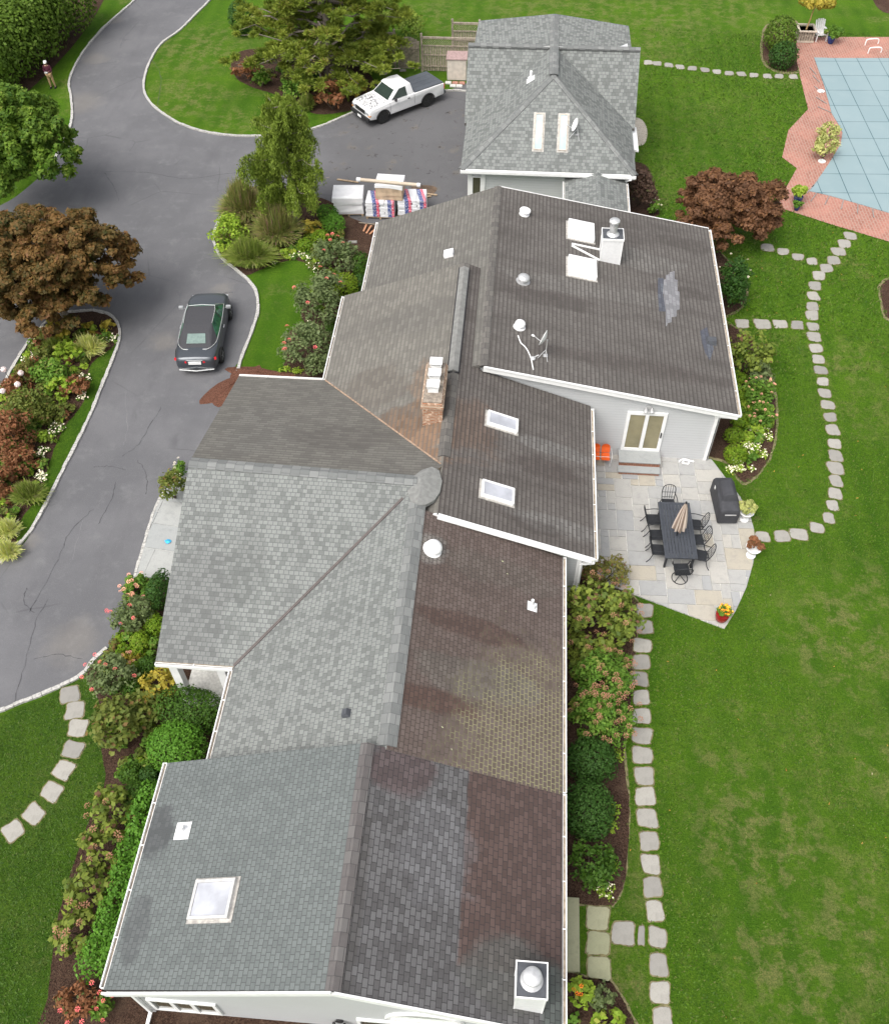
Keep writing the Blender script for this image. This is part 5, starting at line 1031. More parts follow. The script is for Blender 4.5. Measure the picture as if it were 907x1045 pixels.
# --- island bed
G5 = 'golden heucheras under the copper tree'
for x, y, w, h, lb in ((54, 331, 15, 13, 'golden heuchera left of the copper tree trunk'), (65, 342, 18, 13, 'golden heuchera below the copper tree trunk'), (90, 333, 14, 9, 'golden heuchera right of the copper tree trunk'), (109, 333, 18, 13, 'golden heuchera at the rounded tip of the island'), (94, 342, 16, 10, 'golden heuchera above the pale grass clump')):
    bush('big', x, y, w, h, 'heuchera', lb, 'plant', G5, mat=L['yellow'])
for k, x, y, w, h, m_, nm, lb in (('grass', 90, 351, 34, 26, 'grass_var', 'grass_clump', 'pale striped grass clump beside the grass strip of the island'), ('grass', 54, 350, 24, 16, 'grass_green', 'grass_clump', 'green grass clump below the golden heucheras'), ('grass', 42, 343, 16, 18, 'grass_var', 'grass_clump', 'small striped grass clump by the left kerb of the island'),
   ('loose', 44, 360, 22, 17, 'rhodo', 'shrub', 'olive brown shrub below the small striped grass'), ('big', 70, 361, 32, 24, 'lime', 'shrub', 'bright lime shrub in the middle of the island'), ('loose', 52, 382, 42, 30, 'green', 'shrub', 'green shrub behind the white mophead flowers'), ('loose', 28, 380, 28, 22, 'hydr_brown', 'shrub', 'reddish green shrub at the left kerb of the island'),
   ('loose', 77, 394, 32, 22, 'rust', 'shrub', 'red tinged shrub near the bend of the grass strip'), ('loose', 14, 394, 26, 20, 'rust', 'shrub', 'dull red shrub where the left kerb leaves the photo'), ('big', 62, 393, 38, 22, 'lime', 'shrub', 'yellow green shrub left of the red tinged one'),
   ('loose', 26, 417, 52, 42, 'rhodo', 'spirea', 'large brown green spirea in the island'), ('loose', 55, 420, 26, 20, 'rhodo', 'spirea', 'small tan spirea right of the large brown green one'), ('loose', 12, 443, 44, 50, 'rust', 'barberry', 'red barberry below the large spirea'), ('loose', 20, 470, 36, 30, 'rust', 'barberry', 'darker red barberry above the arching green grass'), ('loose', 4, 492, 30, 36, 'rust', 'barberry', 'red barberry at the photo edge above the pale tufts'),
   ('grass', 42, 444, 17, 15, 'grass_green', 'grass_clump', 'small dark green tuft left of the white flowers'), ('loose', 31, 476, 20, 12, 'green', 'shrub', 'small green plant beside the darker red barberry'), ('grass', 27, 501, 38, 30, 'grass_green', 'grass_clump', 'arching green grass clump near the lower end of the island'),
   ('grass', 6, 538, 28, 26, 'grass_var', 'striped_grass', 'pale striped grass tuft at the lower end of the island, upper one'), ('grass', 6, 560, 30, 26, 'grass_var', 'striped_grass', 'pale striped grass tuft at the lower end of the island, lower one'), ('loose', 14, 522, 14, 8, 'green', 'shrub', 'tiny green plant on bare mulch above the pale tufts')):
    bush(k, x, y, w, h, nm, lb, 'plant' if 'grass' in nm else 'shrub', 'plants of the island bed', mat=L[m_], dens=1.2)
for x, y, w, h, lb in ((37, 350, 10, 16, 'white flowers at the left kerb below the tree'), (31, 363, 12, 14, 'white flowers at the left kerb, lower patch'), (112, 345, 18, 11, 'white flowers in the rounded tip of the island'), (85, 386, 11, 14, 'white flowers at the bend of the grass strip'), (83, 403, 10, 13, 'white flowers on the narrow part of the bed'), (58, 436, 15, 20, 'tall patch of white flowers beside the grass strip'), (43, 461, 15, 13, 'white flowers on bare mulch in the island'), (41, 486, 13, 13, 'pinkish white flowers above the arching grass'), (40, 336, 12, 8, 'pale mauve flowers left of the tree')):
    bush('mat', x, y, w, h, 'bedding_plant', lb, 'flowers', 'bedding flowers of the island', mat=L['green'], bl=(PW, 60, .085))
for x, y, lb in ((4, 377, 'lilac white mophead bloom nearest the photo edge, upper'), (21.6, 380.5, 'lilac white mophead bloom on the left kerb side of the green shrub'), (51.7, 373.5, 'lilac white mophead bloom in the middle of the green shrub'), (18, 392, 'pinkish white mophead bloom above the large spirea'), (3, 399, 'lilac white mophead bloom nearest the photo edge, lower')):
    c = P(x, y, .75); seedc[0] += 1; rng = np.random.default_rng(seedc[0]); V, t, _ = leaves(rng, [(0, 0, .75, .11, .11, .10)], 260, .05, 1.1, .05, 0); o = plantthing('hydrangea_bloom', lb, 'flower', (c.x, c.y, 0), 'mophead blooms of the island', quadmesh('petals', V, PH, t), 'petals'); mb = MB(); mb.tube([(.05,.05,0),(0,0,.7)], .012, 5); mb.build('stem', M_barkd, o)
# --- under and around the pine
for k, x, y, w, h, m_, lb in (('big', 338, 97, 38, 30, 'rust', 'red and green azalea below the pine trunk'), ('loose', 363, 89, 24, 26, 'yellow', 'yellow green shrub at the right of the pine bed'), ('grass', 312, 103, 20, 20, 'grass_green', 'pale grass tuft left of the red and green azalea'), ('loose', 252, 72, 30, 20, 'rust', 'rusty low shrub at the left end of the pine bed'), ('loose', 266, 80, 20, 16, 'green', 'green low shrub beside the rusty one under the pine'), ('loose', 300, 92, 26, 20, 'green', 'green shrub under the lowest pine branches'), ('loose', 318, 82, 26, 20, 'box_dark', 'dark shrub in the shade of the pine'), ('ball', 247, 18, 26, 34, 'box_dark', 'dark ivy clad stump left of the pine'), ('loose', 404, 24, 60, 30, 'cedar', 'loose evergreen shrub behind the wooden fence')):
    bush(k, x, y, w, h, 'shrub', lb, 'shrub', 'shrubs round the pine', mat=L[m_])

def inside(p, poly):
    c_ = False; n = len(poly)
    for i in range(n):
        a, b = poly[i], poly[(i+1) % n]
        if (a[1] > p[1]) != (b[1] > p[1]) and p[0] < (b[0]-a[0])*(p[1]-a[1])/(b[1]-a[1])+a[0]: c_ = not c_
    return c_
def cover(name, px, n, mats, hmin, hmax, lf, dens=1.0):
    """low mixed planting that fills the gaps of a bed: one uncountable mass per leaf colour"""
    for mi, mk in enumerate(mats):
        seedc[0] += 1; rng = np.random.default_rng(seedc[0]); xs = [q[0] for q in px]; ys = [q[1] for q in px]; cl = []; tries = 0
        while len(cl) < n//len(mats) and tries < 20000:
            tries += 1; q = (rng.uniform(min(xs), max(xs)), rng.uniform(min(ys), max(ys)))
            if inside(q, px): p = P(*q); h = rng.uniform(hmin, hmax); r = rng.uniform(.12, .26); cl.append((p.x, p.y, h*.6, r, r, h*.6))
        A = sum(c[3]*c[4] for c in cl); V, t, _ = leaves(rng, cl, int(A*9/(lf*lf)*dens), lf, 1.8, .35, .5); V[:, :, 2] = np.maximum(V[:, :, 2], .02)
        o = bpy.data.objects.new(name, quadmesh(name, V, LM[mk], t)); COL.objects.link(o); o['kind'] = 'stuff'
cover('ground_cover', [(36,344),(60,334),(112,336),(113,352),(96,366),(86,380),(86,404),(72,424),(60,446),(48,474),(40,500),(22,524),(14,545),(-10,560),(-40,500),(0,402),(22,376)], 330, ['green','rust','lime','rhodo'], .15, .45, .095)
cover('ground_cover', [(224,240),(250,210),(292,215),(300,240),(330,225),(350,240),(350,300),(325,335),(318,300),(325,280),(300,264),(262,268),(240,270),(226,255)], 150, ['green','rhodo','lime'], .12, .35, .10)
cover('ground_cover', [(128,600),(165,592),(165,650),(150,690),(165,740),(160,790),(130,800),(112,770),(106,712),(96,690),(118,655)], 120, ['green','rhodo','box_lime'], .12, .38, .08)
cover('ground_cover', [(745,345),(776,375),(786,400),(784,440),(768,474),(750,478),(750,400)], 90, ['green','lime'], .12, .35, .09)
cover('ground_cover', [(740,270),(754,285),(756,305),(742,314)], 24, ['green'], .12, .3, .09)
cover('ground_cover', [(250,70),(300,75),(372,95),(355,108),(312,102),(262,86)], 60, ['green','rhodo'], .12, .35, .11)
cover('ground_cover', [(584,598),(640,612),(640,700),(632,750),(600,760),(582,760)], 60, ['green','hydrangea'], .15, .5, .09)
def inside_np(x, y, poly):
    c_ = np.zeros(len(x), bool); n = len(poly)
    for i in range(n):
        a, b = poly[i], poly[(i+1) % n]
        if a[1] == b[1]: continue
        c_ ^= ((a[1] > y) != (b[1] > y)) & (x < (b[0]-a[0])*(y-a[1])/(b[1]-a[1])+a[0])
    return c_
def wpoly(px): return [tuple(P(*q)[:2]) for q in px]
def tufts(name, regions, excl, n, mat, size, seed=1, keep=None):
    rng = np.random.default_rng(seed); X, Y = [], []
    x0, x1, y0, y1 = regions; x = rng.uniform(x0, x1, n); y = rng.uniform(y0, y1, n); ok = np.ones(n, bool)
    if keep: ok &= inside_np(x, y, wpoly(keep))
    for e in excl: ok &= ~inside_np(x, y, e)
    for c, pts in RIMS:
        R0 = max(math.hypot(*p) for p in pts)*.78; ok &= ~(((x-c.x)**2+(y-c.y)**2) < R0*R0)
    for px, py, rr, am in WEAR:
        p = P(px, py); ok &= ~((((x-p.x)**2+(y-p.y)**2) < (rr*.7)**2) & (rng.uniform(size=n) < .75*am))
    x, y = x[ok], y[ok]; m = len(x); a = rng.uniform(0, 6.283, m); l = size*rng.uniform(.6, 1.4, m); tl = rng.uniform(.2, .9, m); dx, dy = np.cos(a), np.sin(a); w = size*.22
    p0 = np.stack([x, y, np.full(m, .008)], 1); p1 = p0+np.stack([dx*l*tl, dy*l*tl, l*(1.05-tl)*.8], 1); sd = np.stack([-dy, dx, 0*dx], 1)*w*rng.uniform(.6, 1.3, m)[:, None]
    V = np.stack([p0-sd, p0+sd, p1+sd*.4, p1-sd*.4], 1); o = bpy.data.objects.new(name, quadmesh(name, V, mat, rng.uniform(0, 1, m))); COL.objects.link(o); o['kind'] = 'stuff'
EXC = [wpoly(BEDS[k_]) for k_ in BEDS]+[wpoly(PAT), wpoly(DECK), wpoly([(644,122),(654,122),(660,132),(658,146),(648,150),(640,148)])]+[[(-8.7,4.6),(2.9,4.6),(2.9,18),(3.1,18),(3.1,25),(8.4,25),(8.4,36.5),(5.3,36.5),(5.3,50),(-2.8,50),(-2.8,36.5),(-10,26),(-10,13.5)]]
M_blade = leafmat('grass_blade', (.022, .062, .005), (.068, .142, .010), (.13, .16, .035), trans=.2)
tufts('lawn_grass', (2.6, 22, 1.5, 30), EXC, 150000, M_blade, .075, 1); tufts('lawn_grass', (4, 30, 30, 62), EXC, 90000, M_blade, .12, 2)
tufts('lawn_grass', (-16, -8, 2, 15), EXC, 40000, leafmat('grass_blade_dark', (.018, .05, .006), (.055, .115, .014), (.10, .14, .03), trans=.2), .07, 3, [(-40,745),(0,733),(20,725),(50,713),(85,696),(98,712),(104,764),(108,800),(93,833),(72,894),(54,978),(45,1080),(-150,1100)])
tufts('fallen_leaves', (3, 20, 2, 45), EXC, 420, leafmat('fallen_leaf', (.20, .10, .03), (.45, .28, .08), (.55, .50, .30)), .085, 4)
# ------------------------------------------------------------------ trees
def limb(mb, a, b, r0, r1, rng, wob=.12, n=5):
    a, b = Vector(a), Vector(b); L_ = (b-a).length; pts = [a.lerp(b, i/n)+Vector(rng.normal(size=3))*wob*L_*.12*(0 < i < n) for i in range(n+1)]
    mb.tube(pts, [r0+(r1-r0)*i/n for i in range(n+1)], 7); return pts
def tree(name, label, base_px, crown_px, cz, rx, ry, rz_, mat, bark, nleaf, lf, nclump, clump, tr=.16, shell=.3, droop=0, bottomcut=-.45, lean=None, aspect=1.7, limbs=9, flatc=.55, inner=.35):
    seedc[0] += 1; rng = np.random.default_rng(seedc[0]); b = P(*base_px); b.z = 0; c = P(crown_px[0], crown_px[1], cz)-b; cl = []
    while len(cl) < nclump:
        d = rng.normal(size=3); d /= np.linalg.norm(d)
        if d[2] < bottomcut: continue
        q = rng.uniform(inner, 1)**.5; wv = 1+.14*math.sin(3*math.atan2(d[1], d[0])+seedc[0])+.08*math.sin(7*math.atan2(d[1], d[0]))
        s = clump*rng.uniform(.55, 1.4); cl.append((c.x+d[0]*rx*q*wv, c.y+d[1]*ry*q*wv, max(.5, c.z+d[2]*rz_*q), s, s, s*flatc))
    V, t, _ = leaves(rng, cl, nleaf, lf, aspect, shell, .35, droop)
    o = plantthing(name, label, 'tree', b, None, quadmesh('crown', V, mat, t), 'crown')
    mb = MB(); top = Vector((c.x*.5, c.y*.5, max(1.0, c.z-rz_*.55)))
    limb(mb, (0, 0, -.05), top, tr, tr*.7, rng, .3)
    for i in range(limbs):
        k = cl[rng.integers(len(cl))]; mid = Vector((c.x*.8, c.y*.8, c.z))*.5+top*.5; e = Vector(k[:3]); p = limb(mb, top, e, tr*.55, tr*.12, rng, .5)
        for j in range(3):
            k2 = Vector(cl[rng.integers(len(cl))][:3])
            if (k2-p[3]).length < max(rx, ry): limb(mb, p[3], k2, tr*.22, tr*.06, rng, .5)
    mb.build('trunk', bark, o, smooth=True); return o
tree('copper_tree', 'big copper and olive leaved tree leaning over the driveway island', (70,328), (50,272), 2.9, 3.3, 3.1, 2.2, LM['dogwood'], M_bark, 115000, .115, 480, .34, tr=.17, shell=.6, limbs=12, flatc=.5, bottomcut=-.8, inner=.05)
tree('red_maple', 'round dark red leaved maple at the corner of the north wing', (742,240), (742,214), 1.75, 2.35, 2.0, 1.55, LM['maple'], M_barkd, 50000, .10, 220, .34, tr=.12, shell=.55, inner=.15)
tree('green_tree', 'bright green leafy tree between the tall hedge and the copper tree', (8,178), (16,148), 3.3, 2.75, 2.9, 2.3, LM['maple_green'], M_bark, 80000, .13, 330, .34, tr=.16, shell=.6, flatc=1.0, inner=.06)
def weeping(name, label, base_px, h, r, mat, bark):
    seedc[0] += 1; rng = np.random.default_rng(seedc[0]); b = P(*base_px); b.z = 0; mb = MB(); Vs, ts = [], []
    limb(mb, (0, 0, 0), (.1, .1, h*.96), .12, .03, rng, .15, 8)
    for i in range(85):
        u = rng.uniform(.2, 1)**.85; z0 = h*u; a = rng.uniform(0, 6.283); ln = r*min(1, (1.18-u)*1.5)*rng.uniform(.4, 1.1)+.22
        e = Vector((math.cos(a)*ln, math.sin(a)*ln, z0+ln*.12)); mid = Vector((e.x*.5, e.y*.5, z0+ln*.25)); limb(mb, (0, 0, z0*.97), e, .025, .01, rng, .4, 4)
        for s in range(int(5+ln*7)):
            f = rng.uniform(.25, 1.05); q = Vector((e.x*f, e.y*f, z0+ln*.25*math.sin(f*2.2))); dl = rng.uniform(.3, 1.15)*min(1, z0)
            n = int(dl*70)+8; uu = rng.uniform(0, 1, n); c = np.array(q)[None]+np.stack([rng.normal(size=n)*.05*(1+uu), rng.normal(size=n)*.05*(1+uu), -dl*uu], 1)
            d = rng.normal(size=(n, 3))*.5; d[:, 2] -= 1.2; d /= np.linalg.norm(d, axis=1)[:, None]; w = np.cross(d, rng.normal(size=(n, 3))); w /= np.linalg.norm(w, axis=1)[:, None]
            L_ = d*.075; W_ = w*.022; Vs.append(np.stack([c-L_, c+W_, c+L_, c-W_], 1)); ts.append(np.clip(rng.uniform(0, .5)+.5*rng.uniform(0, 1, n), 0, 1))
    V = np.concatenate(Vs); V[:, :, 2] = np.maximum(V[:, :, 2], .05); o = plantthing(name, label, 'tree', b, None, quadmesh('crown', V, mat, np.concatenate(ts)), 'crown'); mb.build('trunk', bark, o, smooth=True); return o
weeping('weeping_cedar', 'tall weeping green cedar in the bed beside the parking court', (303,229), 6.2, 2.15, LM['cedar'], M_bark)
def pine(name, label, base_px, h, r, mat, bark):
    seedc[0] += 1; rng = np.random.default_rng(seedc[0]); b = P(*base_px); b.z = 0; mb = MB(); cl = []
    limb(mb, (0, 0, 0), (-.5, .3, h*.97), .26, .06, rng, .12, 9)
    for i in range(120):
        u = rng.uniform(.10, 1); z0 = h*u; a = rng.uniform(0, 6.283); ln = r*(1.08-u*.72)*rng.uniform(.6, 1.05); ox, oy = -.5*u, .3*u
        e = Vector((ox+math.cos(a)*ln, oy+math.sin(a)*ln*.8, z0+ln*.10)); p = limb(mb, (ox, oy, z0), e, .07, .015, rng, .5, 5)
        for k in range(9):
            f = rng.uniform(.35, 1.08); s = rng.uniform(.24, .50); cl.append((ox+(e.x-ox)*f+rng.normal()*.35, oy+(e.y-oy)*f+rng.normal()*.35, z0+ln*.12*f+rng.normal()*.12+.1, s, s, s*.55))
    cl = np.array(cl); n = 210000; k = rng.choice(len(cl), n); d = rng.normal(size=(n, 3)); d[:, 2] += .5; d /= np.linalg.norm(d, axis=1)[:, None]
    c = cl[k, :3]+d*cl[k, 3:6]*rng.uniform(.15, 1, n)[:, None]; w = np.cross(d, rng.normal(size=(n, 3))); w /= np.linalg.norm(w, axis=1)[:, None]
    L_ = d*.10*rng.uniform(.7, 1.2, n)[:, None]; W_ = w*.026; V = np.stack([c-L_, c+W_, c+L_, c-W_], 1); ct = rng.uniform(0, 1, len(cl)); t = np.clip(.5*ct[k]+.5*rng.uniform(0, 1, n), 0, 1)
    o = plantthing(name, label, 'tree', b, None, quadmesh('crown', V, mat, t), 'crown'); mb.build('trunk', bark, o, smooth=True); return o
pine('pine_tree', 'large spreading pine with yellow green needles left of the pickup truck', (338,86), 8.5, 5.6, LM['pine'], M_bark)
hedge('tall_hedge', 'tall dark evergreen hedge filling the far left corner', [(-44,46),(-18,28),(8,8),(34,-14),(56,-36)], 1.9, 4.2, LM['hedge'], .14, dens=2.4, wob=.3)
hedge('tall_hedge', 'second row of tall evergreens behind the corner hedge', [(-60,14),(-24,-8),(10,-30)], 2.6, 4.8, LM['hedge'], .17, dens=1.6, wob=.4)
# ------------------------------------------------------------------ loose mulch heap at the end of the tan roof
def heap(name, label, px, py, rx, ry, h, mat, rot=0):
    c = P(px, py); n = 22; mb = MB(); R = random.Random(5); rings = 7; vs = []
    for k in range(rings+1):
        for i in range(n):
            a = 2*math.pi*i/n; q = k/rings; r = q*(1+.15*math.sin(3*a+1)+.08*math.sin(5*a)); x, y = rx*r*math.cos(a), ry*r*math.sin(a)
            vs.append((x*math.cos(rot)-y*math.sin(rot), x*math.sin(rot)+y*math.cos(rot), max(0, h*(1-q*q))+R.uniform(-.03, .03)*(k < rings)))
    mb.add(vs, [(k*n+i, k*n+(i+1) % n, (k+1)*n+(i+1) % n, (k+1)*n+i) for k in range(rings) for i in range(n)]); o = mb.build(name, mat, smooth=True); o.location = (c.x, c.y, .012); return tag(o, label, 'mulch pile', 'piles of reddish mulch')
def redm():
    t = NT('red_mulch'); v = t.coord(); c = t.mix(t.noise(v, 24, 4, .8, .35, .65), (.085, .035, .022), (.26, .125, .085)); t.bump(t.noise(v, 30, 4, .8), 1, .08); return t.out(c, .95, spec=.15)
M_red = redm()
heap('mulch_pile', 'reddish mulch pile on the lawn end above the tan roof', 262, 382, 1.4, .42, .12, M_red, -.05); heap('mulch_pile', 'reddish mulch pile spilling on the asphalt at the tan roof end', 236, 396, 1.45, .6, .14, M_red, .9)

# ================================================================== OBJECTS
M_tyre = flat('tyre_rubber', (.018, .018, .018), .85, var=.2); M_rim = flat('wheel_alloy', (.55, .56, .57), .35, .6, var=.05)
M_tglass = flat('tinted_glass', (.030, .045, .038), .08, 0, .8, var=.1, bump=0); M_gglass = flat('green_glass', (.035, .13, .075), .10, 0, .8, var=.5, scale=3, bump=0)
def quadpane(mb, q, inset=.10, lift=.006):
    q = [Vector(p) for p in q]; c = sum(q, Vector())/4; n = (q[1]-q[0]).cross(q[3]-q[0]).normalized()
    if n.dot(c-Vector((0, 0, .8))) < 0: n = -n
    p = [c+(v-c)*(1-inset)+n*lift for v in q]; b = [v-n*.012 for v in p]; mb.add(p+b, [(0,1,2,3),(7,6,5,4),(0,4,5,1),(1,5,6,2),(2,6,7,3),(3,7,4,0)])
def wheel(parent, x, y, r, w, rimm, spokes=5, dark=False):
    s = 1 if x > 0 else -1; m = Matrix.Rotation(math.pi/2*s, 3, 'Y'); mb = MB()
    mb.lathe([(r*.62,-w/2),(r*.93,-w/2),(r,-w*.36),(r,w*.36),(r*.93,w/2),(r*.62,w/2)], (x, y, r), 28, m); t = mb.build('wheel', M_tyre, parent, smooth=True)
    mb = MB(); mb.lathe([(.001,w*.30),(r*.60,w*.30),(r*.63,w*.46),(r*.60,w*.49),(r*.55,w*.36),(.05,w*.36),(.04,w*.42),(.001,w*.42)], (x, y, r), 28, m)
    for i in range(spokes):
        a = 2*math.pi*i/spokes; mb.bar(Vector((x+s*w*.40, y, r)), Vector((x+s*w*.42, y+math.cos(a)*r*.58, r+math.sin(a)*r*.58)), .05, .03)
    mb.build('rim', rimm, t); return t
def loft(mb, sects):
    """sects: list of (y, [(x,z),...]) half profiles from bottom centre to top centre, mirrored"""
    base = len(mb.v); full = []
    for y, pr in sects:
        ring = [(x, y, z) for x, z in pr]+[(-x, y, z) for x, z in reversed(pr) if x > 1e-4]; full.append(ring)
    n = len(full[0]); mb.add([p for r in full for p in r], [(k*n+i, k*n+(i+1) % n, (k+1)*n+(i+1) % n, (k+1)*n+i) for k in range(len(full)-1) for i in range(n)]+[tuple(range(n)), tuple((len(full)-1)*n+i for i in range(n))])
def car():
    a = P(203, 384); b = P(213.5, 312, .55); d = b-a; hd = math.atan2(-d.x, d.y); c = a+Vector((-math.sin(hd), math.cos(hd), 0))*2.33; c.z = .004
    t = thing('parked_car', 'dark grey coupe with black soft top parked on the driveway', 'car', c, hd)
    M = flat('car_paint_graphite', (.070, .078, .090), .28, .35, .6, var=.04, bump=0); blk = flat('soft_top_fabric', (.050, .050, .055), .85, var=.1, scale=30)
    S_ = [(-2.34,.70,.36,.62,.78,.84),(-2.25,.82,.25,.62,.90,.95),(-1.9,.88,.22,.64,.93,1.0),(-1.35,.915,.22,.66,.93,1.0),(-.6,.92,.20,.66,.93,.97),(.3,.92,.20,.64,.92,.95),(1.1,.915,.20,.62,.90,.96),(1.6,.90,.22,.60,.84,.90),(2.05,.86,.24,.55,.76,.82),(2.28,.74,.28,.50,.66,.72),(2.36,.55,.34,.48,.58,.60)]
    mb = MB(); loft(mb, [(y, [(0,zb),(w*.86,zb),(w,zb+.12),(w*1.0,zm),(w*.95,zs),(w*.84,zs+.035),(w*.45,zt),(0,zt+.012)]) for y, w, zb, zm, zs, zt in S_]); mb.build('body', M, t, smooth=True, sub=1)
    B = [(.62,-1.72,.985),(.80,-1.15,.97),(.82,.20,.955),(.76,1.22,.945)]; T = [(.50,-.95,1.30),(.585,-.62,1.375),(.60,.18,1.40),(.56,.56,1.37)]
    mir = lambda p: (-p[0], p[1], p[2]); mb = MB(); vs = B+T+[mir(p) for p in B+T]
    mb.add(vs, [(i,i+1,i+5,i+4) for i in range(3)]+[(8+i,12+i,13+i,9+i) for i in range(3)]+[(0,4,12,8),(3,11,15,7),(4,5,13,12),(5,6,14,13),(6,7,15,14)]); rf = mb.build('soft_top', blk, t, bevel=.03)
    mb = MB(); quadpane(mb, [B[3], mir(B[3]), mir(T[3]), T[3]], .05, .012); mb.build('windscreen', M_gglass, t)
    mb = MB(); quadpane(mb, [(.40,-1.52,1.07),(-.40,-1.52,1.07),(-.37,-1.10,1.245),(.37,-1.10,1.245)], .0, .028); mb.build('rear_window', flat('pale_glass', (.16,.22,.20), .12, var=.1, bump=0), t, bevel=.005)
    for f in (lambda p: p, mir):
        mb = MB(); quadpane(mb, [f(B[1]), f(B[2]), f(T[2]), f(T[1])], .10, .016); mb.build('side_window', M_gglass, t); mb = MB(); quadpane(mb, [f(B[2]), f(B[3]), f(T[3]), f(T[2])], .12, .016); mb.build('side_window', M_gglass, t)
        mb = MB(); e = .02; path = [f((.30,-1.80,1.005)), f((.52,-1.77,1.005)), f((.70,-1.55,.995)), f((.815,-1.15,.985)), f((.835,.20,.97)), f((.79,1.20,.965)), f((.58,.62,1.40)), f((.615,.2,1.425)), f((.60,-.6,1.40))]
        mb.tube(smooth_path(path[:6], 5), .016, 6); mb.tube(smooth_path(path[5:], 4), .014, 6); mb.build('chrome_trim', flat('chrome', (.80,.80,.78), .25, .7, var=.03), t)
        s = 1 if f((1,0,0))[0] > 0 else -1
        mb = MB(); mb.obox((s*1.02,.95,1.0), (.20,.12,.13), 0); mb.bar((s*.86,.95,.95), (s*.95,.95,.98), .04); mb.build('side_mirror', flat('mirror_cap', (.42,.43,.44), .3, .3), t, bevel=.02)
        mb = MB(); mb.obox((s*.925,-.10,.80), (.03,.20,.03)); mb.build('door_handle', M_rim, t)
        mb = MB(); mb.add([(s*.86,-2.12,.86),(s*.34,-2.345,.82),(s*.34,-2.36,.74),(s*.87,-2.16,.76),(s*.80,-2.0,.80),(s*.34,-2.2,.80)], [(0,1,2,3),(0,4,5,1),(3,2,5,4)]); mb.build('taillight', flat('taillight_red', (.55,.02,.03), .25, var=.15), t)
        mb = MB(); mb.obox((s*.62,2.22,.62), (.34,.10,.09), -s*.35); mb.build('headlight', flat('headlight_clear', (.6,.62,.65), .1), t, bevel=.01)
    mb = MB(); mb.tube([(.57,.56,1.395),(0,.60,1.415),(-.57,.56,1.395)], .014, 6); mb.build('windscreen_header', flat('chrome', (.8,.8,.8)), t)
    mb = MB(); mb.box((-.26,-2.375,.68),(.26,-2.345,.82)); mb.build('number_plate', M_white, t); mb = MB(); mb.tube([(-.72,-2.30,.36),(0,-2.40,.36),(.72,-2.30,.36)], .03, 6); mb.build('bumper_trim', flat('chrome', (.8,.8,.8)), t)
    mb = MB(); mb.tube([(-.34,-2.33,.87),(0,-2.345,.88),(.34,-2.33,.87)], .012, 6); mb.build('boot_trim', flat('chrome', (.8,.8,.8)), t)
    for x in (-.84, .84):
        for y in (-1.42, 1.42): wheel(t, x, y, .345, .24, M_rim)
    return t
car()
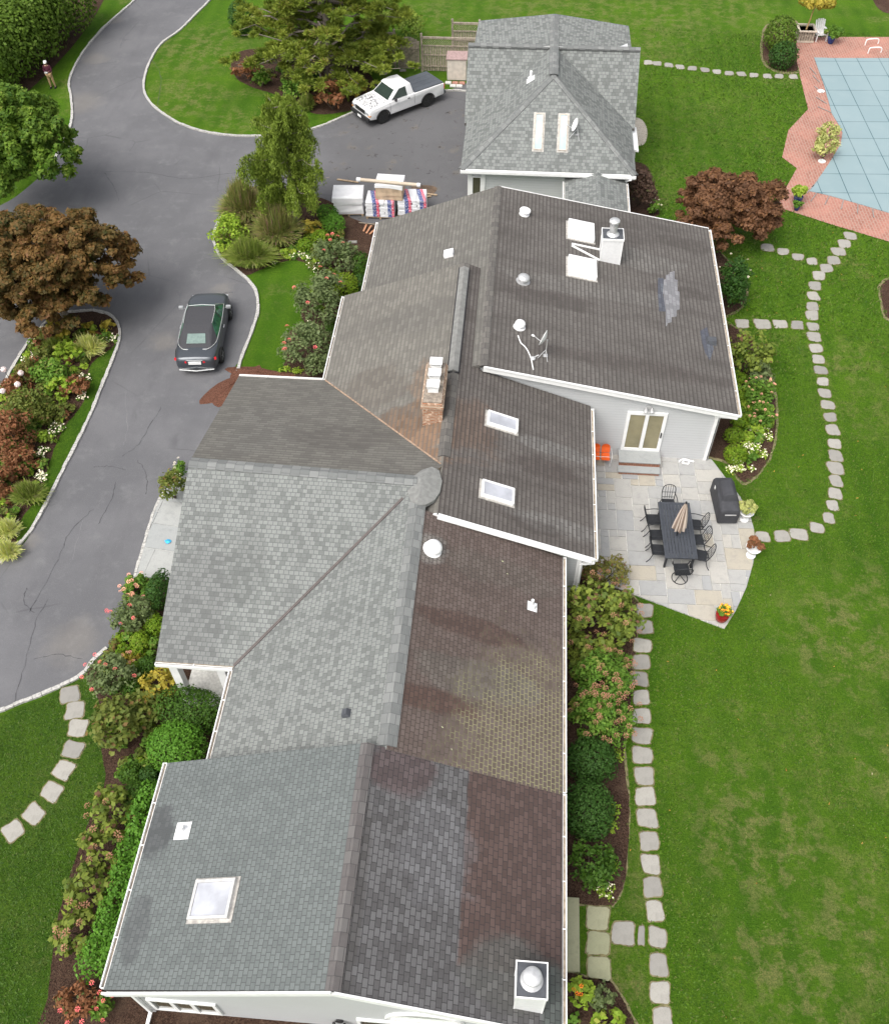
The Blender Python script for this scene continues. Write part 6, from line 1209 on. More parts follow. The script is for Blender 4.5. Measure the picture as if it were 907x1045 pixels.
def truck():
    pf, pr = P(391, 125.5), P(436, 108.5); d = (pf-pr); L_ = d.length; d.normalize(); hd = math.atan2(-d.x, d.y); nrm = Vector((d.y, -d.x, 0))
    mid = (pf+pr)/2; side = -nrm if True else nrm
    right = Vector((math.cos(hd), math.sin(hd), 0)); toc = (CAM[0]-mid.x)*right.x+(CAM[1]-mid.y)*right.y
    sg = 1 if toc > 0 else -1                        # near side of the truck
    c = mid-right*sg*.78; c.z = .004
    t = thing('pickup_truck', 'white single cab pickup truck with dark bed cover parked facing the pine', 'pickup truck', c, hd)
    wp = flat('truck_white_paint', (.78,.78,.78), .35, var=.03, bump=0); wb = L_/2
    def arc(yc, r=.43, n=8): return [(yc+r*math.cos(math.pi*i/n), .36+r*math.sin(math.pi*i/n)*.92) for i in range(n+1)]
    prof = [(-wb-1.12,.42),(-wb-1.14,1.02)]+[(-.55,1.05),(1.0,1.06),(wb+.75,.97),(wb+.90,.84),(wb+.92,.46)]+[(y, max(.36, z)) for y, z in arc(wb)]+[(y, max(.36, z)) for y, z in arc(-wb)]
    for W_, nm in ((.86, 'body'),):
        mb = MB(); n = len(prof); vs = [(-W_, y, z) for y, z in prof]+[(W_, y, z) for y, z in prof]; mb.add(vs, [tuple(range(n)), tuple(reversed(range(n, 2*n)))]+[(i, (i+1) % n, n+(i+1) % n, n+i) for i in range(n)]); mb.build(nm, wp, t, bevel=.035, smooth=True)
    def crackle():
        m = NT('worn_hood_paint'); v = m.coord(); vo = m.n('TexVoronoi', Vector=v, Scale=7, feature='DISTANCE_TO_EDGE', Randomness=1.0); k = m.math('MULTIPLY', m.rng(vo.outputs['Distance'], .10, .05), m.noise(v, 3, 3, .6, .34, .46))
        return m.out(m.mix(k, (.78,.78,.78), (.05,.05,.06)), .5)
    mb = MB(); mb.slab([(-.70,1.12,1.085),(.70,1.12,1.085),(.68,wb+.76,1.0),(-.68,wb+.76,1.0)], .05); mb.build('hood', crackle(), t, bevel=.015)
    B = [(.80,-.62,1.05),(.82,.25,1.06),(.78,1.10,1.07)]; T = [(.64,-.50,1.60),(.66,.05,1.64),(.62,.42,1.60)]; mir = lambda p: (-p[0], p[1], p[2]); vs = B+T+[mir(p) for p in B+T]
    mb = MB(); mb.add(vs, [(0,1,4,3),(1,2,5,4),(6,9,10,7),(7,10,11,8),(0,3,9,6),(2,8,11,5),(3,4,10,9),(4,5,11,10)]); mb.build('cab', wp, t, bevel=.05, smooth=True)
    mb = MB(); quadpane(mb, [B[2], mir(B[2]), mir(T[2]), T[2]], .12, .014); mb.build('windscreen', M_tglass, t); mb = MB(); mb.slab([(-.60,.40,1.635),(.60,.40,1.635),(.62,.60,1.55),(-.62,.60,1.55)], .02); mb.build('sun_visor', wp, t)
    mb = MB(); quadpane(mb, [B[0], mir(B[0]), mir(T[0]), T[0]], .22, .014); mb.build('rear_window', M_tglass, t)
    for f in (lambda p: p, mir):
        s = f((1,0,0))[0]; mb = MB(); q = [f((.815,-.15,1.10)), f((.80,.92,1.10)), f((.655,.30,1.53)), f((.665,-.12,1.55))]; quadpane(mb, q, .03, .03); mb.build('side_window', M_tglass, t)
        mb = MB(); mb.obox((s*.98,.72,1.16),(.16,.10,.18)); mb.build('side_mirror', M_black, t, bevel=.02); mb = MB(); mb.obox((s*.875,-.22,.92),(.03,.14,.04)); mb.build('door_handle', M_black, t)
        for yc in (wb, -wb):
            mb = MB(); mb.tube([(s*.865, y, z) for y, z in arc(yc, .44, 12)], .035, 6); mb.build('wheel_arch', M_black, t)
        mb = MB(); mb.obox((s*.62,wb+.905,.76),(.36,.06,.13)); mb.build('headlight', flat('headlight_grey', (.35,.36,.38), .15), t, bevel=.01); mb = MB(); mb.obox((s*.80,wb+.86,.66),(.14,.14,.06)); mb.build('indicator', flat('amber_lens', (.75,.28,.03), .3), t, bevel=.008)
        mb = MB(); mb.obox((s*.80,-wb-1.14,.85),(.13,.05,.26)); mb.build('taillight', flat('taillight_red', (.5,.03,.03), .25), t)
        mb = MB(); mb.bar((s*.868,-.60,.5),(s*.868,-.60,1.0),.012); mb.bar((s*.868,1.02,.5),(s*.868,1.02,1.0),.012); mb.build('door_seam', flat('seam_grey', (.2,.2,.2), .8), t)
    mb = MB(); mb.box((-.86,wb+.86,.34),(.86,wb+1.02,.56)); mb.build('front_bumper', M_black, t, bevel=.03); mb = MB(); mb.box((-.45,wb+.90,.66),(.45,wb+.95,.86)); mb.build('grille', M_black, t); mb = MB(); mb.box((-.18,wb+1.022,.38),(.16,wb+1.04,.50)); mb.build('number_plate', M_white, t)
    mb = MB(); mb.box((-.84,-wb-1.26,.40),(.84,-wb-1.12,.58)); mb.build('rear_bumper', M_dark, t, bevel=.02)
    mb = MB(); mb.slab([(-.80,-.66,1.10),(.80,-.66,1.10),(.80,-wb-1.10,1.08),(-.80,-wb-1.10,1.08)], .05)
    for k in range(1, 4): mb.bar((-.80+.4*k,-.68,1.105),(-.80+.4*k,-wb-1.08,1.085),.025,.012)
    mb.build('bed_cover', flat('tonneau_vinyl', (.085,.095,.11), .6, var=.1), t, bevel=.01)
    for x in (-.76, .76):
        for y in (-wb, wb): wheel(t, x, y, .36, .24, M_black, 6)
truck()

# ------------------------------------------------------------------ person
def skin(name, pts, edges, rad, mat, parent, sub=1):
    me = bpy.data.meshes.new(name); me.from_pydata(pts, edges, []); me.materials.append(mat); o = bpy.data.objects.new(name, me); COL.objects.link(o); o.parent = parent
    sk = o.modifiers.new('skin', 'SKIN'); sk.use_smooth_shade = True
    for i, v in enumerate(me.skin_vertices[0].data): v.radius = rad[i] if isinstance(rad[i], tuple) else (rad[i], rad[i]); v.use_root = (i == 0)
    sb = o.modifiers.new('sub', 'SUBSURF'); sb.levels = sb.render_levels = sub; return o
pl_ = P(55, 89.5); t = thing('person', 'person in maroon sweater, tan trousers and white cap standing by the hedge', 'person', pl_, .15); t.scale = (.92, .92, .92)
M_skin = flat('skin_tone', (.42,.26,.19), .6, var=.05)
# body faces -Y; forearms bent forward holding a small controller
J = {'pelvis':(0,0,.92),'waist':(0,0,1.05),'chest':(0,.01,1.28),'neck':(0,0,1.44),'head0':(0,-.01,1.52),'head1':(0,-.02,1.62),'sl':(.17,0,1.38),'sr':(-.17,0,1.38),'el':(.24,-.02,1.12),'er':(-.24,-.02,1.12),'wl':(.09,-.26,1.12),'wr':(-.09,-.26,1.12),
     'hl':(.05,-.33,1.13),'hr':(-.05,-.33,1.13),'tl':(.09,0,.88),'tr':(-.09,0,.88),'kl':(.12,-.02,.48),'kr':(-.12,-.02,.48),'al':(.14,.02,.10),'ar':(-.13,.02,.10),'fl':(.16,-.13,.04),'fr':(-.15,-.13,.04)}
R_ = {'pelvis':(.15,.11),'waist':(.135,.10),'chest':(.155,.11),'neck':.055,'head0':.075,'head1':.095,'sl':.065,'sr':.065,'el':.045,'er':.045,'wl':.03,'wr':.03,'hl':.035,'hr':.035,'tl':.085,'tr':.085,'kl':.06,'kr':.06,'al':.042,'ar':.042,'fl':.035,'fr':.035}
E_ = [('pelvis','waist'),('waist','chest'),('chest','neck'),('neck','head0'),('head0','head1'),('chest','sl'),('chest','sr'),('sl','el'),('sr','er'),('el','wl'),('er','wr'),('wl','hl'),('wr','hr'),('pelvis','tl'),('pelvis','tr'),('tl','kl'),('tr','kr'),('kl','al'),('kr','ar'),('al','fl'),('ar','fr')]
names = list(J); pts = [J[k] for k in names]; rad = [R_[k] for k in names]; eds = [(names.index(a), names.index(b)) for a, b in E_]
for s, hb in ((1, 'hl'), (-1, 'hr')):
    h0 = Vector(J[hb])
    for k, (dx, ln) in enumerate(((-.024,.055),(-.008,.062),(.008,.058),(.024,.045),(.038,-.0))):
        a = h0+Vector((s*dx,-.035,.004)) if k < 4 else h0+Vector((-s*.03,-.01,.02)); b = a+(Vector((-s*.012,-ln*.6,0)) if k < 4 else Vector((-s*.018,-.03,.012))); c_ = b+(Vector((-s*.03,-.006,.006)) if k < 4 else Vector((0,-.022,0)))
        i0 = len(pts); pts += [tuple(a), tuple(b), tuple(c_)]; rad += [.010,.009,.007]; eds += [(names.index(hb), i0), (i0, i0+1), (i0+1, i0+2)]
body = skin('body', pts, eds, rad, M_skin, t)
def garment(name, keys, links, grow, mat):
    skin(name, [J[k] for k in keys], [(keys.index(a), keys.index(b)) for a, b in links], [tuple(q*grow+.012 for q in (R_[k] if isinstance(R_[k], tuple) else (R_[k], R_[k]))) for k in keys], mat, t)
garment('sweater', ['pelvis','waist','chest','sl','sr','el','er','wl','wr'], [('pelvis','waist'),('waist','chest'),('chest','sl'),('chest','sr'),('sl','el'),('sr','er'),('el','wl'),('er','wr')], 1.12, flat('maroon_knit', (.085,.018,.035), .9, var=.2))
garment('trousers', ['pelvis','tl','tr','kl','kr','al','ar'], [('pelvis','tl'),('pelvis','tr'),('tl','kl'),('tr','kr'),('kl','al'),('kr','ar')], 1.14, flat('tan_cotton', (.46,.31,.17), .9, var=.12))
for a, b in (('al','fl'),('ar','fr')):
    A_, B_ = Vector(J[a]), Vector(J[b]); mb = MB(); mb.obox((A_+B_)/2-Vector((0,-.01,.02)), (.10,.28,.10)); mb.build('shoe', M_black, t, bevel=.03)
mb = MB(); mb.lathe([(.115,0),(.118,.04),(.10,.09),(.05,.12),(.001,.125)], (0,-.02,1.615), 20); mb.prism([(-.085,-.09),(.085,-.09),(.06,-.19),(0,-.21),(-.06,-.19)], 1.62, 1.635); mb.build('cap', M_white, t, smooth=True)
mb = MB(); mb.tube([(-.03,-.105,1.565),(0,-.125,1.545),(.0,-.115,1.53)], .012, 6); mb.build('nose', M_skin, t)
mb = MB()
for s in (-1, 1): mb.obox((s*.033,-.108,1.58), (.022,.008,.010))
mb.obox((0,-.104,1.515), (.05,.01,.01)); mb.build('face_features', M_black, t)
o = MB(); o.obox((0,0,0), (.17,.10,.05)); o.tube([(-.05,.02,.02),(-.05,.04,.06)], .006, 6); o.tube([(.05,.02,.02),(.05,.04,.06)], .006, 6); o = o.build('remote_controller', flat('controller_grey', (.55,.55,.55), .5), None, bevel=.012); o.location = pl_+Vector((.05,-.37,1.06)); tag(o, 'small pale grey controller held by the person at the hedge', 'controller')

# ------------------------------------------------------------------ fence, gate and box
M_wood = flat('weathered_cedar', (.30,.255,.20), .9, var=.28, scale=8, bump=.3)
def fence_run(label, x0, x1, y, h=2.0, name='wooden_fence', lattice=True, rot=0):
    c = Vector(((x0+x1)/2, y, 0)); t = thing(name, label, 'fence', c, rot, 'sections of the wooden fence'); w = x1-x0; mb = MB(); n = int(w/.145)
    for i in range(n):
        bx_ = -w/2+(i+.5)*w/n; mb.box((bx_-.058,-.012+.01*(i % 2),.06),(bx_+.058,.012+.01*(i % 2),h-.48))
    mb.build('board_panel', M_wood, t); mb = MB()
    for z in (.35, 1.0, h-.46, h-.04): mb.box((-w/2,-.055,z-.035),(w/2,-.015,z+.035))
    mb.build('rail', M_wood, t); mb = MB()
    m = int(w/.13)
    for i in range(-3, m+3):
        a = -w/2+i*.13
        for s in (-1, 1):
            p, q = (a, h-.43), (a+s*.36, h-.07); p2 = []
            x_a, x_b = p[0], q[0]
            if min(x_a, x_b) < -w/2 or max(x_a, x_b) > w/2: continue
            mb.bar((x_a, .01*s, p[1]), (x_b, .01*s, q[1]), .022, .012)
    mb.build('lattice', M_wood, t)
    mb = MB(); mb.box((-w/2-.03,-.06,h-.01),(w/2+.03,.06,h+.025)); mb.build('top_board', M_wood, t)
    for s in (-1, 1):
        mb = MB(); mb.box((s*w/2-.055,-.055,0),(s*w/2+.055,.055,h+.16)); mb.lathe([(.09,0),(.09,.03),(.001,.09)], (s*w/2,0,h+.16), 4, Matrix.Rotation(math.pi/4, 3, 'Z')); mb.build('post', M_wood, t)
    return t
fence_run('weathered fence section between the gate and the storage box', -6.0, -2.75, 55.45)
fence_run('weathered fence section left of the gate behind the pine branches', -9.9, -7.62, 55.85)
fence_run('weathered fence section farthest left, mostly hidden by the pine', -13.2, -9.95, 55.9)
fence_run('weathered fence section standing behind the one beside the storage box', -4.35, -2.75, 57.4)
t = thing('wooden_gate', 'arched weathered wooden gate behind the pickup truck', 'gate', (-6.8,55.6,0)); mb = MB(); n = 9
for i in range(n):
    x = -.66+1.32*(i+.5)/n; z = 1.62+.30*math.cos(x/.66*math.pi/2*.95); mb.box((x-.068,-.015+.008*(i % 2),.08),(x+.068,.015+.008*(i % 2),z))
mb.build('board_panel', M_wood, t); mb = MB(); mb.box((-.66,-.05,.3),(.66,-.02,.40)); mb.box((-.66,-.05,1.25),(.66,-.02,1.35)); mb.bar((-.6,-.035,.35),(.6,-.035,1.3),.08,.03); mb.build('brace', M_wood, t); mb = MB(); mb.box((-.62,-.09,.95),(-.58,-.05,1.15)); mb.build('latch', M_black, t)
mb = MB(); t = thing('storage_box', 'beige plastic storage box with faded reddish lid in front of the fence', 'storage box', (-3.88,54.75,0)); mb.box((-.56,-.32,.02),(.56,.32,1.22)); mb.build('box', flat('beige_plastic', (.56,.50,.44), .7, var=.1, scale=4), t, bevel=.03)
mb = MB(); mb.add([(-.60,-.36,1.22),(.60,-.36,1.22),(.60,.36,1.36),(-.60,.36,1.36),(-.60,-.36,1.27),(.60,-.36,1.27),(.60,.36,1.42),(-.60,.36,1.42)], [(0,3,2,1),(4,5,6,7),(0,1,5,4),(1,2,6,5),(2,3,7,6),(3,0,4,7)]); mb.build('lid', flat('faded_red_lid', (.34,.24,.23), .8, var=.15), t)
for k, (x, y) in enumerate(((-4.35,54.1),(-3.95,54.1),(-3.55,54.1),(-4.05,53.75),(-3.68,53.75))):
    mb = MB(); mb.box((-.17,-.14,0),(.17,.14,.07)); o = mb.build('loose_paver', [M_joint, flat('pink_brick', (.40,.20,.15), .9, var=.2)][k in (1, 2)], bevel=.01); o.location = (x, y, .005); tag(o, ['grey loose paver before the storage box, left of its row', 'reddish loose paver before the storage box, middle of its row', 'reddish loose paver before the storage box, right of its row', 'grey loose paver nearest the truck, left one', 'grey loose paver nearest the truck, right one'][k], 'paver', 'loose pavers by the storage box')

# ------------------------------------------------------------------ roofing supplies on the court
def wrapper():
    m = NT('bundle_wrapper'); v = m.coord(); x, y, z = m.xyz(v)[0], m.xyz(v)[1], m.xyz(v)[2]
    f = m.math('FRACT', m.math('ADD', m.math('MULTIPLY', x, 1.35), m.math('MULTIPLY', y, .3))); c = m.mix(m.rng(f, .36, .38), (.74,.74,.76), (.07,.10,.28)); c = m.mix(m.math('MULTIPLY', m.rng(f, .62, .64), m.rng(f, .82, .80)), c, (.70,.10,.16)); c = m.mix(m.rng(f, .82, .84), c, (.74,.74,.76))
    n_ = m.noise(v, 14, 3, .6, .5, .58); c = m.mix(m.math('MULTIPLY', n_, .5), c, (.74,.74,.76)); return m.out(c, .45)
M_wrap = wrapper(); M_pal = flat('pallet_wood', (.36,.27,.18), .9, var=.3, scale=10); M_film = flat('white_film', (.76,.76,.77), .35, var=.05, scale=3, bump=.6); M_kraft = flat('kraft_wrap', (.44,.33,.23), .75, var=.22, scale=3, bump=.3)
def pallet(parent, w, d):
    mb = MB()
    for x in (-w/2+.05, 0, w/2-.05): mb.box((x-.045,-d/2,.0),(x+.045,d/2,.09))
    for i in range(7): y = -d/2+.05+i*(d-.1)/6; mb.box((-w/2,y-.045,.09),(w/2,y+.045,.115))
    return mb.build('pallet', M_pal, parent)
def bundles(label, x, y, w, d, layers, rz=0):
    t = thing('shingle_pallet', label, 'pallet', (x, y, .005), rz, 'pallets of striped shingle bundles'); pallet(t, w, d); R = random.Random(int(x*10))
    for k in range(layers):
        for q in ((-1, 1) if k % 2 == 0 else (-1, 0, 1)):
            nn = 2 if k % 2 == 0 else 3; ww = w/nn; mb = MB(); cxx = q*ww/2 if nn == 2 else q*ww; mb.obox((cxx+R.uniform(-.015,.015), R.uniform(-.02,.02), .12+(k+.5)*.135), (ww-.02, d-.02, .128), R.uniform(-.015,.015)); mb.build('bundle', M_wrap, t, bevel=.018)
    return t
bundles('striped red and blue shingle bundles under the brown stack', -6.62, 40.75, 1.42, 1.05, 6); bundles('striped red and blue shingle bundles right of the brown stack, by the roof edge', -5.10, 41.0, 1.42, 1.05, 6, .06)
def wrapped(name, label, x, y, z, w, d, h, mat, topm, rz=0, cat='pallet', pal=True, lumps=.03):
    t = thing(name, label, cat, (x, y, z), rz); 
    if pal: pallet(t, w, d)
    mb = MB(); n = 8; R = random.Random(int(x*7)); z0 = .12 if pal else 0; rings = [z0+(h-z0)*k/6 for k in range(7)]; per = []
    base = [(-w/2,-d/2),(0,-d/2),(w/2,-d/2),(w/2,0),(w/2,d/2),(0,d/2),(-w/2,d/2),(-w/2,0)]
    for k, zz in enumerate(rings): per.append([(px*(1+R.uniform(-lumps, lumps)), py*(1+R.uniform(-lumps, lumps)), zz) for px, py in base])
    mb.add([p for r in per for p in r], [(k*8+i, k*8+(i+1) % 8, (k+1)*8+(i+1) % 8, (k+1)*8+i) for k in range(6) for i in range(8)]+[tuple(range(8))]); mb.build('wrapped_load', mat, t, bevel=.012)
    mb = MB(); top = [(px*1.03, py*1.03) for px, py in base]; vs = [(a, b, h+R.uniform(.0,.02)) for a, b in top]+[(a*.8, b*.8, h+R.uniform(.03,.06)) for a, b in top]+[(a*1.01, b*1.01, h-R.uniform(.12,.25)) for a, b in top]
    mb.add(vs, [(i, (i+1) % 8, 8+(i+1) % 8, 8+i) for i in range(8)]+[tuple(range(8,16))]+[(16+i, 16+(i+1) % 8, (i+1) % 8, i) for i in range(8)]); mb.build('film_cover', topm, t); return t
wrapped('wrapped_pallet', 'tall pallet load wrapped in white film beside the round shrubs', -8.25, 40.95, .005, 1.45, 1.15, 1.0, M_film, M_film, .08, lumps=.05)
wrapped('wrapped_stack', 'brown wrapped stack with white top lying on the striped bundles', -6.15, 40.95, .94, 1.30, .98, .78, M_kraft, M_film, -.03, 'stack', pal=False)
mb = MB(); a, b = P(364, 183, 1.86), P(429, 189, 1.86); mb.tube([a, b], .085, 14); o = mb.build('cardboard_tube', flat('tube_card', (.50,.42,.33), .8, var=.08), smooth=True); tag(o, 'long cardboard tube with white ends lying across the brown stack', 'tube')
for p, q in ((a, a+(b-a)*.06), (b-(b-a)*.05, b)): mb = MB(); mb.tube([p, q], .10, 14); mb.build('end_wrap', M_film, o)
for k, (p, q, lb) in enumerate((((371,236),(374,229),'short reddish board leaning left on the mulch below the pallets'), ((374,238),(379,230),'short reddish board in the middle of the scrap wood'), ((377,239),(384,233),'short reddish board nearest the white gutter'), ((366,227),(384,229),'long thin pale stick lying behind the scrap boards'))):
    mb = MB(); mb.bar(P(*p, .06), P(*q, .16 if k < 3 else .05), .09 if k < 3 else .04, .03); tag(mb.build('scrap_board', flat('red_lumber', (.42,.21,.12), .85) if k < 3 else M_wood), lb, 'board', 'scrap boards on the mulch')
for a_, b_, lb in (((424,196),(446,199),'long loose plank right of the pallets, farther one'), ((420,203),(440,200),'loose plank right of the pallets, nearer the roof edge'), ((344,183),(366,186),'thin loose plank on the asphalt behind the white pallet')):
    mb = MB(); mb.bar(P(*a_, .05), P(*b_, .06), .10, .04); tag(mb.build('loose_plank', M_pal), lb, 'plank', 'loose planks by the pallets')
mb = MB(); mb.obox(P(360,247,.05), (.42,.16,.08), .1); tag(mb.build('white_stone', M_step, bevel=.02), 'flat pale stone lying on the mulch beside the farthest pink rose bush', 'stone')
sheet('mud_patch', [(420,191),(434,189),(446,192),(440,200),(428,206),(420,200)], .009, flat('wet_mud', (.11,.075,.05), .8, var=.4, scale=3), 4)
mb = MB(); c = P(172,553,.05); R = random.Random(3); vs = [(c.x+.14*math.cos(a)*R.uniform(.6,1.2), c.y+.10*math.sin(a)*R.uniform(.6,1.2), .05+R.uniform(0,.05)) for a in np.linspace(0, 5.7, 9)]
for i in range(9): mb.face([c+Vector((0,0,.07)), vs[i], vs[(i+1) % 9]])
tag(mb.build('blue_cloth', flat('bright_blue', (.05,.42,.72), .6)), 'crumpled bright blue cloth on the bluestone walk', 'cloth')

# ------------------------------------------------------------------ patio furniture
M_iron = flat('dark_iron', (.030,.032,.036), .5, .3, var=.2); PZ = .047
TC = (P(672.5,512.3,.74)+P(706,514,.74)+P(709,572,.74)+P(676.3,569,.74))/4; TR = .035
t = thing('patio_table', 'long dark slatted metal dining table on the patio', 'table', (TC.x, TC.y, PZ), TR); mb = MB(); tw, tl = 1.12, 2.5
for i in range(9): x = -tw/2+.07+(i+.5)*(tw-.14)/9; mb.box((x-.048,-tl/2+.07,.70),(x+.048,tl/2-.07,.72))
for y in np.linspace(-tl/2+.3, tl/2-.3, 7): mb.box((-tw/2+.05,y-.02,.69),(tw/2-.05,y+.02,.70))
mb.build('tabletop', flat('table_slate', (.060,.066,.078), .55, .2, var=.12), t); mb = MB(); mb.box((-tw/2,-tl/2,.68),(-tw/2+.075,tl/2,.735)); mb.box((tw/2-.075,-tl/2,.68),(tw/2,tl/2,.735)); mb.box((-tw/2+.075,-tl/2,.68),(tw/2-.075,-tl/2+.075,.735)); mb.box((-tw/2+.075,tl/2-.075,.68),(tw/2-.075,tl/2,.735)); mb.build('table_rim', flat('table_slate', (.06,.066,.078)), t, bevel=.008)
for sx in (-1, 1):
    for sy in (-1, 1): mb = MB(); mb.box((sx*.46-.035,sy*1.1-.035,0),(sx*.46+.035,sy*1.1+.035,.68)); mb.build('leg', M_iron, t)
def loc_t(x, y, z=0): return Vector((TC.x+x*math.cos(TR)-y*math.sin(TR), TC.y+x*math.sin(TR)+y*math.cos(TR), PZ+z))
ub = P(690,547,.74); ub.z = PZ; t = thing('patio_umbrella', 'closed beige striped umbrella standing through the table', 'umbrella', ub); mb = MB(); mb.tube([(0,0,0),(0,0,2.50)], .02, 10); mb.build('pole', M_iron, t)
mb = MB(); mb.lathe([(.25,0),(.25,.04),(.05,.09),(.04,.30)], (0,0,0), 20); mb.build('base', M_iron, t); mb = MB(); n = 32; prof = [(.03,2.46),(.09,2.2),(.14,1.8),(.18,1.4),(.20,1.15),(.17,1.12)]
vs = []
for r, z in prof:
    for i in range(n): a = 2*math.pi*i/n; q = r*(1+.28*math.sin(8*a+z)); vs.append((q*math.cos(a), q*math.sin(a), z))
mb.add(vs, [(k*n+i, k*n+(i+1) % n, (k+1)*n+(i+1) % n, (k+1)*n+i) for k in range(len(prof)-1) for i in range(n)])
def canv():
    m = NT('striped_canvas'); v = m.coord(); x = m.xyz(v); a = m.math('ARCTAN2', x[1], x[0]); f = m.math('FRACT', m.math('MULTIPLY', m.math('ADD', a, 3.2), 2.3)); return m.out(m.mix(m.rng(f, .45, .55), (.56,.47,.40), (.27,.20,.16)), .9)
mb.build('canopy', canv(), t, smooth=True); mb = MB(); mb.lathe([(.03,0),(.04,.05),(.001,.12)], (0,0,2.48), 10); mb.build('finial', M_iron, t)
def chair(label, loc, rz):
    """metal armchair, seat centre at origin, facing +Y"""
    t = thing('patio_chair', label, 'chair', loc, rz, 'dark metal chairs around the patio table'); mb = MB(); mb.box((-.23,-.23,.41),(.23,.25,.44))
    mb.build('seat', M_iron, t, bevel=.01); mb = MB()
    bk = [(-.22,-.24,.44),(-.24,-.33,.75),(-.19,-.39,.96),(0,-.42,1.02),(.19,-.39,.96),(.24,-.33,.75),(.22,-.24,.44)]; mb.tube(smooth_path(bk, 4), .016, 6)
    for x in (-.13,-.045,.045,.13): mb.tube([(x*.9,-.24,.46),(x,-.33,.74),(x,-.405,.99)], .008, 5)
    mb.bar((-.235,-.32,.72),(.235,-.32,.72),.014); mb.bar((-.225,-.26,.52),(.225,-.26,.52),.014); mb.build('backrest', M_iron, t)
    for s in (-1, 1):
        mb = MB(); mb.tube(smooth_path([(s*.24,-.30,.67),(s*.28,0,.68),(s*.27,.22,.64),(s*.25,.25,.42)], 3), .015, 6); mb.build('armrest', M_iron, t)
        mb = MB(); mb.tube([(s*.22,.22,.42),(s*.24,.27,0)], .015, 6); mb.build('leg', M_iron, t); mb = MB(); mb.tube([(s*.22,-.22,.42),(s*.24,-.30,.15),(s*.25,-.40,0)], .015, 6); mb.build('leg', M_iron, t)
    return t
ch0 = chair('dark metal chair on the left side of the table, nearest the house', loc_t(-.72, .68), -math.pi/2+TR)
H_ = math.pi/2
dup(ch0, loc_t(-.66, -.02), -H_+TR+.05, 'dark metal chair on the left side of the table, middle one'); dup(ch0, loc_t(-.66, -.68), -H_+TR-.04, 'dark metal chair on the left side of the table, nearest the lawn')
dup(ch0, loc_t(.70, .50), H_+TR-.15, 'dark metal chair on the right side of the table, nearest the house'); dup(ch0, loc_t(.70, -.18), H_+TR+.05, 'dark metal chair on the right side of the table, middle one'); dup(ch0, loc_t(.74, -.86), H_+TR-.22, 'dark metal chair on the right side of the table, nearest the lawn')
dup(ch0, loc_t(-.12, 1.42), math.pi+TR, 'dark metal chair at the house end of the table')
t = thing('swivel_chair', 'dark metal swivel chair with round base at the lawn end of the table', 'chair', loc_t(.02, -1.52), .1)
mb = MB(); mb.box((-.26,-.25,.44),(.26,.25,.47))
mb.build('seat', M_iron, t, bevel=.01); mb = MB(); mb.tube(smooth_path([(-.25,-.22,.46),(-.29,-.28,.74),(-.2,-.33,.90),(0,-.35,.95),(.2,-.33,.90),(.29,-.28,.74),(.25,-.22,.46)], 4), .018, 6)
for i in range(-4, 5): mb.bar((i*.055-.10,-.25,.48),(i*.055+.06,-.33,.88),.010); mb.bar((i*.055+.10,-.25,.48),(i*.055-.06,-.33,.88),.010)
mb.build('backrest', M_iron, t)
for s in (-1, 1): mb = MB(); mb.tube(smooth_path([(s*.28,-.26,.68),(s*.32,0,.70),(s*.30,.20,.66),(s*.27,.23,.46)], 3), .017, 6); mb.build('armrest', M_iron, t)
mb = MB(); mb.tube([(0,0,.44),(0,0,.10)], .03, 8); n = 28; mb.tube([(.27*math.cos(2*math.pi*i/n), .27*math.sin(2*math.pi*i/n)-.05, .02) for i in range(n+1)], .016, 6)
for a in (0, H_, math.pi, 3*H_): mb.tube([(0,0,.12),(.27*math.cos(a+.7), .27*math.sin(a+.7)-.05,.025)], .013, 6)
mb.build('ring_base', M_iron, t)
# covered grill
gc = (P(735.7,480,1.1)+P(749,481,1.1)+P(757.6,516.5,1.1)+P(745,516.5,1.1))/4; ge = P(751,516.5,1.1)-P(742.3,480.5,1.1); gr = math.atan2(ge.y, ge.x)+H_
t = thing('covered_grill', 'gas grill under a fitted black cover beside the lime balls', 'grill', (gc.x-.12, gc.y-.05, PZ), gr); mb = MB()
prof = [(-.36,.10),(-.36,.80),(-.30,.88),(-.26,1.05),(-.12,1.16),(.10,1.18),(.24,1.08),(.30,.88),(.35,.80),(.36,.10)]; ys = [(-.80,.96,-.16),(-.77,1.0,-.10),(-.42,1.0,-.04),(-.36,1,0),(.36,1,0),(.42,1,-.04),(.77,1,-.10),(.80,.96,-.16)]
m = len(prof); vs = [(x*sc, y, max(.10, min(z, 2 if abs(y) < .4 else .90))+(0 if z < .2 else dz)) for y, sc, dz in ys for x, z in prof]
mb.add(vs, [(k*m+i, k*m+i+1, (k+1)*m+i+1, (k+1)*m+i) for k in range(len(ys)-1) for i in range(m-1)]+[tuple(range(m)), tuple((len(ys)-1)*m+i for i in range(m))]); mb.build('cover', flat('grill_cover', (.045,.046,.052), .7, var=.15, scale=4, bump=.5), t, bevel=.02, smooth=True)
for sx in (-.28, .28):
    for sy in (-.6, .6): mb = MB(); mb.box((sx-.025,sy-.025,.02),(sx+.025,sy+.025,.12)); mb.build('leg', M_iron, t)
mb = MB(); mb.bar((-.2,-.86,.62),(.2,-.86,.62),.03); mb.build('side_rail', M_galv, t); mb = MB(); mb.obox((-.372,.35,.74),(.01,.10,.14)); mb.build('cover_tag', M_white, t)
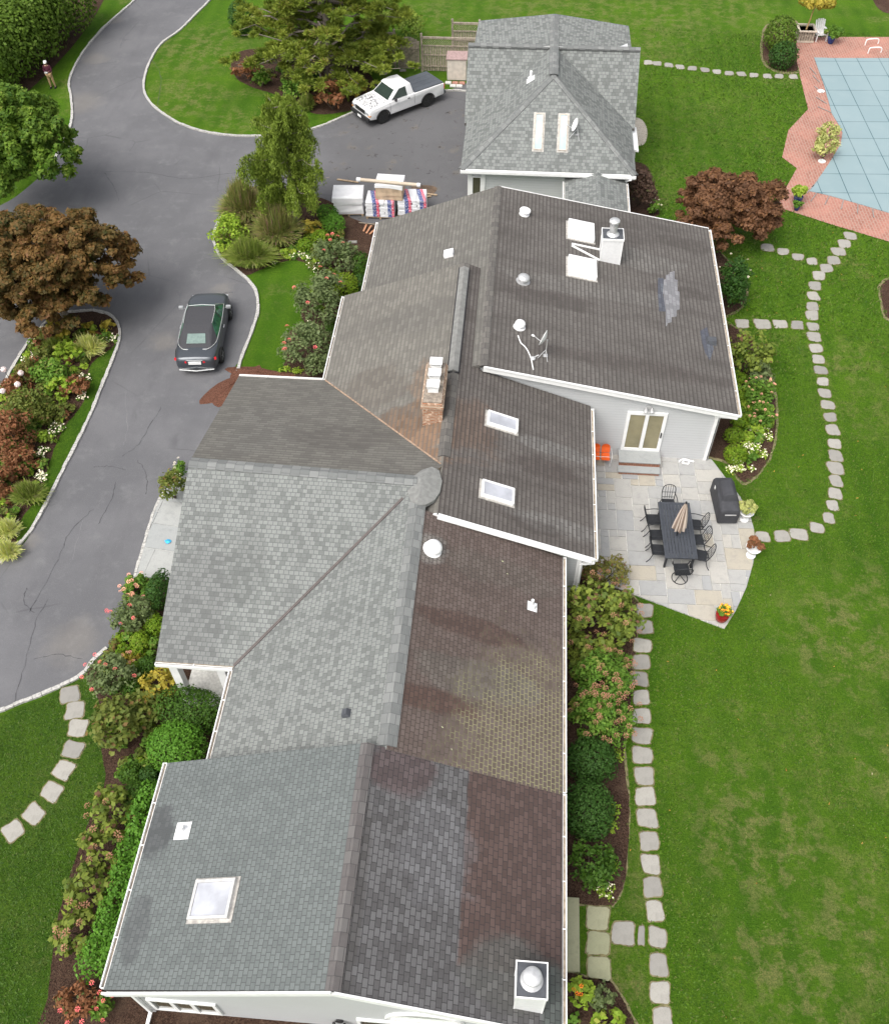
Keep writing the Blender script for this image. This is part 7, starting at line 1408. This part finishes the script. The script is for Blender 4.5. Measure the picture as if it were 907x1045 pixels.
# potted plants
def potted(name, label, px, py, prof, pm, kind_mat, r, h, lf, n, cat='planter', fl=None, z0=PZ, group=None, spiky=False):
    seedc[0] += 1; rng = np.random.default_rng(seedc[0]); c = P(px, py, z0); t = thing(name, label, cat, (c.x, c.y, z0), 0, group); top = max(z for _, z in prof)
    mb = MB(); mb.lathe(prof, (0,0,0), 20); mb.build('pot', pm, t, smooth=True); mb = MB(); mb.lathe([(prof[-1][0]*.95,top-.05),(.001,top-.04)], (0,0,0), 16); mb.build('soil', M_mulch, t)
    cl = ellipsoid(rng, (0,0,top+h*.45), (r,r,h*.5), 16, r*.38, inner=.3); V, tt, _ = leaves(rng, cl, n, lf, 2.4 if spiky else 1.6, .35, .4); f = bpy.data.objects.new('foliage', quadmesh('foliage', V, kind_mat, tt)); COL.objects.link(f); f.parent = t
    mb = MB(); mb.tube([(0,0,top-.05),(0,0,top+h*.4)], .02, 5); mb.build('stem', M_barkd, t)
    if fl:
        k = rng.integers(0, len(V), fl[1]); cc = V[k].mean(1); cc[:, 2] += .04; W4 = leaves(rng, np.concatenate([cc, np.full((fl[1], 3), fl[2])], 1), fl[1]*9, fl[2]*.9, 1.1, .2, .3); q = bpy.data.objects.new('blossoms', quadmesh('blossoms', W4[0], fl[0], W4[1])); COL.objects.link(q); q.parent = t
    return t
urn = [(.16,0),(.17,.04),(.08,.08),(.07,.16),(.16,.26),(.23,.36),(.26,.46),(.28,.48),(.26,.49),(.22,.46)]
potted('urn_planter', 'white urn with tan and cream foliage beside the covered grill', 758.5, 530, urn, M_white, LM['variegated'], .30, .40, .06, 1600, group='white urns along the patio edge')
potted('urn_planter', 'white urn with brown dried plant at the patio edge by the curved path', 765.5, 567, urn, M_white, LM['rust'], .27, .32, .05, 1500, group='white urns along the patio edge')
potted('flower_pot', 'glossy dark red pot of orange and yellow flowers at the patio tip', 735, 632, [(.15,0),(.19,.05),(.22,.22),(.21,.32),(.23,.34),(.20,.33)], flat('red_glaze', (.28,.02,.02), .25, var=.1), LM['green'], .24, .36, .06, 700, 'flower pot', fl=(leafmat('petal_flame', (.75,.12,.02), (.85,.55,.05), trans=.15), 34, .05))
bp = flat('blue_glaze', (.02,.045,.17), .25, var=.1); pot_ = [(.14,0),(.16,.04),(.22,.26),(.23,.36),(.20,.35)]
potted('flower_pot', 'dark blue pot with leafy plant beside the white lawn chair', 846.5, 44, pot_, bp, LM['green'], .42, .65, .12, 800, 'flower pot', z0=.03, spiky=True); potted('flower_pot', 'dark blue pot with yellow green plant at the near pool corner', 812.5, 207, pot_, bp, LM['lime'], .38, .55, .10, 900, 'flower pot', z0=.03); potted('flower_pot', 'small blue pot with low grassy plant in front of the near pool corner pot', 812, 214, [(.10,0),(.14,.2),(.13,.19)], bp, LM['green'], .26, .22, .08, 400, 'flower pot', z0=.03)
# orange garden chairs (a joined pair)
oc = P(612,466,0); t = thing('garden_bench', 'orange metal two seat garden bench with white arms against the wall', 'bench', (3.72, 24.75, PZ), math.pi); t.scale = (.72, .85, .9); M_or = flat('orange_enamel', (.80,.13,.02), .4, var=.06); M_wm = flat('white_enamel', (.75,.75,.74), .4)
for s in (-1, 1):
    mb = MB(); gr_ = [[Vector((s*.26+(i-2)*.11, -.22+j*.115, .40-.03*math.sin(j/4*math.pi)+.0)) for j in range(5)] for i in range(5)]
    for i in range(4):
        for j in range(4): mb.face([gr_[i][j], gr_[i+1][j], gr_[i+1][j+1], gr_[i][j+1]])
    mb.build('seat', M_or, t); mb = MB(); n = 9; arc_ = [(s*.26+.23*math.cos(math.pi*i/(n-1)), -.27-.06, .62+.20*math.sin(math.pi*i/(n-1))) for i in range(n)]; mb.add([(s*.26+.22,-.22,.42), *arc_, (s*.26-.22,-.22,.42)], [tuple(range(n+2))]); mb.add([(s*.26+.22,-.24,.42), *[(a,b-.02,c) for a,b,c in arc_], (s*.26-.22,-.24,.42)], [tuple(range(n+2))]); mb.build('backrest', M_or, t)
    mb = MB(); mb.tube(smooth_path([(s*.54,-.30,.60),(s*.56,.05,.62),(s*.55,.26,.58),(s*.53,.28,.30),(s*.53,.24,.02),(s*.53,-.24,.02),(s*.52,-.26,.40)], 3), .018, 6); mb.build('arm_frame', M_wm, t)
mb = MB(); mb.bar((-.53,0,.36),(.53,0,.36),.03); mb.build('frame', M_wm, t)
hc = P(699,472,.05); mb = MB(); mb.tube(smooth_path([hc+Vector(v) for v in ((-.25,.0,.02),(-.1,.14,.02),(.12,.10,.03),(.10,-.08,.03),(-.12,-.06,.04),(.0,.08,.05),(.32,.05,.02))], 6), .035, 8); tag(mb.build('garden_hose', M_wm, smooth=True), 'short white hose curled on the patio under the wall', 'hose')
# side steps
sp = [P(x, y) for x, y in ((577,913),(597,916.5),(597,997),(577,994.5))]; t = thing('stone_steps', 'wide greenish stone steps at the side door', 'steps', (1.95, 7.2, 0)); o_ = t.location
for k, (x0_, x1_, z) in enumerate(((1.80,2.32,.30),(2.32,2.78,.15))):
    mb = MB(o_); mb.box((x0_, sp[3].y+.05, 0), (x1_, sp[0].y-(0 if k == 0 else .1), z)); o = mb.build('tread', M_mossy, t, bevel=.012); setattr_tint(o, [.3+k*.3]*len(o.data.polygons))
# wooden planter, lawn chair, rails and lids by the pool
pc_ = P(820.5, 44, 0); t = thing('tree_planter', 'square slatted wooden planter holding a small yellow leaved tree', 'planter', (pc_.x, pc_.y+.45, .02)); mb = MB()
for s in (-1, 1):
    for i in range(6): q = -.38+.152*i; mb.box((q-.06, s*.46-.015, .10), (q+.06, s*.46+.015, .66)); mb.box((s*.46-.015, q-.06, .10), (s*.46+.015, q+.06, .66))
mb.build('slat_side', M_wood, t); mb = MB(); M_tan = flat('tan_wood', (.50,.43,.35), .85, var=.15)
for a in (-1, 1): mb.box((-.54,a*.49-.06,.66),(.54,a*.49+.06,.72)); mb.box((a*.49-.06,-.43,.66),(a*.49+.06,.43,.72))
mb.build('rim', M_tan, t)
for a in (-1, 1): mb = MB(); mb.box((-.5,a*.47-.03,.02),(.5,a*.47+.03,.12)); mb.build('base_board', M_tan, t); mb = MB(); mb.box((-.44,-.44,.5),(.44,.44,.60)); mb.build('soil', M_mulch, t)
seedc[0] += 1; rng = np.random.default_rng(seedc[0]); cl = ellipsoid(rng, (.25,.1,2.2), (.9,.8,.5), 30, .26, inner=.3); V, tt, _ = leaves(rng, cl, 5000, .13, 1.7, .35); f = bpy.data.objects.new('potted_tree', quadmesh('foliage', V, LM['yellow'], tt)); COL.objects.link(f); f.location = t.location; tag(f, 'small yellow leaved tree growing in the wooden planter', 'tree')
mb = MB(); limb(mb, (0,0,.6), (.2,.1,2.1), .05, .03, rng); mb.build('trunk', flat('orange_bark', (.42,.27,.12), .8, var=.2), f)
lc = P(836, 43, 0); t = thing('lawn_chair', 'white slatted lawn chair beside the wooden planter', 'chair', (lc.x, lc.y+.3, .02), math.pi+.2); mb = MB()
for i in range(5): mb.bar((-.22+.11*i,.25,.36),(-.22+.11*i,-.22,.28),.09,.02)
mb.build('seat', M_wm, t); mb = MB()
for i in range(5): mb.bar((-.22+.11*i,-.20,.28),(-.26+.13*i,-.48,1.0+(.06 if 0 < i < 4 else 0)),.10,.02)
mb.build('backrest', M_wm, t)
for s in (-1, 1): mb = MB(); mb.bar((s*.33,-.40,.58),(s*.33,.34,.56),.12,.025); mb.build('armrest', M_wm, t); mb = MB(); mb.bar((s*.32,.28,0),(s*.32,.28,.55),.05,.08); mb.build('leg', M_wm, t); mb = MB(); mb.bar((s*.30,-.50,0),(s*.29,.25,.34),.04,.10); mb.build('leg', M_wm, t)
for (x0_, y0_, x1_, y1_, lb) in ((882,46.5,895,45,'white pool grab rail, the one nearer the lawn'), (885,55,898,54,'white pool grab rail, the one nearer the pool cover')):
    a, b = P(x0_, y0_), P(x1_, y1_); mb = MB(); z = Vector((0,0,1)); mb.tube(smooth_path([a+z*.02, a+z*.28, a+(b-a)*.12+z*.36, a+(b-a)*.8+z*.34, b+z*.22, b], 4), .035, 8); tag(mb.build('pool_rail', M_white, smooth=True), lb, 'rail', 'pool grab rails')
for x, y, lb in ((837,93.5,'white skimmer lid on the bricks at the far side of the pool shrubs'), (838,165,'white skimmer lid on the bricks at the near side of the pool shrubs')):
    p = P(x, y); mb = MB(); mb.lathe([(.20,0),(.20,.03),(.17,.035),(.001,.035)], (0,0,0), 18); o = mb.build('skimmer_lid', M_white); o.location = (p.x, p.y, .022); tag(o, lb, 'lid', 'pool skimmer lids')
